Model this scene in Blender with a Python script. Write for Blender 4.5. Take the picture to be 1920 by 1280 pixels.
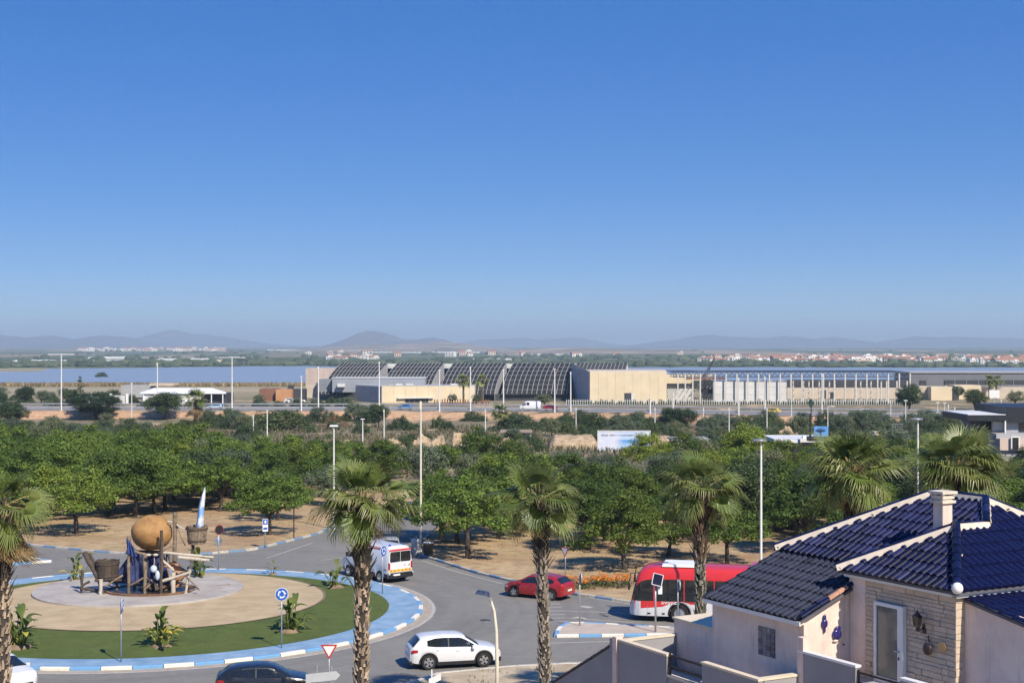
import bpy, bmesh, math, random
from mathutils import Vector, Matrix, noise as mnoise
for o in list(bpy.data.objects): bpy.data.objects.remove(o)
R = random.Random(11)
S = bpy.context.scene
COL = S.collection
rad = math.radians
# ---------------------------------------------------------------- camera
F, H, HZ = 2820.0, 15.5, 645.0          # focal length in photo pixels, eye height, horizon row
cd = bpy.data.cameras.new('camera'); cam = bpy.data.objects.new('camera', cd); COL.objects.link(cam)
cam.location = (0, 0, H); cam.rotation_euler = (rad(90), 0, 0)
cd.sensor_width = 36; cd.lens = 36 * F / 1920; cd.shift_y = (HZ - 640) / 1920
cd.clip_start = 0.5; cd.clip_end = 90000
S.camera = cam
# ---------------------------------------------------------------- sky, sun, exposure
SUN_AZ, SUN_EL = 33.0, 42.0             # degrees right of straight behind the camera, elevation
sd = Vector((math.sin(rad(SUN_AZ)) * math.cos(rad(SUN_EL)), -math.cos(rad(SUN_AZ)) * math.cos(rad(SUN_EL)), math.sin(rad(SUN_EL))))
w = bpy.data.worlds.new('World'); S.world = w; w.use_nodes = True
nt = w.node_tree; nt.nodes.clear()
wo = nt.nodes.new('ShaderNodeOutputWorld'); bg = nt.nodes.new('ShaderNodeBackground'); sk = nt.nodes.new('ShaderNodeTexSky')
sk.sky_type = 'NISHITA'; sk.sun_disc = False; sk.sun_elevation = rad(SUN_EL)
sk.sun_rotation = math.atan2(sd.x, sd.y)
sk.altitude = 0; sk.air_density = 1.0; sk.dust_density = 0.3; sk.ozone_density = 3.0
def wmath(op, a, b):                    # grade of the clear sky: deeper blue, even brightness
    n = nt.nodes.new('ShaderNodeMath'); n.operation = op
    nt.links.new(a, n.inputs[0])
    if isinstance(b, (int, float)): n.inputs[1].default_value = b
    else: nt.links.new(b, n.inputs[1])
    return n.outputs[0]
wt = nt.nodes.new('ShaderNodeTexCoord'); wm = nt.nodes.new('ShaderNodeMapping'); wm.inputs['Scale'].default_value = (1, 1, 2.2); wm.inputs['Location'].default_value = (0, 0, .05)
nt.links.new(wt.outputs['Generated'], wm.inputs[0]); nt.links.new(wm.outputs[0], sk.inputs[0])
sh = nt.nodes.new('ShaderNodeSeparateColor'); sh.mode = 'HSV'; ch = nt.nodes.new('ShaderNodeCombineColor'); ch.mode = 'HSV'
nt.links.new(sk.outputs[0], sh.inputs[0])
nt.links.new(wmath('ADD', wmath('MULTIPLY', sh.outputs[0], .95), 14.5 / 360), ch.inputs[0])
nt.links.new(wmath('MULTIPLY', sh.outputs[1], 1.36), ch.inputs[1])
nt.links.new(wmath('MULTIPLY', wmath('POWER', sh.outputs[2], .45), 4.42), ch.inputs[2])
nt.links.new(ch.outputs[0], bg.inputs[0])
bg.inputs[1].default_value = 0.066
nt.links.new(bg.outputs[0], wo.inputs[0])
ld = bpy.data.lights.new('sun', 'SUN'); ld.energy = 5.0; ld.angle = rad(0.53); ld.color = (1.0, 0.91, 0.76)
lo = bpy.data.objects.new('sun', ld); COL.objects.link(lo); lo.location = (40, -40, 80)
lo.rotation_euler = (-sd).to_track_quat('-Z', 'Y').to_euler()
S.view_settings.view_transform = 'Standard'; S.view_settings.look = 'None'
S.view_settings.exposure = 0.35; S.view_settings.gamma = 1.0; S.view_settings.use_curve_mapping = False
S.render.engine = 'CYCLES'
cy = S.cycles
cy.use_denoising = True; cy.use_adaptive_sampling = True; cy.adaptive_threshold = 0.02
cy.max_bounces = 5; cy.diffuse_bounces = 2; cy.glossy_bounces = 2; cy.transmission_bounces = 3; cy.volume_bounces = 0; cy.transparent_max_bounces = 6
cy.caustics_reflective = False; cy.caustics_refractive = False
try: cy.denoising_prefilter = 'FAST'
except Exception: pass
# ---------------------------------------------------------------- helpers
def G(x, y, z=0.0):                      # photo pixel -> place on the level z
    D = (H - z) * F / (y - HZ); return Vector(((x - 960) / F * D, D, z))
def PX(x, y, D):                         # photo pixel at a distance
    return Vector(((x - 960) / F * D, D, H - (y - HZ) / F * D))
def sstep(a, b, x):
    t = max(0.0, min(1.0, (x - a) / (b - a))); return t * t * (3 - 2 * t)
def lerp(a, b, t): return a + (b - a) * t
def interp(tab, x):
    if x <= tab[0][0]: return tab[0][1]
    for (a, p), (b, q) in zip(tab, tab[1:]):
        if x <= b: return p + (q - p) * (x - a) / (b - a)
    return tab[-1][1]
class MB:
    def __init__(s): s.v = []; s.f = []; s.m = []; s.k = 0
    def add(s, vs, fs):
        b = len(s.v); s.v += [tuple(p) for p in vs]; s.f += [tuple(i + b for i in f) for f in fs]; s.m += [s.k] * len(fs); return s
    def poly(s, pts): return s.add(pts, [tuple(range(len(pts)))])
    def box(s, c, size, rz=0.0, M=None, taper=1.0):
        hx, hy, hz = size[0] / 2, size[1] / 2, size[2] / 2
        vs = []
        for z in (-hz, hz):
            t = taper if z > 0 else 1
            for x, y in ((-hx, -hy), (hx, -hy), (hx, hy), (-hx, hy)): vs.append(Vector((x * t, y * t, z)))
        if rz: m = Matrix.Rotation(rz, 3, 'Z'); vs = [m @ p for p in vs]
        if M is not None: vs = [M @ p for p in vs]
        c = Vector(c); vs = [p + c for p in vs]
        return s.add(vs, [(3, 2, 1, 0), (4, 5, 6, 7), (0, 1, 5, 4), (1, 2, 6, 5), (2, 3, 7, 6), (3, 0, 4, 7)])
    def bar(s, a, b, wd, ht=None):        # a square bar from a to b
        a, b = Vector(a), Vector(b); d = b - a; q = d.to_track_quat('X', 'Z').to_matrix()
        return s.box((a + b) / 2, (d.length, wd, ht or wd), M=q)
    def tube(s, pts, rads, n=8, cap=True):
        pts = [Vector(p) for p in pts]
        if not isinstance(rads, (list, tuple)): rads = [rads] * len(pts)
        b = len(s.v); nf = []; vs = []; x = None
        for i, p in enumerate(pts):
            d = (pts[min(i + 1, len(pts) - 1)] - pts[max(i - 1, 0)]).normalized()
            if x is None: x = d.orthogonal().normalized()
            else: x = (x - d * x.dot(d)).normalized()
            y = d.cross(x)
            for k in range(n):
                a = 2 * math.pi * k / n; vs.append(p + (x * math.cos(a) + y * math.sin(a)) * rads[i])
        for i in range(len(pts) - 1):
            for k in range(n): nf.append((i * n + k, i * n + (k + 1) % n, (i + 1) * n + (k + 1) % n, (i + 1) * n + k))
        if cap: nf.append(tuple(range(n - 1, -1, -1))); nf.append(tuple((len(pts) - 1) * n + k for k in range(n)))
        return s.add(vs, nf)
    def prism(s, poly, z0, z1, M=None):
        n = len(poly); vs = [Vector((p[0], p[1], z0)) for p in poly] + [Vector((p[0], p[1], z1)) for p in poly]
        if M is not None: vs = [M @ p for p in vs]
        return s.add(vs, [tuple(range(n - 1, -1, -1)), tuple(range(n, 2 * n))] + [(i, (i + 1) % n, n + (i + 1) % n, n + i) for i in range(n)])
    def lathe(s, prof, n=24, c=(0, 0, 0), sx=1, sy=1, M=None, cap=True):
        vs = []
        for r, z in prof:
            for k in range(n):
                a = 2 * math.pi * k / n; p = Vector((math.cos(a) * r * sx, math.sin(a) * r * sy, z))
                if M is not None: p = M @ p
                vs.append(p + Vector(c))
        fs = []
        for i in range(len(prof) - 1):
            for k in range(n): fs.append((i * n + k, i * n + (k + 1) % n, (i + 1) * n + (k + 1) % n, (i + 1) * n + k))
        if cap and prof[0][0] > 1e-6: fs.append(tuple(range(n - 1, -1, -1)))
        if cap and prof[-1][0] > 1e-6: fs.append(tuple((len(prof) - 1) * n + k for k in range(n)))
        return s.add(vs, fs)
    def ball(s, c, r, n=12, m=8, sc=(1, 1, 1), jit=0.0, seed=0):
        vs = []; c = Vector(c); rr = random.Random(seed)
        for i in range(m + 1):
            th = math.pi * i / m
            for k in range(n):
                a = 2 * math.pi * k / n; q = 1 + (rr.uniform(-jit, jit) if 0 < i < m else 0)
                vs.append(c + Vector((math.sin(th) * math.cos(a) * sc[0], math.sin(th) * math.sin(a) * sc[1], -math.cos(th) * sc[2])) * r * q)
        return s.add(vs, [(i * n + k, i * n + (k + 1) % n, (i + 1) * n + (k + 1) % n, (i + 1) * n + k) for i in range(m) for k in range(n)])
    def rows(s, rws, close=False):
        n = len(rws[0]); vs = [p for r in rws for p in r]; fs = []
        for i in range(len(rws) - 1):
            for k in range(n if close else n - 1): fs.append((i * n + k, i * n + (k + 1) % n, (i + 1) * n + (k + 1) % n, (i + 1) * n + k))
        return s.add(vs, fs)
    def mesh(s, name, mats, smooth=False):
        me = bpy.data.meshes.new(name); me.from_pydata(s.v, [], s.f)
        if not isinstance(mats, (list, tuple)): mats = [mats]
        for m in mats: me.materials.append(m)
        if len(mats) > 1: me.polygons.foreach_set('material_index', s.m)
        if smooth is True: me.shade_smooth()
        elif smooth:
            me.shade_smooth()
            try: me.set_sharp_from_angle(angle=rad(smooth))
            except Exception: pass
        me.update(); return me
    def obj(s, name, mats, parent=None, smooth=False, loc=None, rz=0):
        return put(name, s.mesh(name, mats, smooth), parent, loc, rz)
def put(name, me, parent=None, loc=None, rz=0.0):
    o = bpy.data.objects.new(name, me); COL.objects.link(o)
    if parent: o.parent = parent
    if loc is not None: o.location = loc
    if rz: o.rotation_euler = (0, 0, rz)
    return o
def tag(o, label=None, cat=None, group=None, kind=None):
    if label: o['label'] = label
    if cat: o['category'] = cat
    if group: o['group'] = group
    if kind: o['kind'] = kind
    return o
def struct(o): return tag(o, kind='structure')
def thing(name, label, cat, loc=(0, 0, 0), rz=0.0, group=None):
    o = bpy.data.objects.new(name, None); COL.objects.link(o); o.empty_display_size = .3
    o.location = loc; o.rotation_euler = (0, 0, rz); return tag(o, label, cat, group)
def copy_tree(o, parent=None):
    c = o.copy(); COL.objects.link(c)
    if parent is not None: c.parent = parent
    for ch in KIDS.get(o.name, o.children): copy_tree(ch, c)
    return c
KIDS = {}
ORD = ['first', 'second', 'third', 'fourth', 'fifth', 'sixth', 'seventh', 'eighth', 'ninth', 'tenth']
def nth(i): return ORD[i] if i < 10 else str(i + 1) + ('th' if 10 < (i + 1) % 100 < 14 else {1: 'st', 2: 'nd', 3: 'rd'}.get((i + 1) % 10, 'th'))
def bearing(o): return o.location.x / max(1, o.location.y)
def number(objs, label, how='from left'):
    for i, o in enumerate(sorted(objs, key=bearing)): o['label'] = label + ', ' + nth(i) + ' ' + how
def dup(root, loc, rz, label, group=None, scale=None):
    c = copy_tree(root); c.location = loc; c.rotation_euler = (0, 0, rz); c['label'] = label
    if group: c['group'] = group
    if scale is not None: c.scale = (scale,) * 3 if isinstance(scale, (int, float)) else scale
    return c
def text_mesh(txt, size, align='CENTER', ext=0.004):
    cu = bpy.data.curves.new('t', 'FONT'); cu.body = txt; cu.size = size; cu.align_x = align; cu.align_y = 'CENTER'; cu.extrude = ext; cu.resolution_u = 2
    o = bpy.data.objects.new('t', cu); COL.objects.link(o)
    dg = bpy.context.evaluated_depsgraph_get(); dg.update()
    me = bpy.data.meshes.new_from_object(o.evaluated_get(dg)); bpy.data.objects.remove(o); return me
# ---------------------------------------------------------------- materials
def nmat(name):
    m = bpy.data.materials.new(name); m.use_nodes = True; t = m.node_tree; t.nodes.clear()
    out = t.nodes.new('ShaderNodeOutputMaterial'); b = t.nodes.new('ShaderNodeBsdfPrincipled'); t.links.new(b.outputs[0], out.inputs[0])
    return m, t, b, out
def nd(t, kind, **kw):
    n = t.nodes.new(kind)
    for k, v in kw.items():
        if hasattr(n, k) and not k.startswith('i_'): setattr(n, k, v)
        else: n.inputs[k[2:].replace('_', ' ') if k.startswith('i_') else k].default_value = v
    return n
def c4(c): return (c[0], c[1], c[2], 1)
def mixc(t, fac, a, b, mode='MIX'):
    m = t.nodes.new('ShaderNodeMix'); m.data_type = 'RGBA'; m.blend_type = mode; m.clamp_factor = True
    for s, v in ((0, fac), (6, a), (7, b)):
        if isinstance(v, (int, float)): m.inputs[s].default_value = v
        elif isinstance(v, tuple): m.inputs[s].default_value = c4(v)
        else: t.links.new(v, m.inputs[s])
    return m.outputs[2]
def ramp(t, src, stops):
    r = t.nodes.new('ShaderNodeValToRGB'); t.links.new(src, r.inputs[0]); e = r.color_ramp.elements
    while len(e) > 1: e.remove(e[0])
    e[0].position = stops[0][0]; e[0].color = c4(stops[0][1]) if not isinstance(stops[0][1], (int, float)) else (stops[0][1],) * 3 + (1,)
    for p, c in stops[1:]:
        x = e.new(p); x.color = c4(c) if not isinstance(c, (int, float)) else (c, c, c, 1)
    return r.outputs[0]
def coords(t, kind='Object', scale=None):
    tc = t.nodes.new('ShaderNodeTexCoord'); o = tc.outputs[kind]
    if scale:
        mp = t.nodes.new('ShaderNodeMapping'); mp.inputs['Scale'].default_value = scale; t.links.new(o, mp.inputs[0]); o = mp.outputs[0]
    return o
def wpos(t, scale=None):
    o = t.nodes.new('ShaderNodeNewGeometry').outputs['Position']
    if scale:
        mp = t.nodes.new('ShaderNodeMapping'); mp.inputs['Scale'].default_value = scale; t.links.new(o, mp.inputs[0]); o = mp.outputs[0]
    return o
def noise(t, vec, scale, detail=4, rough=.6, dist=0):
    n = t.nodes.new('ShaderNodeTexNoise'); n.inputs['Scale'].default_value = scale; n.inputs['Detail'].default_value = detail
    n.inputs['Roughness'].default_value = rough; n.inputs['Distortion'].default_value = dist
    if vec is not None: t.links.new(vec, n.inputs['Vector'])
    return n.outputs[0]
def bump(t, b, src, strength=.3, dist=.02):
    n = t.nodes.new('ShaderNodeBump'); n.inputs['Strength'].default_value = strength; n.inputs['Distance'].default_value = dist
    t.links.new(src, n.inputs['Height']); t.links.new(n.outputs[0], b.inputs['Normal'])
def mat(name, col, rough=.7, var=.12, scale=2.0, bmp=0.0, bscale=20.0, metal=0.0, col2=None, spec=.4, bdist=.02, world=False, coat=0.0):
    m, t, b, out = nmat(name)
    v = wpos(t) if world else coords(t)
    n = noise(t, v, scale, 5)
    lo_ = tuple(max(0, c * (1 - var)) for c in col); hi = col2 or tuple(min(1, c * (1 + var)) for c in col)
    t.links.new(ramp(t, n, [(.32, lo_), (.68, hi)]), b.inputs['Base Color'])
    b.inputs['Roughness'].default_value = rough; b.inputs['Metallic'].default_value = metal
    b.inputs['Specular IOR Level'].default_value = spec; b.inputs['Coat Weight'].default_value = coat
    if bmp: bump(t, b, noise(t, v, bscale, 4), bmp, bdist)
    return m
def leafmat(name, cols, rough=.55, trans=.3, spec=.3):
    m, t, b, out = nmat(name)
    g = t.nodes.new('ShaderNodeNewGeometry'); oi = t.nodes.new('ShaderNodeObjectInfo')
    c = ramp(t, g.outputs['Random Per Island'], [(i / max(1, len(cols) - 1), c) for i, c in enumerate(cols)])
    c = mixc(t, 1.0, c, ramp(t, oi.outputs['Random'], [(0, (.62, .68, .66)), (.3, (.85, .9, .8)), (.6, (1, 1, 1)), (.85, (1.25, 1.12, .9)), (1, (1.4, 1.2, 1.0))]), 'MULTIPLY')
    t.links.new(c, b.inputs['Base Color']); b.inputs['Roughness'].default_value = rough; b.inputs['Specular IOR Level'].default_value = spec
    tr = t.nodes.new('ShaderNodeBsdfTranslucent'); t.links.new(c, tr.inputs[0]); mx = t.nodes.new('ShaderNodeMixShader')
    mx.inputs[0].default_value = trans; t.links.new(b.outputs[0], mx.inputs[1]); t.links.new(tr.outputs[0], mx.inputs[2]); t.links.new(mx.outputs[0], out.inputs[0])
    return m
MT = {}
MT['white'] = mat('white_paint', (.78, .78, .76), .45, .04)
MT['cream'] = mat('cream_paint', (.62, .52, .38), .7, .06, 3)
MT['steel'] = mat('galvanised_steel', (.42, .43, .44), .45, .08, 6, metal=.55)
MT['black'] = mat('black_plastic', (.018, .018, .02), .5, .2)
MT['rubber'] = mat('tyre_rubber', (.018, .018, .018), .85, .2)
MT['glass'] = mat('dark_glass', (.012, .015, .018), .06, .2, spec=.8)
MT['alloy'] = mat('alloy_rim', (.55, .55, .57), .3, .05, metal=.8)
MT['plate'] = mat('number_plate', (.75, .75, .73), .5, .02)
MT['redlamp'] = mat('tail_lamp_red', (.35, .015, .015), .2, .1)
MT['headlamp'] = mat('head_lamp', (.55, .58, .6), .08, .1, spec=.8)
MT['concrete'] = mat('concrete', (.42, .39, .36), .85, .12, 1.2, .25, 30)
# ---------------------------------------------------------------- land
def hwy(x):                              # centre line of the dual carriageway beyond the scrub
    return interp([(-400, 396), (-132, 392), (-30, 389), (20, 380), (62, 364), (110, 350), (200, 330), (400, 300)], x)
def tz(x, y, emb=True):
    z = -3.2 * sstep(165, 345, y)
    if y > 300:
        c = hwy(x); d = abs(y - c)
        if emb:
            e = 1 - sstep(13, 18, d); z = lerp(z, -1.15, e)
        if y > c: z = lerp(z, -1.6, sstep(c + 15, c + 45, y)) if y > c + 14 else z
        if y > 560: z = lerp(-1.6, -12.4, sstep(560, 1020, y))
    if y > 1000:
        near = interp([(-560, 1500), (-455, 1440), (-360, 1320), (-200, 1130), (0, 1100), (900, 1060)], x)
        far = interp([(-700, 1640), (-500, 1690), (-300, 1880), (100, 1800), (900, 1740)], x)
        near += 25 * mnoise.noise((x * .012, 3, 0)); far += 30 * mnoise.noise((x * .009, 9, 0))
        inn = sstep(-20, 30, x + 451 + .28 * (y - 1463) + 14 * mnoise.noise((y * .02, 1, 1))) * sstep(near - 12, near + 12, y) * (1 - sstep(far - 14, far + 14, y))
        z = lerp(z if y < 1500 else -11.6, -14.0, inn)
    return z
ys = [-60, -20, 0, 20, 30] + [40 + 6 * i for i in range(21)] + [166 + 4 * i for i in range(34)]
y = 302
while y < 440: ys.append(y); y += 2.0
while y < 1100: ys.append(y); y *= 1.022
while y < 2050: ys.append(y); y += 14
while y < 34000: ys.append(y); y *= 1.09
NXC = 200
rws = []
for y in ys:
    wd = 110 + .62 * max(y, 0)
    row = []
    for i in range(NXC + 1):
        x = wd * (2 * i / NXC - 1); z = tz(x, y)
        if 175 < y < 330: z += .55 * mnoise.noise((x * .06, y * .06, 0)) * sstep(175, 200, y)
        if y > 2400: z += 5 * mnoise.noise((x * .0015, y * .0008, 5)) * sstep(2400, 4000, y)
        row.append((x, y, z))
    rws.append(row)
m, t, b, out = nmat('terrain_earth')
P = wpos(t); sep = t.nodes.new('ShaderNodeSeparateXYZ'); t.links.new(P, sep.inputs[0])
def zone(a, b_, wob=None, amp=0):
    mr = t.nodes.new('ShaderNodeMapRange'); mr.interpolation_type = 'SMOOTHSTEP'
    mr.inputs['From Min'].default_value = a; mr.inputs['From Max'].default_value = b_
    src = sep.outputs[1]
    if wob is not None:
        ma = t.nodes.new('ShaderNodeMath'); ma.operation = 'MULTIPLY_ADD'; t.links.new(wob, ma.inputs[0]); ma.inputs[1].default_value = amp; t.links.new(src, ma.inputs[2]); src = ma.outputs[0]
    t.links.new(src, mr.inputs['Value']); return mr.outputs[0]
n1 = noise(t, P, .09, 6, .65); n2 = noise(t, P, .9, 6, .7); n3 = noise(t, P, 5, 4, .7)
sand = ramp(t, n1, [(.36, (.36, .235, .14)), (.5, (.46, .335, .19)), (.62, (.49, .365, .215))])
sand = mixc(t, ramp(t, n2, [(.46, 0), (.64, .85)]), sand, (.27, .18, .11))
sand = mixc(t, ramp(t, noise(t, P, .16, 6, .75), [(.48, 0), (.6, .7)]), sand, (.33, .225, .14))
sand = mixc(t, ramp(t, n3, [(.52, 0), (.75, .55)]), sand, (.24, .17, .10))
sand = mixc(t, ramp(t, noise(t, P, .22, 5, .7), [(.56, 0), (.66, .45)]), sand, (.29, .26, .11))
scr = ramp(t, n2, [(.3, (.15, .12, .08)), (.5, (.22, .18, .12)), (.72, (.30, .24, .15))])
scr = mixc(t, ramp(t, noise(t, P, .05, 5, .7), [(.55, 0), (.6, 1)]), scr, (.50, .37, .22))
scr = mixc(t, ramp(t, noise(t, P, .35, 4, .7), [(.5, 0), (.62, .7)]), scr, (.10, .115, .055))
Pm = wpos(t, (.35, 1, 1)); mar = ramp(t, noise(t, Pm, .012, 6, .65), [(.35, (.20, .19, .11)), (.5, (.29, .25, .165)), (.65, (.36, .31, .20))])
vo = t.nodes.new('ShaderNodeTexVoronoi'); vo.inputs['Scale'].default_value = .0042; t.links.new(wpos(t, (1, .42, 0)), vo.inputs['Vector'])
fld = ramp(t, t.nodes.new('ShaderNodeSeparateColor').outputs[0], [(0, 0), (1, 1)])
sc = t.nodes.new('ShaderNodeSeparateColor'); t.links.new(vo.outputs['Color'], sc.inputs[0])
fld = ramp(t, sc.outputs[0], [(0, (.07, .10, .055)), (.3, (.10, .13, .07)), (.45, (.055, .075, .04)), (.6, (.16, .17, .09)), (.74, (.09, .12, .06)), (.82, (.40, .29, .18)), (.92, (.20, .17, .10)), (1, (.46, .38, .28))])
fld = mixc(t, ramp(t, noise(t, wpos(t, (1, .5, 0)), .02, 5, .7), [(.5, 0), (.62, .8)]), fld, (.045, .065, .035))
z1 = zone(170, 205, n1, 30); z2 = zone(440, 560, n1, 60); z3 = zone(1690, 1760, n1, 60)
shore = zone(1560, 1640, n1, 60)
col = mixc(t, z1, sand, scr); col = mixc(t, z2, col, mar); col = mixc(t, z3, col, fld)
# bare earth on the highway's bank
eb = t.nodes.new('ShaderNodeNewGeometry'); sx = t.nodes.new('ShaderNodeSeparateXYZ'); t.links.new(eb.outputs['True Normal'], sx.inputs[0])
st = ramp(t, sx.outputs[2], [(.93, 1), (.985, 0)]); zz = t.nodes.new('ShaderNodeMath'); zz.operation = 'LESS_THAN'; t.links.new(sep.outputs[1], zz.inputs[0]); zz.inputs[1].default_value = 450
z0 = t.nodes.new('ShaderNodeMath'); z0.operation = 'GREATER_THAN'; t.links.new(sep.outputs[1], z0.inputs[0]); z0.inputs[1].default_value = 290
mm = t.nodes.new('ShaderNodeMath'); mm.operation = 'MULTIPLY'; t.links.new(zz.outputs[0], mm.inputs[0]); t.links.new(z0.outputs[0], mm.inputs[1])
m3 = t.nodes.new('ShaderNodeMath'); m3.operation = 'MULTIPLY'; t.links.new(mm.outputs[0], m3.inputs[0]); t.links.new(st, m3.inputs[1])
col = mixc(t, m3.outputs[0], col, ramp(t, n2, [(.35, (.40, .24, .14)), (.6, (.52, .34, .21))]))
t.links.new(col, b.inputs['Base Color']); b.inputs['Roughness'].default_value = .95; b.inputs['Specular IOR Level'].default_value = .15
bump(t, b, n3, .6, .08)
struct(MB().rows(rws).obj('terrain', m, smooth=True))
# lagoon
m, t, b, out = nmat('lagoon_water')
b.inputs['Base Color'].default_value = (.26, .30, .34, 1); b.inputs['Roughness'].default_value = .3; b.inputs['Specular IOR Level'].default_value = .5
bump(t, b, noise(t, wpos(t, (.25, 1, 1)), .35, 4), .25, .3)
struct(MB().poly([(-1400, 1000, -12), (1700, 1000, -12), (1700, 2050, -12), (-1400, 2050, -12)]).obj('lagoon_water', m))
# mountains
def mountain(prof, D, depth, mt, seed):
    x0, x1 = prof[0][0], prof[-1][0]; n = max(30, int((x1 - x0) / 4)); rr = []
    K = 14
    for j in range(K + 1):
        v = j / K; s_ = -1 + 2 * v
        row = []
        for i in range(n + 1):
            px = lerp(x0, x1, i / n); h = H - (interp(prof, px) - HZ) / F * D + 12
            X = (px - 960) / F * D; Y = D + s_ * depth
            prf = max(0, 1 - abs(s_)) ** .8
            ed = min(1, i / 3, (n - i) / 3)
            nz = mnoise.fractal((X * .0016, Y * .0012, seed), .9, 2.1, 5) * .32 * (1 - prf) ** .7 + mnoise.noise((X * .012, seed, 2)) * .05
            row.append((X, Y, -13 + max(0, h * (prf + prf * nz * 1.2) * ed)))
        rr.append(row)
    struct(MB().rows(rr).obj('mountain_range', mt, smooth=True))
rock = mat('mountain_rock', (.12, .10, .10), .95, .3, .004, world=True, col2=(.19, .155, .145))
rock2 = mat('mountain_scrub', (.055, .06, .07), .95, .3, .003, world=True, col2=(.095, .095, .10))
hillm = mat('hill_fields', (.13, .12, .075), .95, .3, .006, world=True, col2=(.42, .33, .23))
mountain([(-160, 634), (-90, 626), (0, 627), (25, 630), (55, 634), (75, 630), (95, 628), (115, 633), (140, 636), (165, 634), (182, 629), (202, 628), (215, 632), (228, 630), (245, 636), (270, 643), (310, 651)], 13000, 1900, rock2, 1)
mountain([(230, 644), (258, 636), (290, 628), (310, 622), (325, 617), (345, 622), (360, 626), (390, 627), (420, 631), (450, 636), (500, 643), (570, 652)], 17000, 2200, rock2, 2)
mountain([(618, 653), (640, 640), (652, 634), (668, 626), (686, 620), (700, 620), (722, 624), (742, 630), (756, 636), (780, 636), (800, 633), (815, 632), (835, 637), (855, 643), (900, 653)], 10500, 1500, rock, 3)
mountain([(560, 656), (620, 650), (690, 646), (740, 645), (830, 641), (870, 643), (920, 650), (990, 657)], 6800, 1300, hillm, 4)
mountain([(840, 650), (870, 641), (900, 636), (940, 635), (980, 633), (1010, 636), (1080, 632), (1110, 637), (1140, 643), (1210, 652)], 18500, 2200, rock2, 5)
mountain([(1150, 652), (1185, 647), (1222, 641), (1270, 636), (1310, 628), (1340, 627), (1370, 631), (1440, 633), (1470, 629), (1500, 632), (1530, 635), (1565, 631), (1600, 638), (1635, 642), (1662, 640), (1690, 634), (1720, 630), (1760, 632), (1800, 631), (1845, 633), (1890, 633), (1908, 638), (1925, 643), (2010, 640), (2090, 634), (2200, 645)], 15500, 2200, rock2, 6)
mountain([(930, 658), (1000, 653), (1100, 652), (1180, 655), (1300, 657), (1420, 656), (1500, 661), (1640, 667)], 4300, 700, hillm, 7)
# ---------------------------------------------------------------- roads, roundabout
IC = Vector((-21, 87.2, 0)); IR = 15.8
m, t, b, out = nmat('asphalt')
P = wpos(t)
sub = nd(t, 'ShaderNodeVectorMath', operation='SUBTRACT'); t.links.new(P, sub.inputs[0]); sub.inputs[1].default_value = IC
ln = nd(t, 'ShaderNodeVectorMath', operation='LENGTH'); t.links.new(sub.outputs[0], ln.inputs[0])
sx = nd(t, 'ShaderNodeSeparateXYZ'); t.links.new(sub.outputs[0], sx.inputs[0])
an = nd(t, 'ShaderNodeMath', operation='ARCTAN2'); t.links.new(sx.outputs[1], an.inputs[0]); t.links.new(sx.outputs[0], an.inputs[1])
am = nd(t, 'ShaderNodeMath', operation='MULTIPLY'); t.links.new(an.outputs[0], am.inputs[0]); am.inputs[1].default_value = 1.6
cx = nd(t, 'ShaderNodeCombineXYZ'); t.links.new(ln.outputs['Value'], cx.inputs[0]); t.links.new(am.outputs[0], cx.inputs[1])
base = ramp(t, noise(t, P, 1.6, 6, .7), [(.3, (.178, .171, .156)), (.7, (.222, .213, .195))])
base = mixc(t, ramp(t, noise(t, cx.outputs[0], 1.1, 4, .6), [(.45, 0), (.75, .55)]), base, (.128, .123, .114))
base = mixc(t, ramp(t, noise(t, P, .12, 4, .6), [(.45, 0), (.7, .5)]), base, (.255, .24, .212))
base = mixc(t, ramp(t, noise(t, P, 28, 3, .7), [(.55, 0), (.8, .35)]), base, (.30, .285, .26))
# rubber arcs left by tyres: two worn rings with broken ends
def arc(r0, wd, a0, s):
    d = nd(t, 'ShaderNodeMath', operation='SUBTRACT'); t.links.new(ln.outputs['Value'], d.inputs[0]); d.inputs[1].default_value = r0
    ab = nd(t, 'ShaderNodeMath', operation='ABSOLUTE'); t.links.new(d.outputs[0], ab.inputs[0])
    k = ramp(t, ab.outputs[0], [(0, 1), (wd, 0)])
    n = ramp(t, noise(t, cx.outputs[0], s, 2), [(.55, 0), (.66, 1)])
    return mixc(t, 1.0, k, n, 'MULTIPLY')
base = mixc(t, arc(19.9, .16, 0, .7), base, (.06, .06, .06))
base = mixc(t, arc(21.5, .12, 0, .9), base, (.07, .07, .07))
base = mixc(t, ramp(t, noise(t, P, .55, 5, .75, 1.5), [(.60, 0), (.72, .5)]), base, (.115, .108, .10))
base = mixc(t, ramp(t, noise(t, wpos(t, (.25, 2.2, 1)), .9, 4, .7), [(.58, 0), (.74, .35)]), base, (.30, .28, .245))
t.links.new(base, b.inputs['Base Color']); b.inputs['Roughness'].default_value = .85; b.inputs['Specular IOR Level'].default_value = .3
bump(t, b, noise(t, P, 60, 3), .35, .01)
MT['asphalt'] = m
def ringpt(deg, r): return (IC.x + r * math.cos(rad(deg)), IC.y + r * math.sin(rad(deg)))
edge = [(140, 71), (80, 72.9), (10, 72.9), (2.6, 72.6), (0, 72), (-3.4, 70.5), (-5.2, 67.5), (-5.5, 20), (-15, 20), (-15, 64.7)]
edge += [ringpt(a, 23.3) for a in range(-80, -172, -8)]
edge += [(-47, 92), (-95, 108), (-92, 126), (-52, 121.5), (-39, 116.8), (-31, 112), (-27, 110.4), (-23.3, 110.2), (-19.4, 113), (-15.8, 122.4), (-14.5, 132), (-13, 142), (-9, 151), (0, 156), (60, 158), (140, 158)]
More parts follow.
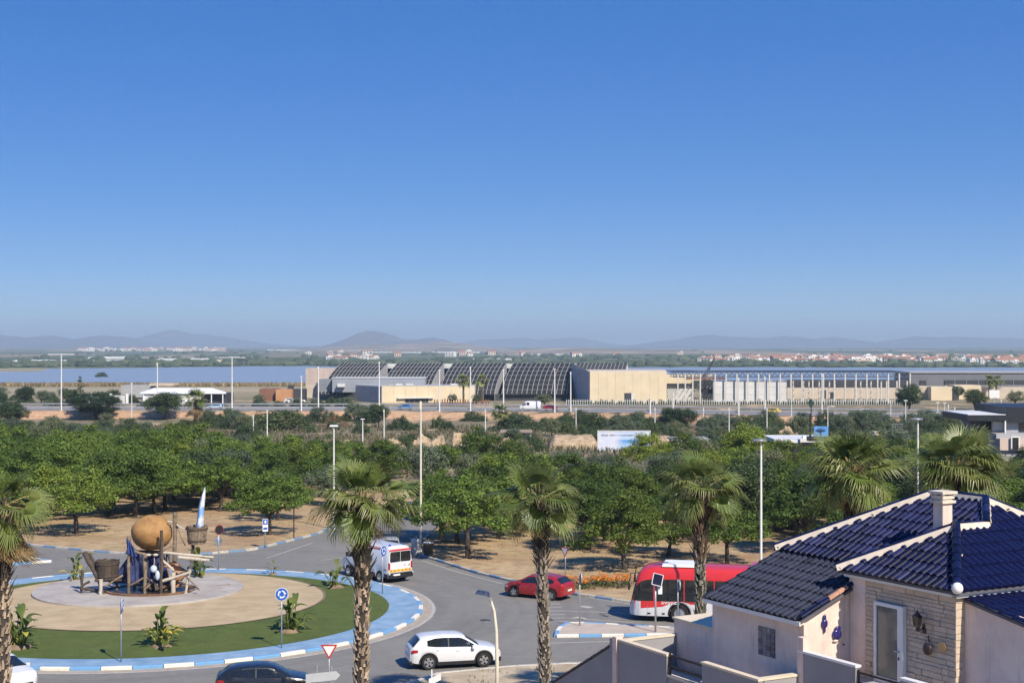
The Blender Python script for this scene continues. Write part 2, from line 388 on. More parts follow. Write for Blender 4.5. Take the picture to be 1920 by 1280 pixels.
edge += [(140, 143), (60, 143), (6, 142), (-2.6, 139.5), (-5.6, 134), (-6.8, 122), (-7.4, 113), (-6.6, 109.6), (-5.4, 107.4), (-2.45, 101.6), (-.17, 98.2), (3.6, 93), (7, 89.9), (14, 88.6), (60, 88), (140, 88)]
bm = bmesh.new(); bm.faces.new([bm.verts.new((p[0], p[1], .01)) for p in edge]); bmesh.ops.triangulate(bm, faces=bm.faces[:])
bm.faces.ensure_lookup_table(); bm.normal_update()
if bm.faces[0].normal.z < 0: bmesh.ops.reverse_faces(bm, faces=bm.faces[:])
me = bpy.data.meshes.new('road'); bm.to_mesh(me); bm.free(); me.materials.append(MT['asphalt']); road = struct(put('road', me))
def paint(name, col, wear=.45):
    m, t, b, out = nmat(name); P = wpos(t); n = noise(t, P, 7, 6, .75)
    t.links.new(mixc(t, ramp(t, n, [(.50, 0), (.64, wear)]), col, (.2, .19, .18)), b.inputs['Base Color']); b.inputs['Roughness'].default_value = .7
    return m
LINE = paint('worn_road_paint', (.46, .43, .375), .95); DASH = paint('faded_lane_paint', (.29, .275, .25), .95); KW2 = paint('kerb_paint_white_dirty', (.50, .47, .40), .95); KB2 = paint('kerb_paint_blue_dirty', (.15, .26, .40), .95); KW = paint('kerb_paint_white', (.74, .71, .62), .35); KB = paint('kerb_paint_blue', (.15, .34, .58), .4)
MT['gutter'] = mat('gutter_concrete', (.36, .31, .25), .9, .12, 1.5, world=True)
def annulus(r0, r1, z, c=IC, n=128, a0=0, a1=360):
    full = a1 - a0 >= 360; rr = [[], []]
    k = n if full else n + 1
    for i in range(k):
        a = rad(lerp(a0, a1, i / n))
        for j, r in enumerate((r0, r1)): rr[j].append((c[0] + r * math.cos(a), c[1] + r * math.sin(a), z))
    return MB().rows([rr[1], rr[0]], close=full)
annulus(15.7, 16.35, .015).obj('gutter', MT['gutter'], road)
annulus(16.35, 16.55, .019).obj('edge_line', LINE, road)
for i in range(26):
    a = 360 * i / 26 + 4
    annulus(19.75, 19.88, .016, n=4, a0=a, a1=a + 3.2).obj('lane_dash', DASH, road)
def strip(name, a, b, wd, z=.016, m_=None):
    a, b = Vector((a[0], a[1], 0)), Vector((b[0], b[1], 0)); d = (b - a).normalized(); n = Vector((-d.y, d.x, 0)) * wd / 2
    return MB().poly([(a - n) + Vector((0, 0, z)), (b - n) + Vector((0, 0, z)), (b + n) + Vector((0, 0, z)), (a + n) + Vector((0, 0, z))]).obj(name, m_ or LINE, road)
strip('edge_line', G(1057, 1145), G(1172, 1149), .14); strip('edge_line', G(1060, 1158), G(1190, 1167), .14)
strip('edge_line', (4.5, 92.2), (7.6, 89.2), .14); strip('edge_line', (7.6, 89.3), (70, 87.4), .14)
strip('edge_line', G(1008, 1206), G(1210, 1200), .15); strip('edge_line', (-3.0, 71.2), (3, 73.4), .12); strip('edge_line', (3, 73.4), (70, 73.7), .12)
strip('arrow_stub', G(1090, 1136), G(1108, 1139), .5); strip('arrow_stub', G(1078, 1157), G(1096, 1160), .5)
strip('edge_line', G(500, 1046), G(585, 1018), .13); strip('edge_line', G(600, 1050), G(700, 1040), .13)
strip('edge_line', (-6.4, 107.6), (-3.4, 101.8), .13); strip('edge_line', (-3.4, 101.8), (-.6, 97.3), .13)
for i in range(6):
    p = G(1036 + 3 * i, 1132 + 6.6 * i); strip('yield_bar', p - Vector((.45, 0, 0)), p + Vector((.45, .05, 0)), .5, m_=DASH)
MHC = mat('cast_iron', (.06, .058, .055), .7, .3, 5)
for x, y_, r_ in ((-1.5, 84.5, .32), (-10.2, 108.5, .32), (6.2, 77.0, .32), (-26.5, 107.4, .3)): MB().lathe([(.001, .0), (r_, 0), (r_, .006), (.001, .006)], 20, (x, y_, .0105)).obj('manhole_cover', MHC, road)
for p_ in (G(1177, 1172), G(1216, 1178), G(845, 1062)): MB().box((p_.x, p_.y, .0125), (.6, .3, .006)).obj('drain_grate', MHC, road)
# island: pavement, lawn, sand bed, slab
pav = struct(annulus(13.8, 15.58, .15).obj('island_pavement', mat('pavement_blue_paint', (.175, .315, .47), .75, .16, .8, .15, 12, world=True, col2=(.27, .39, .52))))
def kerb(pts, parent, seg=1.44, mats=(KW, KB), wd=.25, h=.165, closed=False, start=0):
    pts = [Vector((p[0], p[1], 0)) for p in pts]
    if closed: pts = pts + [pts[0]]
    L = [0.0]
    for a, b_ in zip(pts, pts[1:]): L.append(L[-1] + (b_ - a).length)
    n = max(1, round(L[-1] / seg)); q = 0
    if closed and n % 2: n += 1
    def at(s):
        for i in range(len(pts) - 1):
            if s <= L[i + 1] or i == len(pts) - 2: return pts[i].lerp(pts[i + 1], (s - L[i]) / (L[i + 1] - L[i]))
    for i in range(n):
        a, b_ = at(L[-1] * i / n), at(L[-1] * (i + 1) / n); d = (b_ - a).normalized(); nn = Vector((-d.y, d.x, 0)); a = a + d * .012; b_ = b_ - d * .012
        hh = h + R.uniform(-.006, .006); e = .025; sk_ = nn * R.uniform(-.008, .008)
        prof = [(-wd / 2, -.05), (wd / 2, -.05), (wd / 2, hh - e), (wd / 2 - e, hh), (-wd / 2 + e, hh), (-wd / 2, hh - e)]
        rws = [[q_ + nn * u + Vector((0, 0, v)) + sk_ for u, v in prof] for q_ in (a, b_)]
        mb = MB().rows([rws[1], rws[0]], close=True); mb.poly(list(reversed(rws[1]))); mb.poly(rws[0])
        mb.obj('kerb_stone', mats[(i + start) % len(mats)], parent)
kerb([ringpt(360 * i / 138, 15.69) for i in range(138)], pav, closed=True)
m, t, b, out = nmat('lawn_turf'); P = wpos(t)
g_ = ramp(t, noise(t, P, .7, 5), [(.35, (.062, .098, .021)), (.65, (.098, .145, .032))])
g_ = mixc(t, ramp(t, noise(t, P, 1.8, 6, .8), [(.48, 0), (.66, .55)]), g_, (.048, .062, .018))
g_ = mixc(t, ramp(t, noise(t, P, 18, 4, .85), [(.4, 0), (.62, .8)]), g_, (.12, .14, .048))
wv = nd(t, 'ShaderNodeTexWave', wave_type='RINGS', rings_direction='Z'); wv.inputs['Scale'].default_value = .35; wv.inputs['Distortion'].default_value = 1.5; t.links.new(sub.outputs[0] if False else P, wv.inputs['Vector'])
g_ = mixc(t, ramp(t, noise(t, P, .25, 4), [(.5, 0), (.7, .5)]), g_, (.11, .13, .035))
t.links.new(g_, b.inputs['Base Color']); b.inputs['Roughness'].default_value = .9; b.inputs['Specular IOR Level'].default_value = .15
bump(t, b, noise(t, P, 45, 3), .8, .03)
def dome(r, zc, zr, c, n=96, rings=6):
    mb = MB(); rr = []
    for j in range(rings, 0, -1):
        q = j / rings; rr.append([(c[0] + r * q * math.cos(2 * math.pi * i / n), c[1] + r * q * math.sin(2 * math.pi * i / n), lerp(zc, zr, q * q)) for i in range(n)])
    mb.rows(rr, close=True); mb.poly(rr[-1]); return mb
struct(dome(13.83, .2, .155, IC).obj('lawn', m, smooth=True))
SCn = Vector((-21.6, 90.5, 0))
mS = mat('sand_bed_gravel', (.43, .325, .19), .95, .10, .8, .5, 25, world=True, col2=(.50, .385, .235))
sb = struct(dome(10.2, .24, .205, SCn).obj('sand_bed', mS, smooth=True))
rw = [[], []]
for i in range(160):
    a = 2 * math.pi * i / 160
    for j, (r, z) in enumerate(((10.32, .22), (10.18, .225))): rw[j].append((SCn.x + r * math.cos(a), SCn.y + r * math.sin(a), z))
MB().rows([rw[0], rw[1]], close=True).obj('bed_edging', mat('edging_brown', (.2, .15, .1), .9), sb)
SL = Vector((-23.2, 93.6, 0)); SLZ = .34
slab = MB().lathe([(6.4, .1), (6.4, SLZ - .02), (6.38, SLZ), (6.0, SLZ + .001)], 96, SL)
m, t, b, out = nmat('slab_concrete'); P = wpos(t)
c_ = ramp(t, noise(t, P, .6, 6, .65), [(.35, (.33, .295, .265)), (.6, (.43, .395, .355)), (.75, (.48, .445, .40))])
c_ = mixc(t, ramp(t, noise(t, P, .35, 5, .7), [(.56, 0), (.68, .55)]), c_, (.24, .155, .09))
t.links.new(c_, b.inputs['Base Color']); b.inputs['Roughness'].default_value = .8; bump(t, b, noise(t, P, 20), .25, .02)
struct(slab.obj('fountain_slab', m))
# splitter islands and verge
mP = mat('pavement_slabs', (.46, .39, .32), .9, .1, 1.0, .2, 15, world=True)
mV = mat('verge_sand', (.42, .335, .22), .95, .2, .6, .5, 14, world=True, col2=(.5, .41, .29))
def plat(name, poly, z, m_): return struct(MB().prism(poly, -.02, z).obj(name, m_))
def inset(poly, d):
    c = sum((Vector(p) for p in poly), Vector((0, 0))) / len(poly); return [tuple(c + (Vector(p) - c) * (1 - d / (Vector(p) - c).length)) for p in poly]
e1 = [(2.35, 79.6), (6.8, 79.85), (13.5, 80.3), (13.5, 80.9), (8.9, 81.7), (3.2, 83.4), (2.5, 81.6)]
p1 = plat('splitter_pavement', inset(e1, .1), .14, mP); kerb(e1, p1, 1.25, closed=True, h=.155)
e2 = [(-32.8, 107), (-38, 111.1), (-52, 115.8), (-52, 111), (-36, 105)]
p2 = plat('splitter_pavement', inset(e2, .12), .14, mV); kerb(e2, p2, 1.4, closed=True, h=.155, start=1)
vg = plat('verge_pavement', [(-5.2, 50), (90, 50), (90, 72.75), (10, 72.75), (2.6, 72.45), (0, 71.85), (-3.3, 70.4), (-5.1, 67.4)], .12, mV)
GREYK = mat('kerb_stone_grey', (.50, .46, .40), .85, .15, 3, world=True)
kerb([(-5.2, 62), (-5.15, 67.5), (-3.4, 70.5), (0, 72), (2.6, 72.6), (10, 72.9), (40, 72.9)], vg, 1.0, (GREYK,), h=.14)
ps = plat('verge_pavement', [(-60, 40), (-15.1, 40), (-15.1, 64.6)] + [ringpt(a, 23.45) for a in range(-80, -172, -8)] + [(-60, 92)], .12, mV)
pk = tag(MB().poly([(-12, 160, .004), (-11.9, 160, .004), (-11.9, 160.1, .004)]).obj('kerb_parent', mV), kind='structure')  # tiny dummy sheet, added only as parent of the park kerbs
kerb([(-52, 121.6), (-39, 116.9), (-31, 112.1), (-27, 110.5), (-23.3, 110.3), (-19.5, 113.1), (-15.9, 122.4), (-14.6, 132)], pk, 1.35, (KW2, KB2), h=.16)
kerb([(-6.75, 122), (-7.35, 113), (-6.5, 109.7), (-5.3, 107.5), (-2.35, 101.7), (-.07, 98.3), (3.7, 93.1), (7.1, 90), (14, 88.7), (30, 88.4)], pk, 1.35, (KW2, KB2), h=.16)
# ---------------------------------------------------------------- fountain sculpture
WOOD = mat('weathered_wood', (.16, .12, .085), .9, .3, 4, .5, 18, col2=(.30, .23, .165))
PALE = mat('pale_driftwood', (.50, .44, .36), .85, .2, 5, .4, 18)
DARKW = mat('dark_wood', (.075, .058, .045), .9, .35, 5, .5, 18)
SG = SL.z
def sp(u, v, D):                         # sculpture detail: close-up pixel at a distance
    return PX(140 + u / 5.333, 900 + v / 5.333, D)
sc = thing('fountain_sculpture', 'driftwood fountain sculpture with an ochre boulder held on posts, standing on the round slab', 'sculpture', (SL.x, SL.y - .8, SLZ))
O_ = Vector(sc.location)
def L_(p): return Vector(p) - O_
Dp = 92.0
mb = MB(); n, mm = 32, 18; vs = []; C0 = L_(sp(775, 527, 92.6))
for i in range(mm + 1):
    th = math.pi * i / mm
    for k in range(n):
        a = 2 * math.pi * k / n; d = Vector((math.sin(th) * math.cos(a), math.sin(th) * math.sin(a), -math.cos(th)))
        r = 1 + .06 * mnoise.noise(d * 1.4) + .025 * mnoise.noise(d * 4)
        vs.append(C0 + Vector((d.x * 1.27, d.y * 1.2, d.z * (1.12 if d.z > 0 else 1.05))) * r)
mb.add(vs, [(i * n + k, i * n + (k + 1) % n, (i + 1) * n + (k + 1) % n, (i + 1) * n + k) for i in range(mm) for k in range(n)])
m, t, b, out = nmat('ochre_boulder'); v = coords(t)
c_ = ramp(t, noise(t, v, 1.1, 6, .6, .6), [(.3, (.20, .10, .035)), (.5, (.34, .18, .06)), (.68, (.42, .245, .095))])
c_ = mixc(t, ramp(t, noise(t, v, 5, 5, .7), [(.55, 0), (.75, .6)]), c_, (.19, .12, .06))
t.links.new(c_, b.inputs['Base Color']); b.inputs['Roughness'].default_value = .75; bump(t, b, noise(t, v, 6, 5), .5, .06)
mb.obj('boulder', m, sc, smooth=True)
def post(u0, v0, u1, v1, D0, D1, r, mt=WOOD, name='post', r1=None):
    a, b_ = L_(sp(u0, v0, D0)), L_(sp(u1, v1, D1)); pts = []; rr = []
    for i in range(7):
        q = i / 6; p = a.lerp(b_, q) + Vector((R.uniform(-.03, .03), R.uniform(-.03, .03), 0)) * (0 < i < 6); pts.append(p); rr.append(lerp(r, r1 or r * .8, q) * R.uniform(.88, 1.12))
    return MB().tube(pts, rr, 8).obj(name, mt, sc, smooth=50)
def pbase(u, D): # v of slab level at depth
    return ((H - SLZ) / D * F + HZ - 900) * 5.333
def vpost(u, v0, D, r, **k): return post(u, v0, u - 3, pbase(u, D) + 4, D, D, r, **k)
vpost(865, 590, 91.2, .13); vpost(1003, 320, 92.2, .15, mt=WOOD); vpost(705, 740, 91.4, .13); vpost(542, 560, 91.5, .12); vpost(600, 740, 93.6, .12); vpost(930, 720, 93.8, .13)
vpost(262, 990, 91.2, .13, mt=PALE); vpost(420, 990, 92.6, .10); vpost(765, 1040, 92.6, .1, mt=PALE); vpost(985, 920, 91.5, .16, mt=PALE); vpost(72, 900, 91.7, .10, mt=DARKW)
post(1175, 790, 1108, pbase(1105, 91.6), 91.6, 91.6, .10, PALE); post(1185, 625, 1172, 800, 91.8, 91.7, .10, DARKW)
for a in ((890, 722, 1390, 770, 91.3, 91.0, .085, PALE), (1040, 770, 1345, 800, 91.1, 90.9, .12, PALE), (900, 720, 1150, 745, 91.6, 91.4, .07, PALE), (520, 715, 900, 720, 92.6, 92.4, .13, DARKW), (560, 700, 720, 745, 91.5, 91.4, .10, WOOD),
          (540, 1060, 700, 970, 91.5, 91.4, .07, WOOD), (700, 960, 850, 1055, 91.4, 91.3, .07, WOOD), (705, 1085, 790, 1010, 91.4, 91.6, .06, WOOD), (870, 1010, 1150, 920, 91.3, 91.4, .10, PALE), (880, 800, 990, 900, 91.4, 91.4, .09, PALE),
          (930, 410, 1010, 425, 92.2, 92.2, .05, PALE), (100, 720, 235, 990, 92, 91.6, .17, DARKW), (150, 730, 260, 940, 92.1, 91.7, .10, DARKW), (60, 1080, 230, 1100, 91.6, 91.9, .10, DARKW), (150, 1010, 60, 1060, 91.8, 91.6, .08, DARKW), (240, 1000, 300, 1160, 91.6, 91.5, .14, DARKW),
          (1120, 960, 1250, 1095, 91.5, 91.2, .05, WOOD), (1020, 1000, 1240, 1080, 91.7, 91.4, .06, WOOD), (1000, 650, 880, 690, 92.2, 91.4, .07, WOOD), (480, 950, 300, 1060, 91.9, 91.3, .07, WOOD), (200, 1000, 470, 1000, 91.4, 91.8, .09, DARKW)):
    post(*a, name='branch')
MB().tube([L_(sp(845, 1190, 90.9)), L_(sp(1550, 1040, 95))], [.09, .05], 8).obj('fallen_pole', WOOD, sc)
vpost(868, 500, 91.05, .09, mt=DARKW, name='pulley_post')
def bucket(u, v0, v1, wt, wb, D, mt, parts):
    t0 = L_(sp(u, v0, D)); b0 = L_(sp(u, v1, D)); n = 20
    for k in range(n):
        a0, a1 = 2 * math.pi * (k + .06) / n, 2 * math.pi * (k + .94) / n; h = R.uniform(-.03, .05); mb = MB()
        pts = []
        for (c, r, dz) in ((b0, wb, 0), (t0, wt, h)):
            for rr_ in (r, r - .06):
                for a in (a0, a1): pts.append(c + Vector((math.cos(a) * rr_, math.sin(a) * rr_, dz)))
        mb.add(pts, [(0, 1, 5, 4), (3, 2, 6, 7), (1, 3, 7, 5), (2, 0, 4, 6), (4, 5, 7, 6), (1, 0, 2, 3)]); mb.obj('stave', mt, sc)
    for q in (.2, .85):
        c = b0.lerp(t0, q); r = lerp(wb, wt, q) + .012; MB().lathe([(r, -.05), (r + .025, -.05), (r + .025, .05), (r, .05)], 20, c, cap=False).obj('hoop', DARKW, sc)
    MB().lathe([(0.01, 0), (wb - .05, 0)], 20, b0 + Vector((0, 0, .05)), cap=False).obj('bucket_floor', DARKW, sc)
bucket(1222, 455, 635, .66, .52, 91.9, WOOD, 1); bucket(330, 800, 985, .72, .60, 91.9, DARKW, 1)
# white and blue feather-like blade rising from the bucket
bl = [(1212, 470, .0), (1222, 380, .04), (1238, 270, .07), (1258, 180, .07), (1284, 110, .04), (1302, 66, 0)]; br = [(1288, 470, 0), (1292, 380, .04), (1296, 280, .07), (1304, 200, .06), (1309, 120, .03), (1307, 68, 0)]
mb = MB(); ra = [L_(sp(u, v, 91.9)) for u, v, d in bl]; rb = [L_(sp(u, v, 91.9)) for u, v, d in br]
fr = [[a, a.lerp(b_, .5) + Vector((0, -.16 * (1 - i / 6), 0)), b_, a.lerp(b_, .5) + Vector((0, .16 * (1 - i / 6), 0))] for i, (a, b_) in enumerate(zip(ra, rb))]
mb.rows(fr, close=True)
m, t, b, out = nmat('blue_white_blade'); v = coords(t, scale=(1.5, 1.5, .8))
t.links.new(ramp(t, noise(t, v, 1.6, 3), [(.44, (.74, .76, .78)), (.56, (.22, .40, .72))]), b.inputs['Base Color']); b.inputs['Roughness'].default_value = .5
mb.obj('blade', m, sc, smooth=True)
MB().tube([L_(sp(lerp(1020, 1140, q), 440 + 130 * q - 0 + 150 * (q * q - q) * -.55 - 90 * q, 92)) for q in [i / 8 for i in range(9)]], .05, 6).obj('rope', PALE, sc)
MB().tube([L_(sp(1025 + 10 * math.sin(q * 3), 440 + 215 * q, 92.1)) + Vector((.5 * q * q, 0, 0)) for q in [i / 8 for i in range(9)]], .035, 6).obj('rope', WOOD, sc)
# blue net, terracotta shell, hanging floats, basin
m, t, b, out = nmat('blue_net'); v = coords(t)
t.links.new(ramp(t, noise(t, v, 3, 5), [(.35, (.022, .030, .09)), (.65, (.05, .07, .20))]), b.inputs['Base Color']); b.inputs['Roughness'].default_value = .9
NET = m
def cloth(cor, name, mt, n=12, sag=.2):
    A, B_, C_, D_ = [L_(sp(*c)) for c in cor]; rr = []
    for i in range(n + 1):
        row = []
        for j in range(n + 1):
            u_, v_ = i / n, j / n; p = A.lerp(B_, u_).lerp(D_.lerp(C_, u_), v_)
            p = p + Vector((0, .10 * math.sin(u_ * 17 + v_ * 2), -sag * math.sin(math.pi * u_) * v_)); row.append(p)
        rr.append(row)
    o = MB().rows(rr).obj(name, mt, sc, smooth=True); md = o.modifiers.new('s', 'SOLIDIFY'); md.thickness = .03; return o
cloth([(520, 600, 91.6), (640, 715, 91.7), (700, 1010, 92), (545, 1020, 91.7)], 'net', NET)
cloth([(545, 760, 91.9), (690, 740, 92.2), (730, 1010, 92.4), (330, 1020, 92.2)], 'net', NET, sag=.1)
cloth([(520, 580, 91.3), (570, 640, 91.3), (625, 760, 91.2), (520, 700, 91.3)], 'net', mat('blue_cloth', (.03, .06, .22), .85, .25, 4))
cloth([(720, 740, 92.6), (900, 740, 92.8), (960, 1060, 92.8), (720, 1060, 92.5)], 'net', NET, sag=.1)
TER = mat('terracotta_shell', (.40, .215, .115), .85, .25, 2.5, .3, 10)
cloth([(990, 800, 92.2), (1120, 905, 91.8), (1010, 930, 91.6), (880, 860, 91.9)], 'shell', TER, sag=-.1); cloth([(1030, 935, 91.9), (1120, 920, 91.8), (1030, 1080, 91.8), (880, 1110, 92)], 'shell', TER, sag=-.2); cloth([(820, 1080, 92.1), (1010, 1000, 92.2), (1020, 1130, 91.9), (790, 1140, 91.9)], 'shell', mat('brown_shell', (.13, .08, .05), .9, .3, 3), sag=-.2)
WB = mat('faded_float', (.48, .55, .62), .6, .2, 3)
MB().ball(L_(sp(790, 885, 91)), .21, 14, 10, (1, 1, 1.1)).obj('float', WB, sc, smooth=True); MB().ball(L_(sp(828, 950, 91)), .15, 12, 8, (1, 1, 2.0)).obj('float', WB, sc, smooth=True)
MB().tube([L_(sp(800, 740, 91.1)), L_(sp(794, 850, 91))], .02, 6).obj('rope', PALE, sc)
MB().ball(L_(sp(738, 745, 91)), .12, 10, 8, (1.4, 1, .7)).obj('float', PALE, sc, smooth=True); MB().ball(L_(sp(808, 745, 91)), .12, 10, 8, (1.4, 1, .7)).obj('float', PALE, sc, smooth=True)
RUST = mat('rust_rim', (.24, .13, .07), .85, .3, 2)
bc = L_(Vector((SL.x + .9, 92.6, SLZ))); 
MB().lathe([(2.55, .0), (2.6, .1), (2.45, .12), (2.4, .05)], 48, bc, 1.05, .85, cap=False).obj('basin_rim', RUST, sc)
wm_, t, b, out = nmat('basin_water'); b.inputs['Base Color'].default_value = (.045, .033, .024, 1); b.inputs['Roughness'].default_value = .35
MB().lathe([(.01, .04), (2.42, .04)], 48, bc, 1.05, .85, cap=False).obj('basin_water', wm_, sc)
MB().lathe([(.9, 0), (.75, .5), (.4, .9), (.05, 1.05)], 12, L_(sp(760, 1130, 92.9)) - Vector((0, 0, .2))).obj('rock_core', DARKW, sc)
# ---------------------------------------------------------------- vegetation
LG = {
 'locust': leafmat('leaf_locust', [(0.067, 0.113, 0.015), (0.111, 0.18, 0.023), (0.156, 0.233, 0.035), (0.223, 0.287, 0.057)], trans=.22),
 'locust2': leafmat('leaf_locust_deep', [(0.037, 0.074, 0.013), (0.061, 0.109, 0.017), (0.091, 0.147, 0.025), (0.133, 0.179, 0.037)], trans=.3),
 'olive': leafmat('leaf_olive', [(0.052, 0.082, 0.041), (0.094, 0.129, 0.07), (0.14, 0.176, 0.105), (0.234, 0.269, 0.187)], trans=.15),
 'pine': leafmat('leaf_pine', [(0.022, 0.043, 0.016), (0.036, 0.066, 0.024), (0.054, 0.09, 0.031), (0.078, 0.114, 0.042)], trans=.1),
 'bush': leafmat('leaf_mastic', [(0.033, 0.058, 0.023), (0.058, 0.091, 0.034), (0.078, 0.117, 0.042), (0.111, 0.15, 0.058)], trans=.15),
 'dry': leafmat('twig_dry', [(0.143, 0.11, 0.072), (0.209, 0.165, 0.11), (0.143, 0.132, 0.077), (0.286, 0.231, 0.154)], trans=.1),
 'rust': leafmat('leaf_rust', [(0.16, 0.085, 0.05), (0.22, 0.13, 0.08), (0.12, 0.09, 0.05), (0.25, 0.17, 0.11)], trans=.1),
}
BARK = mat('bark_dark', (.055, .042, .034), .95, .35, 6, .6, 14, col2=(.10, .08, .065))
BARKL = mat('bark_grey', (.12, .10, .085), .95, .3, 6, .6, 14)
def leaf_cloud(clumps, per, size, flat=.6, seed=0, up=.7, asp=.55):
    rr = random.Random(seed); vs = []; fs = []
    for (c, r) in clumps:
        for _ in range(max(1, int(per * r * r))):
            d = Vector((rr.gauss(0, 1), rr.gauss(0, 1), rr.gauss(0, 1))).normalized()
            p = Vector(c) + Vector((d.x, d.y, d.z * flat)) * r * (rr.random() ** .45)
            n = (d * .8 + Vector((0, 0, up)) + Vector((rr.uniform(-.6, .6), rr.uniform(-.6, .6), rr.uniform(-.4, .4)))).normalized()
            a = n.orthogonal().normalized(); a = Matrix.Rotation(rr.uniform(0, 6.28), 3, n) @ a; b_ = n.cross(a)
            s_ = size * rr.uniform(.6, 1.4); a = a * s_; b_ = b_ * s_ * asp
            i = len(vs); vs += [p - a * .5, p + b_ * .5, p + a * .6 - n * s_ * .15, p - b_ * .5]; fs.append((i, i + 1, i + 2, i + 3))
    return MB().add(vs, fs)
def limb(mb, a, b_, r0, r1, rr, k=5, wob=.12, n=6):
    a, b_ = Vector(a), Vector(b_); L = (b_ - a).length; pts = []; rs = []
    for i in range(k + 1):
        q = i / k; p = a.lerp(b_, q); p.z += .12 * L * math.sin(math.pi * q) * (1 if i else 0)
        if 0 < i < k: p += Vector((rr.uniform(-1, 1), rr.uniform(-1, 1), rr.uniform(-1, 1))) * wob * L * .3
        pts.append(p); rs.append(lerp(r0, r1, q))
    mb.tube(pts, rs, n, cap=False); return pts
VAR = {}
def make_tree(kind, seed, name, rx, h0, h1, nclump, cr, per, leaf, lm, flat=.55, trunk=True, tr=.16, bark=None, shape='umbrella', up=.7, asp=.55):
    rr = random.Random(seed); root = bpy.data.objects.new(name, None); COL.objects.link(root)
    cl = []; hc = (h0 + h1) / 2
    for i in range(nclump):
        for _ in range(60):
            a = rr.uniform(0, 6.283); q = math.sqrt(rr.random()); u_ = rr.random()
            if shape == 'umbrella': z = lerp(h0, h1, (1 - .75 * q * q) * (u_ ** .5)); r = rx * q
            elif shape == 'round':
                d = Vector((rr.gauss(0, 1), rr.gauss(0, 1), rr.gauss(0, 1))).normalized() * (rr.random() ** .33); z = hc + d.z * (h1 - h0) / 2; p = Vector((d.x * rx, d.y * rx, z)); break
            elif shape == 'cone': z = lerp(h0, h1, u_ ** 1.3); r = rx * (1 - .85 * (z - h0) / (h1 - h0)) * q
            else: z = lerp(h0, h1, (1 - q ** 2.5) * rr.random() ** .6); r = rx * q
            p = Vector((math.cos(a) * r, math.sin(a) * r, z)); break
        k = 1 + .22 * mnoise.noise(p * .5 + Vector((seed, 0, 0)))
        cl.append((Vector((p.x * k, p.y * k, p.z)), cr * rr.uniform(.65, 1.3)))
    mbt = MB()
    th = h0 * rr.uniform(.75, .95) if trunk else .1
    lean = Vector((rr.uniform(-.25, .25), rr.uniform(-.25, .25), 0))
    top = Vector((0, 0, th)) + lean
    limb(mbt, (0, 0, -.1), top, tr * 1.25, tr * .85, rr, 4, .06, 8)
    pick = rr.sample(cl, min(len(cl), 9))
    for c, r in pick:
        mid = top.lerp(c, .5) + Vector((0, 0, .1)); pts = limb(mbt, top - Vector((0, 0, .1)), mid, tr * .55, tr * .3, rr, 3); limb(mbt, pts[-1], c, tr * .3, tr * .08, rr, 3, n=5)
        for c2, r2 in rr.sample(cl, 2):
            if (c2 - mid).length < rx * .8: limb(mbt, pts[-1], c2, tr * .22, tr * .05, rr, 3, n=4)
    mbt.obj('trunk', bark or BARK, root, smooth=True)
    o = leaf_cloud(cl, per, leaf, flat, seed, up, asp).obj('crown', lm, root); tag(o, kind='stuff')
    VAR.setdefault(kind, []).append(root); KIDS[root.name] = list(root.children); root['used'] = 0
    return root
for i in range(5): make_tree('locust', 100 + i, 'park_tree', 3.35, 1.9, 5.4, 74, .76, 270, .185, LG['locust'])
for i in range(3): make_tree('locust2', 120 + i, 'park_tree', 3.2, 1.5, 5.6, 80, .78, 270, .185, LG['locust2'])
for i in range(3): make_tree('olive', 140 + i, 'olive_tree', 2.4, 1.2, 4.4, 66, .68, 250, .17, LG['olive'], .8, shape='round')
for i in range(3): make_tree('pine', 160 + i, 'pine_tree', 2.8, 1.6, 6.0, 90, .80, 220, .22, LG['pine'], .75, shape='round', asp=.5)
for i in range(4): make_tree('bush', 180 + i, 'mastic_bush', 2.6, .1, 2.9, 70, .68, 200, .21, LG['bush'], .8, trunk=False, tr=.08, shape='dome')
for i in range(3): make_tree('dry', 200 + i, 'dry_shrub', 1.3, .05, 1.1, 26, .4, 130, .2, LG['dry'], .8, trunk=False, tr=.04, shape='dome', asp=.18, up=.2)
for i in range(1): make_tree('rust', 210 + i, 'dry_shrub', 2.6, .05, 1.9, 50, .6, 90, .2, LG['rust'], .8, trunk=False, tr=.05, shape='dome', asp=.3)
for i in range(1): make_tree('conifer', 215, 'conifer_tree', 1.6, .6, 6.5, 50, .6, 120, .22, LG['bush'], .7, shape='cone')
def plant(kind, x, y, label, group, sc=1.0, rz=None, var=None, cat='tree', z=None, sq=1.0):
    vs = VAR[kind]; src = vs[var % len(vs)] if var is not None else R.choice(vs)
    if not src['used']: o = src; src['used'] = 1
    else: o = copy_tree(src)
    if 'used' in o and o is not src: del o['used']
    o.location = (x, y, tz(x, y) if z is None else z); o.rotation_euler = (0, 0, R.uniform(0, 6.28) if rz is None else rz); s_ = sc * R.uniform(.92, 1.08)
    o.scale = (s_ * sq, s_ * sq, s_); tag(o, label, cat, group); return o
def gp(x, y): p = G(x, y); return p.x, p.y
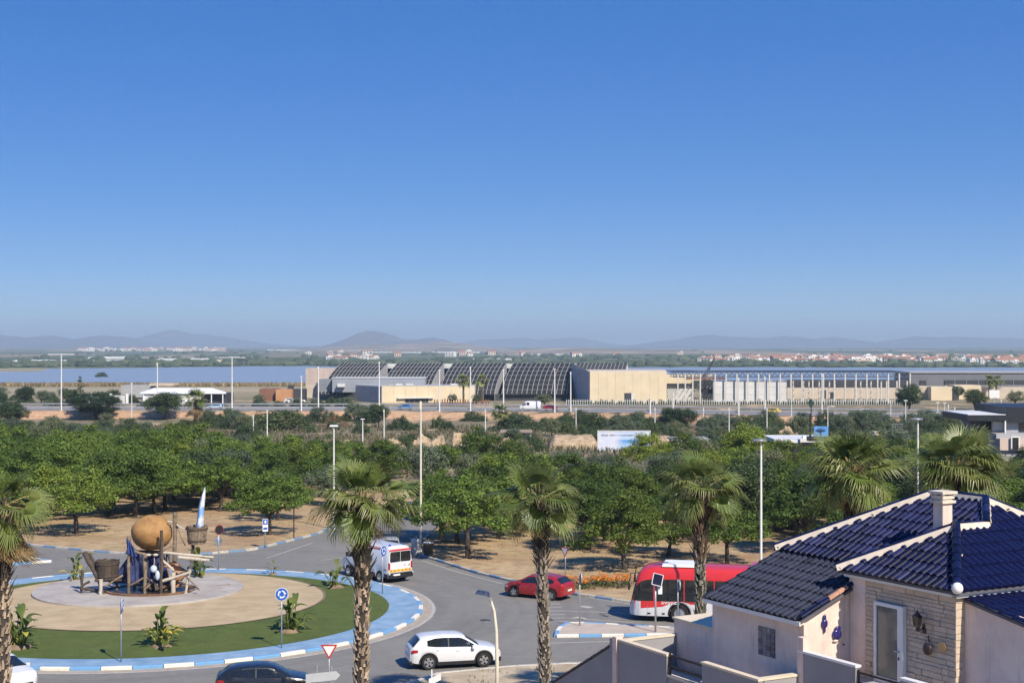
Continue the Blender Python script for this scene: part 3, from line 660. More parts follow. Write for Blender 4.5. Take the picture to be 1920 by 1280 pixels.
# trees standing alone in the park
TP = 'park trees with clear trunks'
for (x, y, k, s_, v, lab) in (
    (144, 1000, 'locust', 1.02, 0, 'umbrella-shaped green tree, foremost on the sand behind the left side of the roundabout'),
    (252, 968, 'locust', 1.1, 1, 'green tree with a thick dark trunk right above the ochre boulder'),
    (290, 962, 'locust', 1.0, 2, 'green tree with a short trunk between the boulder and the bucket with the blade'),
    (506, 1002, 'locust', .98, 3, 'green tree on a leaning dark trunk beside the blue information sign'),
    (877, 1046, 'locust', 1.12, 4, 'wide green tree on a straight dark trunk, nearest the right kerb of the north road'),
    (829, 1012, 'locust', 1.0, 0, 'green tree on a grey trunk behind the tall cream lamp post'),
    (1104, 1030, 'locust2', 1.05, 0, 'deep green tree with a broad dark trunk beyond the red car'),
    (1172, 1067, 'locust2', 1.05, 1, 'deep green tree with a pale ringed trunk above the orange flower bed'),
    (1252, 1042, 'locust2', .92, 2, 'deep green low-branched tree rising behind the front of the bus'),
    (1364, 1056, 'locust', .86, 1, 'light green slim-trunked tree right of the fourth palm, behind the bus roof'),
    (1481, 990, 'locust2', 1.0, 0, 'deep green tree left of the fifth palm, behind the blue-tiled roof'),
    (1425, 975, 'locust2', .95, 2, 'deep green tree just behind the grey lamp post beside the blue roof')):
    px, py = gp(x, y); plant(k, px, py, lab, TP, s_, var=v)
px, py = gp(383, 948); plant('pine', px, py, 'dark blue-green gnarled tree just behind the bucket with the blade', TP, .95, var=0)
# the closed canopy, by region
spots = [(-35.6, 123)]
def fill(x0, x1, y0, y1, step, kinds, label, group, sc=1.0, keep=1.0, cat='tree', ok=None):
    y = y0; r = 0
    while y < y1:
        xx0, xx1 = [((p - 960) / F * y) for p in (x0, x1)]
        x = xx0 + (r % 2) * step / 2; row = []
        while x < xx1:
            px, py = x + R.uniform(-.35, .35) * step, y + R.uniform(-.35, .35) * step
            if R.random() < keep and (ok is None or ok(px, py)) and all((px - a) ** 2 + (py - b_) ** 2 > (step * .62) ** 2 for a, b_ in spots):
                spots.append((px, py)); row.append(plant(R.choice(kinds), px, py, label, group, sc * R.uniform(.85, 1.15), cat=cat))
            x += step
        number(row, label + ', ' + ('front' if r == 0 else nth(r)) + ' row')
        y += step * .86; r += 1
fill(-90, 130, 128, 190, 5.6, ['locust', 'locust', 'locust', 'locust2'], 'green tree in the far left canopy', 'canopy trees far left', 1.0)
fill(130, 320, 136, 192, 5.4, ['locust'] * 5 + ['locust2'], 'bright green tree in the canopy behind the boulder', 'canopy trees behind the sculpture', 1.02)
fill(320, 480, 140, 190, 5.4, ['locust', 'locust', 'locust', 'locust2', 'olive'], 'green tree in the canopy right of the bucket', 'canopy trees left of centre', .98)
fill(480, 700, 132, 178, 5.4, ['locust', 'locust', 'olive', 'locust2'], 'green tree in the grove left of the north road', 'grove left of the north road', .92, .85, ok=lambda a, b_: a < -16.5 and not (a > -22 and b_ < 128) or b_ > 163)
fill(700, 960, 160, 176, 5.4, ['locust', 'locust2', 'olive', 'locust'], 'green tree beyond the bend of the north road', 'grove beyond the bend', .95, .9)
fill(790, 960, 112, 141, 5.2, ['locust', 'locust', 'locust2'], 'green tree in the grove right of the north road', 'grove right of the north road', 1.0, .9, ok=lambda a, b_: a > -4.5 + (b_ - 112) * .02 and b_ > 117)
fill(960, 1130, 124, 142, 5.0, ['locust2', 'locust2', 'locust'], 'deep green tree behind the third palm', 'trees behind the third palm', 1.0, .95)
fill(960, 1240, 159, 168, 4.2, ['olive'], 'grey-green olive-like tree below the billboard', 'olive trees below the billboard', .84, .9)
fill(1130, 1330, 118, 142, 4.9, ['locust2', 'locust2', 'locust'], 'deep green tree behind the bus and the fourth palm', 'trees behind the fourth palm', 1.0, .95)
fill(1240, 1500, 159, 184, 5.4, ['locust2', 'locust', 'olive'], 'green tree in the far grove right of the billboard', 'far grove right of the billboard', .98, .9)
fill(1350, 1560, 122, 142, 5.0, ['locust2', 'locust2', 'pine'], 'dark green tree left of the fifth palm', 'trees left of the fifth palm', .95, .9, ok=lambda a, b_: not 24.5 < a < 29.5)
fill(1560, 2010, 112, 141, 5.2, ['locust2', 'locust2', 'pine', 'locust'], 'dark green tree behind the two right palms', 'trees behind the right palms', .92, .92)
fill(1500, 1800, 159, 182, 5.4, ['locust2', 'locust', 'bush'], 'green tree in the grove before the black building', 'grove before the black building', .9, .85)
# scrubland
def pbush(kind, x, yb, wpx, hpx, label, group, cat='bush', zz=-3.0):
    D = (H - zz) * F / (yb - HZ); X = (x - 960) / F * D
    if D > 340: D = hwy(X) - 19; 
    sp_ = F / D; base = {'bush': (2.9, 3.3), 'pine': (3.2, 6.4), 'dry': (1.5, 1.3), 'rust': (2.9, 2.2), 'olive': (2.8, 4.6), 'conifer': (1.9, 6.8)}[kind]
    sz = hpx / sp_ / base[1]; sx_ = wpx / sp_ / 2 / base[0]
    o = plant(kind, X, D, label, group, 1.0, cat=cat); o.scale = (sx_, sx_, sz); o.location.z = tz(X, D) - .1; return o
SBG = 'dark bushes in the scrub'
for (k, x, yb, wp, hp, lab) in (
    ('pine', 20, 800, 70, 55, 'dark pine bush at the left edge of the picture below the highway'),
    ('pine', 112, 797, 112, 55, 'broad dark pine bush hiding the highway right of the left edge'),
    ('pine', 253, 797, 78, 58, 'rounded dark pine bush below the left end of the white marquee'),
    ('bush', 345, 800, 34, 20, 'almost black small bush beside the thick-skirted palm'),
    ('bush', 440, 800, 74, 34, 'dark bush right of the thick-skirted palm'),
    ('bush', 520, 806, 150, 46, 'long dark green thicket in the middle of the scrub, left of the red-brown shrub'),
    ('rust', 628, 799, 60, 26, 'red-brown dry shrub below the highway bank'),
    ('bush', 677, 815, 40, 28, 'small dark bush below the cream building'),
    ('pine', 711, 800, 44, 50, 'dark tree standing in front of the cream building'),
    ('bush', 750, 808, 58, 36, 'round dark green bush right of the tree before the cream building'),
    ('bush', 822, 802, 34, 30, 'small round dark bush on the bare bank below the curved roofs'),
    ('bush', 975, 806, 118, 36, 'long green mound of bushes below the white van'),
    ('bush', 885, 796, 56, 22, 'low green bush left of the mound below the white van'),
    ('bush', 1120, 808, 74, 42, 'dark bush below the door of the cream hall'),
    ('bush', 1190, 806, 84, 34, 'dark bush right below the cream hall, above the billboard'),
    ('pine', 1274, 806, 84, 48, 'large dark thicket above the billboard, before the building frame'),
    ('olive', 1360, 806, 64, 34, 'blue-grey bush below the pale wall of the building frame'),
    ('bush', 1425, 806, 70, 32, 'dark bush below the yellow and white car'),
    ('bush', 1552, 806, 62, 46, 'dark rounded bush below the columns, right of the green cross sign'),
    ('olive', 1640, 802, 80, 38, 'grey-green bush right of the rounded one below the columns'),
    ('bush', 1590, 810, 80, 34, 'low dark bush in front of the grey-green one, above the fifth palm'),
    ('bush', 1710, 800, 60, 32, 'green bush below the lone pine on the right'),
    ('bush', 1785, 795, 70, 24, 'low dark bush among the lamp posts on the right')):
    pbush(k, x, yb, wp, hp, lab, SBG)
BUSHG = 'small bushes scattered in the scrub'
def scatter(n, xa, xb, ya, yb, kinds, label, group, s0, s1, ok=None, cat='bush'):
    done = []
    for _ in range(n):
        yy = R.uniform(ya, yb); xx = (R.uniform(xa, xb) - 960) / F * yy
        if ok and not ok(xx, yy): continue
        done.append(plant(R.choice(kinds), xx, yy, label, group, R.uniform(s0, s1), cat=cat))
    done.sort(key=lambda o: o.location.y); k3 = (len(done) + 2) // 3
    for i, nm in enumerate(('near', 'middle', 'far')): number(done[i * k3:(i + 1) * k3], label + ', ' + nm + ' belt')
scatter(95, -60, 480, 196, 335, ['bush', 'bush', 'dry', 'olive'], 'green bush in the scrub above the left canopy', 'scrub bushes left', .5, 1.1)
scatter(85, 480, 960, 196, 338, ['dry', 'dry', 'bush', 'dry'], 'greyish bush in the scrub below the cream front', 'scrub bushes in the middle', .4, .85)
scatter(120, 960, 1430, 190, 340, ['bush', 'dry', 'bush', 'olive'], 'bush in the scrub around the billboard', 'scrub bushes round the billboard', .4, 1.0, ok=lambda x, y: not (5 < x < 27 and 186 < y < 262))
scatter(130, 1430, 2000, 190, 322, ['bush', 'bush', 'bush', 'olive'], 'bush in the scrub behind the right palms', 'scrub bushes right', .5, 1.15)
foot = []
for _ in range(72):
    xq = R.choice((R.uniform(1050, 1950), R.uniform(1050, 1950), R.uniform(380, 720))); D = 370
    for _ in range(5): X = (xq - 960) / F * D; D = hwy(X) - 20 - 0
    D -= R.uniform(0, 16); foot.append(plant(R.choice(['bush', 'bush', 'olive']), (xq - 960) / F * D, D, '', 'bushes at the foot of the highway bank', R.uniform(.55, 1.0), cat='bush'))
number(foot, 'dark bush at the foot of the highway bank')
scatter(34, -60, 260, 408, 470, ['bush', 'pine', 'olive', 'bush'], 'dark tree beyond the highway at the left', 'trees beyond the highway left', .6, 1.0, cat='tree')
scatter(26, 260, 600, 405, 428, ['bush', 'olive', 'bush'], 'shrub between the highway and the white marquee', 'shrubs by the marquee', .45, .8)
scatter(22, 480, 660, 412, 432, ['bush', 'bush', 'olive'], 'shrub before the shaded grey side of the low building', 'shrubs by the low building', .45, .75)
for (x, y0, y1, wp, k, lab) in ((150, 738, 705, 20, 'conifer', 'slender conifer beyond the highway, right of the first tall lamp'), (190, 706, 696, 26, 'bush', 'lone dark bush at the lagoon shore'), (848, 756, 737, 22, 'olive', 'small round tree before the low cream front'), (893, 757, 738, 24, 'olive', 'small bushy tree at the right corner of the cream front'),
                          (1703, 772, 718, 60, 'pine', 'lone dark pine before the right end of the building frame'), (1829, 773, 728, 46, 'pine', 'dark round pine left of the small white billboard'), (1797, 748, 722, 26, 'olive', 'small tree against the cream wall right of the frame'), (1905, 760, 730, 44, 'olive', 'grey-green tree at the right edge behind the black building'), (1020, 765, 742, 40, 'olive', 'pale green bush under the last curved roof')):
    D = 424 if y0 > 720 else 1090
    if x in (1703, 1829): D = 392
    s_ = F / D; base = {'conifer': (1.9, 6.8), 'bush': (2.9, 3.3), 'olive': (2.8, 4.6), 'pine': (3.2, 6.4)}[k]
    X = (x - 960) / F * D; o = plant(k, X, D, lab, 'single trees near the halls', cat='tree'); zb = H - (y0 - HZ) / F * D
    o.scale = (wp / s_ / 2 / base[0],) * 2 + ((y0 - y1) / s_ / base[1],); o.location.z = max(zb, tz(X, D) - .3)
# dry grass and weeds: nobody could count it
def grass(name, n, region, h0, h1, cols, label, seed):
    rr = random.Random(seed); vs = []; fs = []
    for _ in range(n):
        p = region(rr)
        if p is None: continue
        x, y = p; z = tz(x, y)
        for _ in range(4):
            a = rr.uniform(0, 6.28); h = rr.uniform(h0, h1); d = Vector((math.cos(a), math.sin(a), 0)); q = Vector((x + rr.uniform(-.15, .15), y + rr.uniform(-.15, .15), z - .05)); wv_ = Vector((-d.y, d.x, 0)) * h * .16
            i = len(vs); vs += [q - wv_, q + wv_, q + d * h * .5 + Vector((0, 0, h))]; fs.append((i, i + 1, i + 2))
    return tag(MB().add(vs, fs).obj(name, leafmat('grass_' + name, cols, trans=.2)), label, 'grass', kind='stuff')
def reg_scrub(rr):
    y = 195 + 150 * rr.random() ** 1.0; return ((rr.uniform(-60, 1980) - 960) / F * y, y)
grass('dry_grass', 15000, reg_scrub, .35, 1.0, [(.15, .125, .08), (.21, .175, .115), (.12, .115, .06), (.28, .23, .15)], 'dry grey-brown grass covering the scrubland', 5)
def reg_park(rr):
    y = rr.uniform(100, 160); x = rr.uniform(-62, 60)
    if -17 < x < -4 or (y > 141 and x > -14) or (x < -4 and y < 124): return None
    if y < 112 and x < 4: return None
    if mnoise.noise((x * .15, y * .15, 1)) < .05: return None
    return (x, y)
grass('park_weeds', 2600, reg_park, .1, .28, [(.16, .14, .06), (.13, .13, .045), (.24, .2, .11)], 'dry weeds on the sandy park ground', 6)
def reg_verge(rr):
    x = rr.uniform(-2, 9); y = rr.uniform(62, 71.6)
    if mnoise.noise((x * .5, y * .5, 1)) < .1: return None
    return (x, y)
grass('verge_weeds', 500, reg_verge, .15, .35, [(.16, .15, .06), (.10, .13, .04), (.26, .21, .12)], 'weeds on the sandy verge at the bottom of the picture', 7)
# orange flower bed
fb = thing('flower_bed', 'bed of orange flowers beside the kerb, left of the bus', 'flower bed', G(1122, 1098))
cl = [(Vector((R.uniform(-2.0, 2.3), R.uniform(-1.2, 1.0), R.uniform(.15, .4))), R.uniform(.3, .45)) for _ in range(60)]
tag(leaf_cloud(cl, 160, .12, .8, 3).obj('leaves', LG['locust2'], fb), kind='stuff')
tag(leaf_cloud([(c + Vector((0, 0, .28)), .4) for c, r in cl[:52]], 130, .10, .35, 4, asp=.9, up=1.5).obj('flowers', leafmat('petals_orange', [(.55, .17, .015), (.65, .25, .02), (.5, .12, .01), (.6, .33, .05)], trans=.2), fb), kind='stuff')
# ---------------------------------------------------------------- fan palms
m, t, b, out = nmat('palm_frond')
at = nd(t, 'ShaderNodeAttribute', attribute_name='tip'); oi = nd(t, 'ShaderNodeObjectInfo'); g2 = nd(t, 'ShaderNodeNewGeometry')
fc = ramp(t, oi.outputs['Random'], [(0, (.10, .15, .03)), (.5, (.16, .215, .05)), (1, (.23, .265, .08))])
fc = mixc(t, ramp(t, at.outputs['Fac'], [(.5, 0), (1.0, .6)]), fc, (.34, .27, .11))
t.links.new(fc, b.inputs['Base Color']); b.inputs['Roughness'].default_value = .42; b.inputs['Specular IOR Level'].default_value = .5
tr_ = nd(t, 'ShaderNodeBsdfTranslucent'); t.links.new(fc, tr_.inputs[0]); mx = nd(t, 'ShaderNodeMixShader'); mx.inputs[0].default_value = .28
t.links.new(b.outputs[0], mx.inputs[1]); t.links.new(tr_.outputs[0], mx.inputs[2]); t.links.new(mx.outputs[0], out.inputs[0]); FROND = m
DEAD = leafmat('palm_dead', [(.22, .155, .08), (.30, .22, .12), (.17, .12, .065)], trans=.2)
PETI = mat('palm_petiole', (.26, .25, .08), .5, .2, 5, col2=(.34, .26, .11))
def frond_mesh(seed, pet, r1, r2, bend, droop, n=30, span=118, mt=None):
    rr = random.Random(seed); mb = MB()
    pts = [(0, pet * q, -bend * q * q) for q in (0, .25, .5, .75, 1)]
    hub = Vector(pts[-1]); tn = Vector((0, 1, -2 * bend / max(pet, .1))).normalized(); up = Vector((0, -tn.z, tn.y)).normalized(); sd_ = Vector((1, 0, 0))
    mb.k = 1; mb.tube(pts, [.035, .03, .025, .022, .018], 5); mb.k = 0
    nb = len(mb.v); tips = [0.0] * nb; V = [hub]; T = [0.0]
    fold = rr.uniform(.12, .3)
    def pos(a, r, lift, drop):
        d = tn * math.cos(a) + sd_ * math.sin(a)
        return hub + d * r + up * (lift + fold * abs(math.sin(a)) * r) + Vector((0, 0, -drop))
    B, M_, T1, T2 = [], [], [], []
    for i in range(n + 1):
        a = rad(lerp(-span, span, i / n)); V.append(pos(a, r1 * rr.uniform(.9, 1.02), -.03, droop * .10)); T.append(.15); B.append(len(V) - 1)
    fs = []
    for i in range(n):
        a = rad(lerp(-span, span, (i + .5) / n)); rl = r2 * (.72 + .28 * math.cos(a * .75)) * rr.uniform(.9, 1.08)
        V.append(pos(a, r1 * 1.0, .035, droop * .10)); T.append(.2); mI = len(V) - 1
        rm = lerp(r1, rl, .55); V.append(pos(a + rr.uniform(-.03, .03), rm, .0, droop * (.35 + rr.uniform(-.05, .1)))); T.append(.6); t1 = len(V) - 1
        da = (rl - rm) * .75; V.append(pos(a + rr.uniform(-.08, .08), rm + da * max(.15, 1 - droop * 1.1), 0, droop * (.6 + rr.uniform(0, .5)) + da * .3)); T.append(1.0); t2 = len(V) - 1
        e = .022; d_ = sd_ * math.cos(a) - tn * math.sin(a); V.append(V[t1] + d_ * e); T.append(.6); V.append(V[t1] - d_ * e); T.append(.6); e1_, e2_ = len(V) - 2, len(V) - 1
        fs += [(0, B[i], mI), (0, mI, B[i + 1]), (B[i], e2_, e1_, B[i + 1]), (e2_, t2, e1_)]
        if i % 2: pass
    mb.add(V, fs); tips += T
    me = mb.mesh('frond', [mt or FROND, PETI if mt is None else mt]); at_ = me.attributes.new('tip', 'FLOAT', 'POINT'); at_.data.foreach_set('value', tips); return me
FR = {'up': [frond_mesh(1, .95, .46, 1.2, .05, .12, 34), frond_mesh(2, .85, .44, 1.15, .1, .22, 34)],
      'mid': [frond_mesh(3, .95, .42, 1.2, .22, .6, 34), frond_mesh(4, 1.0, .42, 1.2, .28, .65, 34), frond_mesh(5, .9, .42, 1.15, .2, .55, 34)],
      'low': [frond_mesh(6, .85, .38, 1.1, .3, .75, 34), frond_mesh(7, .8, .38, 1.05, .32, .85, 34)],
      'dead': [frond_mesh(8, .8, .3, .9, .6, .9, n=20, span=80, mt=DEAD), frond_mesh(9, .75, .25, .8, .6, .8, n=18, span=70, mt=DEAD)]}
TRK = mat('palm_trunk_core', (.03, .025, .022), .95, .4, 9, .8, 20, col2=(.075, .062, .052))
BOOT = leafmat('palm_boot', [(.13, .11, .09), (.26, .23, .20), (.40, .36, .31), (.2, .17, .14)], trans=0, rough=.9)
BOOTD = leafmat('palm_boot_dark', [(.045, .035, .028), (.09, .07, .055), (.16, .12, .09)], trans=0, rough=.9)
def boots(seed, h, r0, r1, z0, z1, ln, wd, n, out_=.5):
    rr = random.Random(seed); vs = []; fs = []
    for k in range(n):
        q = (k + rr.random()) / n; z = lerp(z0, z1, q); a = k * 2.39996 + rr.uniform(-.7, .7); r = lerp(r0, r1, z / h)
        d = Vector((math.cos(a), math.sin(a), 0)); s_ = Vector((-d.y, d.x, 0)) * wd * rr.uniform(.6, 1.2); l = ln * rr.uniform(.35, 1.7)
        p = d * r * .96 + Vector((0, 0, z)); tp = p + d * l * out_ * rr.uniform(.6, 1.3) + Vector((0, 0, l)); th = d * .05
        i = len(vs); vs += [p - s_, p + s_, tp + s_ * .45, tp - s_ * .45, p - s_ * .6 + th, p + s_ * .6 + th]; fs += [(i + 4, i + 5, i + 2, i + 3), (i, i + 4, i + 3), (i + 5, i + 1, i + 2), (i, i + 1, i + 5, i + 4)]
    return MB().add(vs, fs)
def palm(loc, h, r0, r1, label, group, seed, nf=30, dead=5, size=1.0, lean=(0, 0), skirt=.9):
    rr = random.Random(seed); root = thing('fan_palm', label, 'palm tree', loc, 0, group)
    pts = []; rs = []
    for i in range(15):
        q = i / 14; pts.append((lean[0] * q * q, lean[1] * q * q, h * q - (.15 if i == 0 else 0))); rs.append(lerp(r0, r1, q) * rr.uniform(.95, 1.05) * (1.15 if i == 0 else 1))
    MB().tube(pts, rs, 14).obj('trunk', TRK, root, smooth=True)
    o = boots(seed, h, r0, r1, .1, h * .80, .19, .06, int(46 * h), .45); 
    def bend(mb): mb.v = [(x + lean[0] * (z / h) ** 2, y_ + lean[1] * (z / h) ** 2, z) for x, y_, z in mb.v]; return mb
    tag(bend(o).obj('leaf_scars', BOOT, root), kind='stuff')
    tag(bend(boots(seed + 1, h, r0 * .98, r1 * 1.0, h * .70, h * .99, .32, .055, int(170 * h / 8), .62)).obj('leaf_bases', BOOTD, root), kind='stuff')
    top = Vector((lean[0], lean[1], h))
    def fr(kind, el, az, sc_):
        o = put('frond', rr.choice(FR[kind]), root, top + Vector((math.cos(az), math.sin(az), 0)) * r1 * .5 + Vector((0, 0, rr.uniform(-.15, .1))))
        o.rotation_mode = 'QUATERNION'
        o.rotation_quaternion = (Matrix.Rotation(az - math.pi / 2, 3, 'Z') @ Matrix.Rotation(el, 3, 'X') @ Matrix.Rotation(rr.uniform(-.6, .6), 3, 'Y')).to_quaternion(); o.scale = (sc_,) * 3
    ga = rr.uniform(0, 6.28)
    for k in range(nf):
        q = k / (nf - 1); az = ga + k * 2.39996 + rr.uniform(-.2, .2); el = rad(lerp(84, -20, q ** .95) + rr.uniform(-10, 10))
        kind = 'up' if q < .28 else 'mid' if q < .66 else 'low'; fr(kind, el, az, size * rr.uniform(.9, 1.1) * (.85 if q < .15 else 1))
    for k in range(dead): fr('dead', rad(rr.uniform(-75, -50)), rr.uniform(0, 6.28), size * rr.uniform(.8, 1.05) * skirt)
    return root
PG = 'fan palms along the near pavement'
def palm_at(x, yc, D, r0, r1, label, seed, **k):
    p = PX(x, yc, D); return palm((p.x, p.y, .1), p.z - .1, r0, r1, label, PG, seed, **k)
palm_at(2, 950, 50, .27, .22, 'fan palm cut by the left edge of the picture', 31, size=.84, nf=22, dead=16, skirt=1.25)
palm_at(676, 936, 50, .215, .19, 'fan palm with the thickest trunk, in front of the white ambulance', 32, nf=22, dead=5, size=.90, lean=(.1, 0))
palm_at(1022, 938, 60, .20, .175, 'fan palm in front of the red car', 33, nf=20, dead=5, size=.95, lean=(-.25, 0))
palm_at(1312, 918, 60, .19, .17, 'fan palm in front of the red and white bus', 34, nf=21, dead=8, size=.95, lean=(.05, 0))
palm_at(1600, 885, 60, .25, .22, 'fan palm behind the blue-tiled roof, left of the chimney', 35, nf=36, dead=6, size=1.06)
palm_at(1792, 880, 61, .25, .22, 'rightmost fan palm, directly behind the chimney', 36, nf=36, dead=6, size=1.08)
# smaller palms further away
def far_palm(x, yb, yt, D, r, label, nf, size, skirt=False, seed=1):
    p = PX(x, yb, D); h = (yb - yt) / F * D * .8; g = palm((p.x, p.y, p.z), h, r, r * .8, label, 'palms further away', seed, nf=nf, dead=14 if skirt else 3, size=size, skirt=1.6 if skirt else .8); return g
far_palm(367, 800, 735, 330, .45, 'palm with a thick skirt of dead leaves below the white marquee', 20, 1.5, True, 41)
far_palm(869, 760, 702, 428, .26, 'slim palm before the low cream front', 14, 1.3, False, 42)
far_palm(905, 757, 702, 432, .26, 'slim palm at the right corner of the low cream front', 14, 1.3, False, 43)
far_palm(1855, 748, 705, 470, .26, 'slim palm left of the pair before the dark hall', 12, 1.3, False, 44)
far_palm(1868, 748, 704, 472, .26, 'slim palm right of the pair before the dark hall', 12, 1.3, False, 45)
far_palm(938, 790, 768, 325, .3, 'short bushy palm above the sandy mounds', 20, 1.25, False, 46)
far_palm(490, 870, 830, 165, .25, 'young palm in the middle of the canopy left of the second palm', 14, .9, False, 47)
# bird-of-paradise plants on the roundabout
PAD = leafmat('paddle_leaf', [(.07, .11, .025), (.12, .165, .035), (.19, .22, .06), (.30, .30, .10)], trans=.3, rough=.4)
PADY = leafmat('paddle_leaf_yellow', [(.45, .40, .05), (.50, .46, .10), (.38, .36, .08)], trans=.3, rough=.5)
def paddle(seed, h, lw, ll, outx):
    rr = random.Random(seed); L = []
    n = 8; mb = MB(); st = [(0, 0, 0), (0, outx * .25, h * .55), (0, outx * .7, h)]
    mb.tube(st, [.03, .022, .015], 5); rws = []
    for i in range(n + 1):
        q = i / n; c = Vector((0, outx * .7 + ll * .42 * q + .28 * q * q, h + ll * (.85 * q - .5 * q * q * (1 + outx)))); wd = lw * math.sin(math.pi * min(1, q * .92 + .08)) ** .7 * .5
        rws.append([c + Vector((-wd, 0, .35 * wd)), c, c + Vector((wd, 0, .35 * wd))])
    mb.rows(rws); return mb
PADM = [paddle(i, h, w_, l, o_).mesh('leaf', PAD, True) for i, (h, w_, l, o_) in enumerate(((.9, .30, .9, .25), (1.1, .26, 1.0, .15), (.6, .28, .8, .5), (.35, .26, .7, .7)))]
PADMY = [paddle(9, .55, .25, .6, .4).mesh('leaf', PADY, True)]
def strelitzia(x, y, label, n, s_, yel, seed):
    s_ *= 1.32; n = int(n * 1.25); rr = random.Random(seed); p = G(x, y, .16); root = thing('bird_of_paradise_plant', label, 'plant', p, 0, 'leafy plants on the roundabout')
    for k in range(n):
        o = put('leaf', rr.choice(PADMY) if rr.random() < yel else PADM[rr.randrange(4)], root, (rr.uniform(-.22, .22) * s_, rr.uniform(-.22, .22) * s_, 0)); o.rotation_euler = (rr.uniform(-.15, .1), 0, rr.uniform(0, 6.28)); q = s_ * rr.uniform(.6, 1.1); o.scale = (q, q, q)
    MB().ball((0, 0, .02), .45 * s_, 10, 5, (1, 1, .3), .2, seed).obj('soil', mat('soil', (.24, .17, .11), .95), root)
strelitzia(302, 1212, 'leafy plant with yellowed leaves on the front lawn, left of the roundabout sign', 26, .95, .22, 1)
strelitzia(545, 1184, 'dark green leafy plant just behind the blue roundabout sign on the front lawn', 24, .95, 0, 2)
strelitzia(628, 1101, 'tall narrow leafy plant on the lawn left of the ambulance', 15, .9, .02, 3)
strelitzia(36, 1214, 'leafy plant beside the leftmost palm trunk', 34, 1.05, .15, 4)
strelitzia(146, 1090, 'yellow-green leafy plant left of the sculpture at the back of the island', 14, 1.0, .35, 5)
strelitzia(512, 1076, 'tiny leafy plant at the back edge of the lawn', 5, .45, 0, 6)
strelitzia(374, 1084, 'dark leafy plant right behind the sculpture', 18, 1.05, 0, 7)
# ---------------------------------------------------------------- vehicles (heading +X, left side +Y, ground z=0)
def carpaint(name, c, rough=.28):
    m, t, b, out = nmat(name); v = coords(t)
    t.links.new(ramp(t, noise(t, v, 1.2, 3), [(.3, tuple(k * .93 for k in c)), (.7, c)]), b.inputs['Base Color']); b.inputs['Roughness'].default_value = rough
    b.inputs['Coat Weight'].default_value = .6; b.inputs['Coat Roughness'].default_value = .08
    return m
def lin(tab): return lambda x: interp(tab, x)
class Body:
    def __init__(s, xs, ring): s.xs = xs; s.ring = ring
    def P(s, x, r, sd=1, off=0.0):
        q = s.ring(x); i = min(int(r), len(q) - 2); f = r - i; y = lerp(q[i][0], q[i + 1][0], f); z = lerp(q[i][1], q[i + 1][1], f)
        if off:
            dy, dz = q[i + 1][0] - q[i][0], q[i + 1][1] - q[i][1]; l = math.hypot(dy, dz) or 1; y += off * dz / l; z -= off * dy / l
        return Vector((x, sd * y, z))
    def mesh(s, split=None):
        mb = MB(); rws = []
        for x in s.xs:
            q = s.ring(x); rws.append([Vector((x, y, z)) for y, z in q] + [Vector((x, -y, z)) for y, z in reversed(q[:-1])])
        n = len(rws[0])
        for i in range(len(rws) - 1):
            for k in range(n - 1):
                kk = min(k, n - 2 - k); mb.k = split(kk, (s.xs[i] + s.xs[i + 1]) / 2) if split else 0
                mb.add([rws[i][k], rws[i + 1][k], rws[i + 1][k + 1], rws[i][k + 1]], [(0, 1, 2, 3)])
        mb.k = split(0, s.xs[0]) if split else 0; mb.poly(rws[0]); mb.poly(list(reversed(rws[-1]))); mb.merge = True
        return mb
    def patch(s, pts, sd, off=.008, nx=8):        # pts: [(x, r_low, r_high)] along x
        rws = []
        for i in range(nx + 1):
            q = i / nx * (len(pts) - 1); k = min(int(q), len(pts) - 2); f = q - k; x, a, b_ = [lerp(pts[k][j], pts[k + 1][j], f) for j in range(3)]
            rws.append([s.P(x, lerp(a, b_, u), sd, off) for u in (0, .34, .67, 1)])
        return MB().rows(rws)
    def cross(s, x0, x1, r, off=.01, nx=5, mg=.0):  # band over the top from side to side (windscreen, rear window)
        rws = []; rn = len(s.ring(x0)) - 1
        for i in range(nx + 1):
            x = lerp(x0, x1, i / nx); row = []
            for k in range(9):
                u = -1 + k / 4; row.append(s.P(x, rn - (rn - r) * abs(u), -1 if u < 0 else 1, 0) + Vector((0, 0, 0)))
            rws.append(row)
        out = []
        for i, row in enumerate(rws):
            j = min(i + 1, nx); h = max(i - 1, 0); new = []
            for k, p in enumerate(row):
                d = (rws[j][k] - rws[h][k]).normalized(); n_ = Vector((-d.z, 0, d.x)); n_ = n_ if n_.z > 0 else -n_
                new.append(p + n_ * off)
            out.append(new)
        return MB().rows(out)
def weld(o):
    bm = bmesh.new(); bm.from_mesh(o.data); bmesh.ops.remove_doubles(bm, verts=bm.verts[:], dist=.0005); bmesh.ops.recalc_face_normals(bm, faces=bm.faces[:]); bm.to_mesh(o.data); bm.free()
    o.data.shade_smooth()
    try: o.data.set_sharp_from_angle(angle=rad(38))
    except Exception: pass
    return o
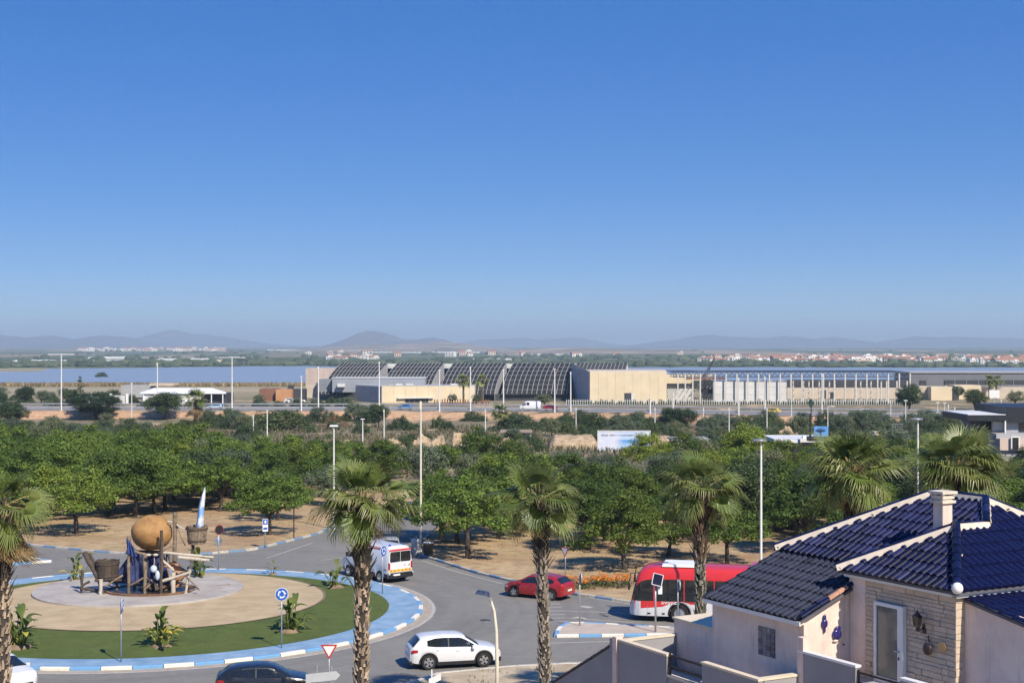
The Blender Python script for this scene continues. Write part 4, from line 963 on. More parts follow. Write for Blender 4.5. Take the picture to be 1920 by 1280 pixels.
def wheel_meshes(r, wd, style):
    ty = MB().lathe([(r * .62, -wd / 2), (r * .94, -wd / 2), (r, -wd / 2 + .03), (r, wd / 2 - .03), (r * .94, wd / 2), (r * .62, wd / 2)], 28, M=Matrix.Rotation(rad(-90), 3, 'X'), cap=False).mesh('wheel', MT['rubber'], 40)
    mb = MB(); mb.lathe([(.01, 0), (r * .62, 0)], 24, (0, wd / 2 - .07, 0), M=Matrix.Rotation(rad(-90), 3, 'X'), cap=False)
    bk = mb.mesh('rim_dish', MT['black'])
    mb = MB(); n = 5
    mb.lathe([(r * .60, .0), (r * .66, .0), (r * .66, .03), (r * .60, .03)], 28, (0, wd / 2 - .03, 0), M=Matrix.Rotation(rad(-90), 3, 'X'), cap=False)
    if style == 'alloy':
        for k in range(n):
            a = 2 * math.pi * k / n + .3
            for w_, rr_ in ((.13, 0),):
                d = Vector((math.cos(a), 0, math.sin(a))); t_ = Vector((-d.z, 0, d.x)); y0 = wd / 2 - .045
                mb.prism([(0, 0)] * 0 + [(.03, -w_ * .35 * r / .35), (r * .62, -w_ * .8 * r / .35), (r * .62, w_ * .2 * r / .35), (.03, w_ * .35 * r / .35)], 0, .03, M=Matrix((d, t_, Vector((0, 1, 0)))).transposed() if True else None)
                k0 = len(mb.v) - 8; mb.v[k0:] = [(p[0], p[1] + y0, p[2]) for p in mb.v[k0:]]
    else: mb.lathe([(.01, .02), (r * .2, .03), (r * .45, .0), (r * .58, .02)], 24, (0, wd / 2 - .05, 0), M=Matrix.Rotation(rad(-90), 3, 'X'), cap=False)
    rim = mb.mesh('rim', MT['alloy']); return ty, bk, rim
WH = {}
def wheels(root, xs, hw, r, wd=.22, style='alloy'):
    key = (r, wd, style)
    if key not in WH: WH[key] = wheel_meshes(r, wd, style)
    ty, bk, rim = WH[key]
    for x in xs:
        for sd in (1, -1):
            w_ = put('wheel', ty, root, (x, sd * (hw - wd / 2 + .01), r), 0 if sd > 0 else math.pi); put('rim_dish', bk, w_); put('rim', rim, w_)
def make_car(label, group, loc, head, L, W, top, belt, hwt, wx, wr, paint, glass, wind, rearw, name='car', cat='car', sill=.30, rw=.76, clad=None, plate=True, roofoff=.09, detail=True, lampz=None):
    root = thing(name, label, cat, loc, head, group)
    ft, fb, fh = lin(top), lin(belt), lin(hwt); ra = wr + .07
    def zb(x):
        z = sill + .10 * max(0, (abs(x) - L / 2 + .5) / .5) ** 2 * .8
        for c in wx:
            d = abs(x - c)
            if d < ra: z = max(z, wr + math.sqrt(ra * ra - d * d))
        return z
    def ring(x):
        h, t_, b_, z0 = fh(x), ft(x), fb(x), zb(x); b_ = max(min(b_, t_ - .02), z0 + .05); t_ = max(t_, b_ + .02); g = t_ - b_
        p3 = (h * lerp(.95, rw, sstep(.05, .45, g)), t_ - min(roofoff, g * .5))
        return [(h * .955, z0), (h * .995, lerp(z0, b_, .3)), (h, lerp(z0, b_, .62)), (h * .975, b_), p3, (p3[0] * .82, t_ - min(.03, g * .2)), (p3[0] * .45, t_ - .004), (0, t_)]
    xs = sorted(set([round(-L / 2 + L * i / 40, 3) for i in range(41)] + [round(c + ra * math.cos(rad(a)), 3) for c in wx for a in range(0, 181, 15)] + [round(p[0], 3) for p in top]))
    B = Body(xs, ring); o = weld(B.mesh().obj('body', paint, root))
    for sd in (1, -1):
        for pts in glass: B.patch(pts, sd, .007, 10).obj('side_window', MT['glass'], root, smooth=True)
        B.patch([(-.43, 3.1, 3.9), (-.35, 3.1, 3.9)], sd, .005, 2).obj('door_pillar', MT['black'], root)
    B.cross(wind[0], wind[1], 4.25, .010).obj('windscreen', MT['glass'], root, smooth=True)
    B.cross(rearw[0], rearw[1], 4.3, .010).obj('rear_window', MT['glass'], root, smooth=True)
    wheels(root, wx, W / 2, wr)
    MB().box((0, 0, .42), (L * .86, W * .80, .40)).obj('underbody', MT['black'], root)  # black box closing the body from below, put in to block light
    hx = L / 2
    for sd in (1, -1):
        B.patch([(hx - .36, 2.25, 2.8), (hx - .06, 2.2, 2.75)], sd, .012, 4).obj('headlight', MT['headlamp'], root, smooth=True)
        B.patch([(-hx + .05, 2.2, 2.9), (-hx + .36, 2.35, 2.8)], sd, .012, 4).obj('tail_light', MT['redlamp'], root, smooth=True)
        mz = fb(wind[0]) + .06; mx_ = wind[0] - .28
        MB().box((mx_, sd * (W / 2 + .07), mz), (.14, .2, .14)).obj('wing_mirror', paint, root)
        for dx in (.05, -.95):
            p = B.P(dx, 2.55, sd, .02); MB().box(p, (.17, .025, .03)).obj('door_handle', paint, root)
    if clad: 
        for sd in (1, -1): MB().box(((wx[0] + wx[1]) / 2, sd * (W / 2 - .04), sill - .01), (abs(wx[1] - wx[0]) - 2 * ra + .06, .08, .16)).obj('sill_trim', MT['black'], root)
        for sx_ in (-1, 1): MB().box((sx_ * (hx - .17), 0, sill + .04), (.28, W * .80, .2)).obj('bumper_trim', MT['black'], root)
    for sd in (1, -1):
        for c in wx:    # arch lip
            mb = MB(); ri = [[], []]
            for a in range(-8, 189, 14):
                for k, rr_ in enumerate((ra - .035, ra + (.035 if clad else .0))):
                    ri[k].append(Vector((c + rr_ * math.cos(rad(a)), sd * (W / 2 * .985 + .012), wr + rr_ * math.sin(rad(a)))))
            mb.rows(ri).obj('wheel_arch', MT['black'], root)
    if plate:
        MB().box((-hx - .012, 0, fb(-hx) - .22), (.02, .5, .11)).obj('number_plate', MT['plate'], root)
    MB().box((hx - .02, 0, fb(hx) - .16), (.06, W * .5, .13)).obj('grille', MT['black'], root)
    return root, B
def hd(dx, dy): return math.atan2(dy, dx)
SUVP = dict(L=4.48, W=1.86, top=[(-2.24, .92), (-2.19, 1.05), (-2.12, 1.1), (-1.72, 1.51), (-1.45, 1.57), (-.6, 1.615), (.15, 1.59), (.45, 1.51), (1.12, 1.09), (1.3, 1.05), (1.85, .95), (2.12, .82), (2.24, .66)],
            belt=[(-2.24, .86), (-2.1, 1.0), (-1.5, 1.03), (1.1, .96), (1.6, .9), (2.1, .76), (2.24, .6)], hwt=[(-2.24, .70), (-2.08, .85), (-1.4, .93), (1.4, .93), (1.9, .87), (2.14, .74), (2.24, .58)], wx=(-1.36, 1.32), wr=.36,
            glass=[[(-1.42, 3.2, 3.75), (-1.05, 3.12, 3.9), (-.42, 3.1, 3.9)], [(-.36, 3.1, 3.9), (.25, 3.1, 3.9), (.86, 3.12, 3.7)]], wind=(1.08, .46), rearw=(-2.10, -1.76), clad=True)
WP = carpaint('paint_white', (.69, .69, .70)); RP = carpaint('paint_red', (.30, .014, .018)); DP = carpaint('paint_black', (.012, .014, .018)); BP = carpaint('paint_blue', (.09, .22, .45)); LB = carpaint('paint_light_blue', (.42, .55, .66)); SP = carpaint('paint_silver', (.45, .46, .47)); YP = carpaint('paint_yellow', (.70, .50, .08))
HATCH = dict(L=4.26, W=1.80, top=[(-2.13, .9), (-2.08, 1.0), (-2.0, 1.06), (-1.55, 1.36), (-1.2, 1.42), (-.4, 1.47), (.15, 1.44), (.4, 1.37), (1.15, .98), (1.3, .95), (1.8, .85), (2.05, .72), (2.13, .58)],
             belt=[(-2.13, .82), (-2.0, .95), (-1.4, .96), (1.1, .88), (1.6, .8), (2.0, .68), (2.13, .52)], hwt=[(-2.13, .68), (-1.98, .82), (-1.35, .90), (1.35, .90), (1.85, .84), (2.05, .72), (2.13, .56)], wx=(-1.30, 1.30), wr=.32,
             glass=[[(-1.45, 3.25, 3.7), (-1.1, 3.12, 3.9), (-.42, 3.1, 3.9)], [(-.36, 3.1, 3.9), (.25, 3.1, 3.9), (.92, 3.12, 3.7)]], wind=(1.12, .42), rearw=(-1.98, -1.58), sill=.24)
# spare ring radius per section keeps cars of one kind alike
CG = 'cars on the roundabout'
make_car('white sport utility car with black wheel arches driving off the roundabout, side on', CG, (-2.85, 72.75, .012), rad(14), paint=WP, **SUVP)
make_car('dark red hatchback at the kerb, half hidden by a palm trunk', CG, (1.67, 92.3, .012), hd(-.84, .5), paint=RP, **HATCH)
make_car('black car at the bottom edge of the picture, left of the arrow boards', CG, (-10.9, 66.4, .012), rad(9), paint=DP, **dict(HATCH, L=4.26))
make_car('white car with its bonnet showing, behind the leftmost palm trunk', CG, (-23.35, 68.3, .012), hd(.77, -.64), paint=WP, **HATCH)
make_car('silver car half hidden behind the ambulance', CG, (-8.9, 109.0, .012), hd(.1, -1), paint=SP, **HATCH)
make_car('black car seen from behind on the north road, under the trees', CG, (-7.9, 134, .012), hd(.05, 1), paint=DP, **dict(SUVP))
# highway traffic
HG = 'cars on the highway'
def hwcar(x, off, lab, paint, dirn, P_=HATCH, **k):
    D = 388.0
    for _ in range(6): X = (x - 960) / F * D; D = hwy(X) + off
    a = math.atan2(hwy(X + 3) - hwy(X - 3), 6); return make_car(lab, HG, (X, D, HWZ + .01), a + (0 if dirn > 0 else math.pi), paint=paint, **dict(P_, **k))
HWZ = -1.13
hwcar(187, -7, 'white car on the highway left of the white marquee', WP, -1); hwcar(404, -7, 'pale blue car on the highway below the white marquee', LB, -1); hwcar(760, -7, 'blue car on the highway before the glass entrance', BP, -1)
hwcar(1034, -6.5, 'small red car on the highway beside the white van', RP, 1); hwcar(1447, -5.5, 'yellow and white car on the highway below the pale wall', YP, -1); hwcar(1626, -5, 'white car on the highway below the columns', WP, 1); hwcar(1748, -5, 'silver car on the highway near the right lamp posts', SP, 1)
# ---- vans
def make_van(label, group, loc, head, paint, amb=False, name='van', cat='van'):
    L, W = 5.4, 2.02; root = thing(name, label, cat, loc, head, group)
    ft = lin([(-2.7, 2.26), (-2.62, 2.33), (-2.4, 2.39), (.6, 2.44), (1.0, 2.36), (1.25, 2.2), (1.85, 1.52), (1.95, 1.42), (2.5, 1.22), (2.66, 1.0), (2.7, .8)]); fh = lin([(-2.7, .95), (-2.5, 1.0), (1.6, 1.01), (2.3, .96), (2.6, .84), (2.7, .66)]); wx = (-1.75, 1.75); wr = .345; ra = .42
    def zb(x):
        z = .36
        for c in wx:
            d = abs(x - c)
            if d < ra: z = max(z, wr + math.sqrt(ra * ra - d * d))
        return z
    def ring(x):
        h, t_, z0 = fh(x), ft(x), zb(x); b_ = max(min(1.28, t_ - .1), z0 + .08); g = t_ - b_
        p3z = t_ - min(.16, g * .4)
        return [(h * .97, z0), (h, lerp(z0, b_, .35)), (h, lerp(z0, b_, .8)), (h * .985, b_), (h * lerp(.95, .86, sstep(.1, 1, g)), p3z), (h * .74, t_ - min(.04, g * .2)), (h * .4, t_), (0, t_ + .01)]
    xs = sorted(set([round(-L / 2 + L * i / 36, 3) for i in range(37)] + [round(c + ra * math.cos(rad(a)), 3) for c in wx for a in range(0, 181, 15)]))
    B = Body(xs, ring); weld(B.mesh().obj('body', paint, root))
    wheels(root, wx, W / 2, wr, .22, 'steel'); MB().box((0, 0, .42), (L * .9, W * .8, .36)).obj('underbody', MT['black'], root)
    for sd in (1, -1):
        B.patch([(1.0, 3.15, 3.85), (1.3, 3.12, 3.85), (1.78, 3.1, 3.6)], sd, .008, 8).obj('cab_window', MT['glass'], root, smooth=True)
        if amb or True: B.patch([(-.75, 3.12, 3.8), (.7, 3.1, 3.8)] if amb else [(.1, 3.12, 3.8), (.8, 3.1, 3.8)], sd, .008, 8).obj('side_window', MT['glass'], root, smooth=True)
        B.patch([(-2.62, .0, .8), (-2.25, 0, .8)], sd, .01, 3).obj('lower_trim', MT['black'], root); B.patch([(-1.28, .0, .75), (1.28, .0, .75)], sd, .01, 4).obj('lower_trim', MT['black'], root); B.patch([(2.22, .0, .9), (2.66, .0, .9)], sd, .01, 3).obj('lower_trim', MT['black'], root)
        B.patch([(2.3, 2.6, 3.4), (2.62, 2.2, 3.2)], sd, .012, 4).obj('headlight', MT['headlamp'], root, smooth=True)
        MB().box((-2.705, sd * .90, 1.12), (.05, .12, .42)).obj('tail_light', MT['redlamp'], root); MB().box((1.62, sd * 1.14, 1.5), (.12, .2, .3)).obj('wing_mirror', MT['black'], root)
        MB().box((-2.4, sd * 1.013, .9), (.3, .02, .04)).obj('reflector', MT['redlamp'], root)
    B.cross(1.84, 1.24, 4.2, .012).obj('windscreen', MT['glass'], root, smooth=True)
    for sd in (1, -1): MB().prism([(sd * .02, 1.38), (sd * .78, 1.36), (sd * .84, 1.44), (sd * .82, 1.96), (sd * .74, 2.03), (sd * .02, 2.03)][::sd], 0, .02, M=Matrix(((0, 0, -1), (1, 0, 0), (0, 1, 0)))).obj('rear_window', MT['glass'], root, loc=(-2.70, 0, 0))
    MB().box((-2.74, 0, .50), (.12, 1.9, .34)).obj('rear_bumper', MT['black'], root); MB().box((-2.81, .35, .55), (.02, .5, .11)).obj('number_plate', MT['plate'], root)
    MB().box((2.66, 0, .62), (.1, 1.2, .26)).obj('grille', MT['black'], root)
    if amb:
        RS = mat('stripe_red', (.55, .05, .05), .4, .1); YS = mat('stripe_yellow', (.72, .45, .08), .5, .1); OS = mat('stripe_orange', (.5, .16, .03), .5, .1)
        for sd in (1, -1): B.patch([(-2.66, 3.86, 4.02), (1.15, 3.86, 4.02)], sd, .010, 10).obj('red_stripe', RS, root, smooth=True)
        MB().box((-2.705, 0, 2.13), (.02, 1.66, .12)).obj('red_stripe', RS, root); MB().box((-2.705, 0, .80), (.02, 1.8, .17)).obj('yellow_band', YS, root)
        for k in range(6): MB().box((-2.72, -.75 + .3 * k, .80 + .03 * (k % 2)), (.012, .13, .09)).obj('band_block', OS, root)
        for sd in (1, -1): MB().ball((-2.79, sd * .93, .62), .06, 10, 6).obj('reverse_light', MT['headlamp'], root)
        MB().box((-2.79, .62, .56), (.03, .12, .06)).obj('fog_light', MT['headlamp'], root)
        me = text_mesh('AMBULANCIA', .16, ext=.002); me.materials.append(MT['white']); p = B.P(-.75, 3.94, 1, .018); o = put('lettering', me, root, p); o.rotation_euler = (rad(82), 0, rad(180)); o.scale = (1.7, 1, 1)
        BLU = mat('beacon_blue', (.03, .06, .4), .15, .1, coat=.5)
        for y_ in (-.55, .55): MB().lathe([(.09, 0), (.09, .07), (.06, .11), (.01, .12)], 12, (-2.3, y_, 2.36)).obj('beacon', BLU, root)
        me = MB().box((-2.70, -.35, 1.12), (.02, .14, .05)).obj('badge', MT['steel'], root)
        MB().lathe([(.01, 0), (.07, 0), (.07, .02), (.01, .02)], 14, (-2.70, -.72, 1.1), M=Matrix.Rotation(rad(90), 3, 'Y')).obj('badge', mat('badge_green', (.05, .15, .10), .5), root)
    return root
make_van('white ambulance van with red roof stripe and black rear windows on the ring road', 'vans', (-9.05, 99.9, .012), hd(-.66, .75), WP, True, 'ambulance', 'ambulance')
X_ = (993 - 960) / F * 379; make_van('white delivery van on the highway under the curved roofs', 'vans', (X_, hwy(X_) - 6.5, HWZ + .01), math.pi, WP)
# ---- bus
def make_bus(loc, head):
    L, W = 11.8, 2.5; root = thing('city_bus', 'red and white city bus coming in from the right, behind the fourth palm', 'bus', loc, head)
    ft = lin([(-5.9, 2.9), (-5.7, 3.02), (-5, 3.06), (4.4, 3.1), (4.9, 3.02), (5.2, 2.88), (5.42, 2.6), (5.62, 1.9), (5.78, 1.2), (5.86, .9), (5.9, .7)]); fh = lin([(-5.9, 1.15), (-5.7, 1.23), (4.9, 1.25), (5.3, 1.22), (5.6, 1.10), (5.8, .88), (5.9, .66)]); wx = (-2.9, 3.05); wr = .5; ra = .62
    def zb(x):
        z = .34
        for c in wx:
            d = abs(x - c)
            if d < ra: z = max(z, wr + math.sqrt(ra * ra - d * d))
        return z
    def ring(x):
        h, t_, z0 = fh(x), ft(x), zb(x); b_ = max(min(1.15, t_ - .12), z0 + .08); g = t_ - b_; k = min(1, g / 1.9)
        return [(h * .98, z0), (h, lerp(z0, b_, .4)), (h, b_), (h * lerp(.97, .985, k), b_ + g * .62), (h * .965, b_ + g * .80), (h * .86, b_ + g * .95), (h * .6, t_), (0, t_ + .01)]
    xs = sorted(set([round(-L / 2 + L * i / 60, 3) for i in range(61)] + [round(c + ra * math.cos(rad(a)), 3) for c in wx for a in range(0, 181, 12)] + [5.3, 5.42, 5.5, 5.56, 5.62, 5.7, 5.78, 5.83, 5.86]))
    RB = carpaint('bus_red', (.62, .028, .03), .35); B = Body(xs, ring)
    weld(B.mesh(lambda k, x: 0 if k < 2 else 1).obj('body', [WP, RB], root))
    for sd in (1, -1):
        B.patch([(4.5, 2.02, 3.1), (5.2, 2.02, 3.1), (5.44, 2.02, 2.95), (5.63, 2.05, 2.4)], sd, .008, 12).obj('driver_window', MT['glass'], root, smooth=True)
        for k in range(6): B.patch([(4.42 - 1.66 * k - 1.6, 2.02, 3.1), (4.42 - 1.66 * k, 2.02, 3.1)], sd, .008, 4).obj('side_window', MT['glass'], root, smooth=True)
        B.patch([(1.6, 1.93, 2.0), (3.2, 1.6, 2.0), (5.6, 1.1, 2.0)], sd, .006, 12).obj('red_swoosh', RB, root, smooth=True)
        B.patch([(5.55, 1.05, 1.75), (5.8, 1.1, 1.8)], sd, .012, 4).obj('headlight', MT['headlamp'], root, smooth=True)
        for x in (4.75, 3.95, 1.9, .3): MB().box(B.P(x, .45, sd, .005), (.16, .02, .08)).obj('side_marker', MT['black'], root)
        for x in (4.3, 4.85, 3.55, 2.2): MB().box(B.P(x, .9, sd, .002), (.012, .012, .72)).obj('panel_seam', MT['steel'], root)
        for x in (2.0, -1.5): MB().box(B.P(x, 4.2, sd, .001), (.012, .012, .4)).obj('panel_seam', MT['redlamp'], root)
        for c in wx:
            ri = [[], []]
            for a in range(-8, 189, 10):
                for k, rr_ in enumerate((ra - .06, ra + .02)): ri[k].append(Vector((c + rr_ * math.cos(rad(a)), sd * 1.262, wr + rr_ * math.sin(rad(a)))))
            MB().rows(ri).obj('wheel_arch', MT['black'], root)
        pts = [(5.25, sd * 1.22, 2.75), (5.75, sd * 1.42, 2.7), (5.85, sd * 1.45, 2.2)]; MB().tube(pts, .03, 6).obj('mirror_arm', MT['black'], root); MB().box((5.85, sd * 1.45, 2.0), (.1, .16, .4)).obj('wing_mirror', MT['black'], root)
    B.cross(5.44, 5.76, 2.6, .012).obj('windscreen', MT['glass'], root, smooth=True)
    wheels(root, wx, W / 2, wr, .3, 'steel'); MB().box((0, 0, .6), (11, 2.2, .5)).obj('underbody', MT['black'], root)
    MB().box((2.9, .1, 3.14), (2.3, 1.9, .14), taper=.97).obj('roof_unit', MT['white'], root); MB().box((-2.4, 0, 3.13), (3.2, 1.9, .16), taper=.97).obj('roof_unit', RB, root); MB().box((-5.2, .3, 3.08), (.7, .9, .1)).obj('roof_hatch', MT['white'], root)
    me = text_mesh('avanza', .32, ext=.002); me.materials.append(MT['white']); p = B.P(3.55, 1.80, 1, .02); o = put('lettering', me, root, p); o.rotation_euler = (rad(90), 0, rad(180)); o.scale = (1.25, 1, 1)
    MB().box((-5.9, 0, 2.0), (.04, 1.9, .8)).obj('rear_window', MT['glass'], root)
    return root
bus = make_bus((12.55, 84.25, .012), hd(-1, .2))
# ---------------------------------------------------------------- the house with the blue roof (local x: to the right and away, y: to the left and away)
HR = rad(29.0)
hs_ = thing('blue_roofed_house', 'white house with glazed navy blue tile roof, stone front and walled terraces', 'house', (11.25, 38, 0), HR)
m, t, b, out = nmat('plaster'); v = coords(t)
c_ = ramp(t, noise(t, v, 1.3, 6, .65), [(.3, (.67, .52, .445)), (.6, (.79, .63, .54)), (.8, (.80, .67, .58))])
c_ = mixc(t, ramp(t, noise(t, coords(t, scale=(5, 5, .5)), 1.2, 5, .7), [(.52, 0), (.72, .5)]), c_, (.40, .34, .30))
t.links.new(c_, b.inputs['Base Color']); b.inputs['Roughness'].default_value = .85; bump(t, b, noise(t, v, 28, 4), .25, .015); PLA = m
GRYW = mat('plaster_grey', (.30, .29, .29), .9, .1, 1.0, .3, 20); COPE = mat('coping_cream', (.68, .58, .43), .8, .08, 2, .15, 15); MORT = mat('mortar_cream', (.66, .57, .46), .9, .12, 4, .3, 20)
WHT = mat('white_trim', (.74, .73, .71), .5, .04); IRON = mat('dark_iron', (.03, .02, .02), .5, .2); 
def slab_(name, b0, b1, l0, l1, z0, z1, mt, par=None): return MB().box(((b0 + b1) / 2, (l0 + l1) / 2, (z0 + z1) / 2), (b1 - b0, l1 - l0, z1 - z0)).obj(name, mt, par or hs_)
# walls
def wallprism(name, poly_lz, b0, b1, mt):       # wall lying in a b = const plane: outline in (l, z)
    n = len(poly_lz); vs = [(b0, l, z) for l, z in poly_lz] + [(b1, l, z) for l, z in poly_lz]
    return MB().add(vs, [tuple(range(n)), tuple(range(2 * n - 1, n - 1, -1))] + [(i, n + i, n + (i + 1) % n, (i + 1) % n) for i in range(n)]).obj(name, mt, hs_)
def wallprism2(name, poly_bz, l0, l1, mt):
    n = len(poly_bz); vs = [(b_, l0, z) for b_, z in poly_bz] + [(b_, l1, z) for b_, z in poly_bz]
    return MB().add(vs, [tuple(range(n)), tuple(range(2 * n - 1, n - 1, -1))] + [(i, n + i, n + (i + 1) % n, (i + 1) % n) for i in range(n)]).obj(name, mt, hs_)
STN = mat('stone_backing', (.36, .29, .22), .95, .15, 4, .3, 20)
sw = slab_('stone_wall', .22, .46, .25, 3.6, 5.8, 9.06, STN)
m, t, b, out = nmat('stone_block'); v = coords(t); oi = nd(t, 'ShaderNodeObjectInfo')
c_ = ramp(t, oi.outputs['Random'], [(0, (.50, .39, .29)), (.35, (.57, .455, .345)), (.7, (.61, .495, .38)), (1, (.53, .405, .30))])
c_ = mixc(t, ramp(t, noise(t, v, 6, 5, .7), [(.45, 0), (.7, .5)]), c_, (.38, .29, .22))
t.links.new(c_, b.inputs['Base Color']); b.inputs['Roughness'].default_value = .9; bump(t, b, noise(t, v, 14, 5), .6, .02); STB = m
DL0, DL1, DZ = 2.0, 3.11, 8.55
z = 6.38; rs = random.Random(3)
while z < 9.02:
    h = rs.uniform(.08, .17); h = min(h, 9.04 - z); l = .25
    while l < 3.58:
        w_ = min(rs.uniform(.22, .62), 3.6 - l)
        if 3.6 - l - w_ < .12: w_ = 3.6 - l
        segs = [(l, l + w_)]
        if z < DZ + .02 and l + w_ > DL0 - .02 and l < DL1 + .02: segs = [(a_, b_) for a_, b_ in ((l, min(l + w_, DL0 - .01)), (max(l, DL1 + .01), l + w_)) if b_ - a_ > .04]
        for a_, b_ in segs:
            p = rs.uniform(.012, .045); MB().box((.22 - p / 2, (a_ + b_) / 2, z + h / 2), (p, b_ - a_ - .014, h - .014)).obj('stone', STB, sw)
        l += w_
    z += h
# lit stone return at the corner
z = 5.8
while z < 9.0:
    h = rs.uniform(.14, .22); p = rs.uniform(.01, .03); MB().box((.34, .25 - p / 2, z + h / 2), (.3, p, h - .014)).obj('stone', STB, sw); z += h
slab_('plaster_wall', .22, .44, 3.602, 4.25, 5.8, 9.06, PLA)
zr = lambda b_: 8.0 + .42 * (b_ + 1.65)
wallprism2('gable_wall', [(-1.4, 4.0), (.215, 4.0), (.215, zr(.215) - .05), (-1.4, zr(-1.4) - .05)], 4.25, 4.45, PLA)
slab_('wing_wall', -1.4, -1.2, 4.452, 8.4, 0, 7.98, PLA); slab_('wing_wall', -1.2, 1.4, 8.2, 8.4, 0, 8.2, PLA)
slab_('inner_wall', 1.5, 1.7, 4.6, 8.3, 0, 9.15, PLA); slab_('inner_wall', .5, 7.2, .8, 1.0, 0, 9.1, PLA); slab_('inner_wall', 1.6, 7.2, 8.0, 8.2, 0, 9.1, PLA); slab_('inner_wall', 7.0, 7.2, 1.0, 8.0, 0, 9.1, PLA); slab_('inner_wall', .46, 1.5, 3.9, 4.1, 0, 9.0, PLA)
wallprism('side_wall', [(.24, 0), (.24, 9.02), (-3.6, 8.5), (-3.6, 0)], .50, .70, PLA)
slab_('cornice', .06, .22, .08, 4.30, 9.065, 9.20, WHT); slab_('cornice', .06, 7.4, .08, .24, 9.067, 9.202, WHT); slab_('cornice', 1.22, 1.5, 4.5, 8.4, 9.03, 9.17, WHT)
slab_('fascia', -1.68, -1.62, 4.1, 8.5, 7.86, 7.97, WHT); slab_('soffit', -1.62, -1.4, 4.12, 8.48, 7.88, 7.93, PLA)
# roof decks
SL_ = .55; SL4 = .42; SL5 = .17
def deck(pts, zf, name='roof_deck'):
    return MB().prism([(p[0], p[1]) for p in pts], 0, 0).v and MB().add([(x, y, zf(x, y) - .03) for x, y in pts] + [(x, y, zf(x, y) - .10) for x, y in pts], [tuple(range(len(pts))), tuple(range(2 * len(pts) - 1, len(pts) - 1, -1))] + [(i, i + len(pts), (i + 1) % len(pts) + len(pts), (i + 1) % len(pts)) for i in range(len(pts))])
roof = put('roof', MB().box((3, 4, 9.5), (.3, .3, .3)).mesh('roof', MORT), hs_)
z1f = lambda x, y: 9.25 + SL_ * (x - 1.15); z2f = lambda x, y: 9.25 + SL_ * x; z3f = lambda x, y: 9.25 + SL_ * y; z2b = lambda x, y: 9.25 + SL_ * (4.5 - y)
z1b = lambda x, y: 9.25 + SL_ * (8.6 - y); z1c = lambda x, y: 9.25 + SL_ * (7.65 - x); z4f = lambda x, y: 8.0 + SL4 * (x + 1.65); z5f = lambda x, y: 9.0 + SL5 * y
DK = mat('roof_mortar_dark', (.10, .10, .12), .9)
F1 = [(1.15, 8.6), (1.15, 4.5), (3.4, 2.25), (4.4, 3.23), (4.4, 5.32)]; F2 = [(0, 4.5), (0, 0), (2.25, 2.25)]
F3a = [(0, 0), (3.4, 0), (3.4, 2.25), (2.25, 2.25)]; F3b = [(3.4, 0), (7.63, 0), (4.4, 3.23), (3.4, 2.25)]
F4 = [(-1.65, 4.1), (1.15, 4.1), (1.15, 8.5), (-1.65, 8.5)]; F5 = [(.42, .2), (.42, -3.6), (7, -3.6), (7, .2)]
for pts, zf in ((F1, z1f), (F2, z2f), (F3a, z3f), (F3b, z3f), ([(0, 4.5), (2.25, 2.25), (3.4, 2.25), (1.15, 4.5)], z2b), ([(1.15, 8.6), (4.4, 5.32), (7.65, 8.6)], z1b), ([(4.4, 5.32), (4.4, 3.23), (7.63, 0), (7.65, 8.6)], z1c), (F4, z4f), (F5, z5f)): deck(pts, zf).obj('roof_deck', DK, roof)
# tiles
m, t, b, out = nmat('tile_navy_glaze'); oi = nd(t, 'ShaderNodeObjectInfo'); v = coords(t)
c_ = ramp(t, oi.outputs['Random'], [(0, (.0025, .0038, .022)), (.4, (.005, .0075, .04)), (.8, (.009, .0125, .06)), (1, (.017, .022, .08))]); c_ = mixc(t, ramp(t, noise(t, v, 9, 4, .7), [(.62, 0), (.82, .4)]), c_, (.05, .05, .07))
t.links.new(c_, b.inputs['Base Color']); b.inputs['Roughness'].default_value = .38; b.inputs['Specular IOR Level'].default_value = .18; NAVY = m
NAVYM = mat('tile_navy_matte', (.014, .018, .038), .6, .35, 3, col2=(.032, .038, .066), spec=.25)  # duller, greyer navy for the tiles of the wing roof
TW, TL = .25, .45
def tile_mb():
    mb = MB(); prof = []
    for i in range(11):
        u = -.5 + i / 10; x = u * TW; k = min(1, abs(u) / .36); prof.append((x, .072 * math.sqrt(max(0, 1 - k * k)) + (.006 if abs(u) > .45 else 0)))
    y1 = TL + .06
    rws = [[(x, 0, z + .040) for x, z in prof], [(x * .97, y1, z * .9 + .004) for x, z in prof]]; mb.rows(rws)
    mb.rows([[(x, 0, z * .72 + .006) for x, z in prof], [(x, 0, z + .040) for x, z in prof]]); return mb
TM = tile_mb(); TME = {NAVY: TM.mesh('tile', NAVY, 30), NAVYM: TM.mesh('tile', NAVYM, 30)}
tiles = []
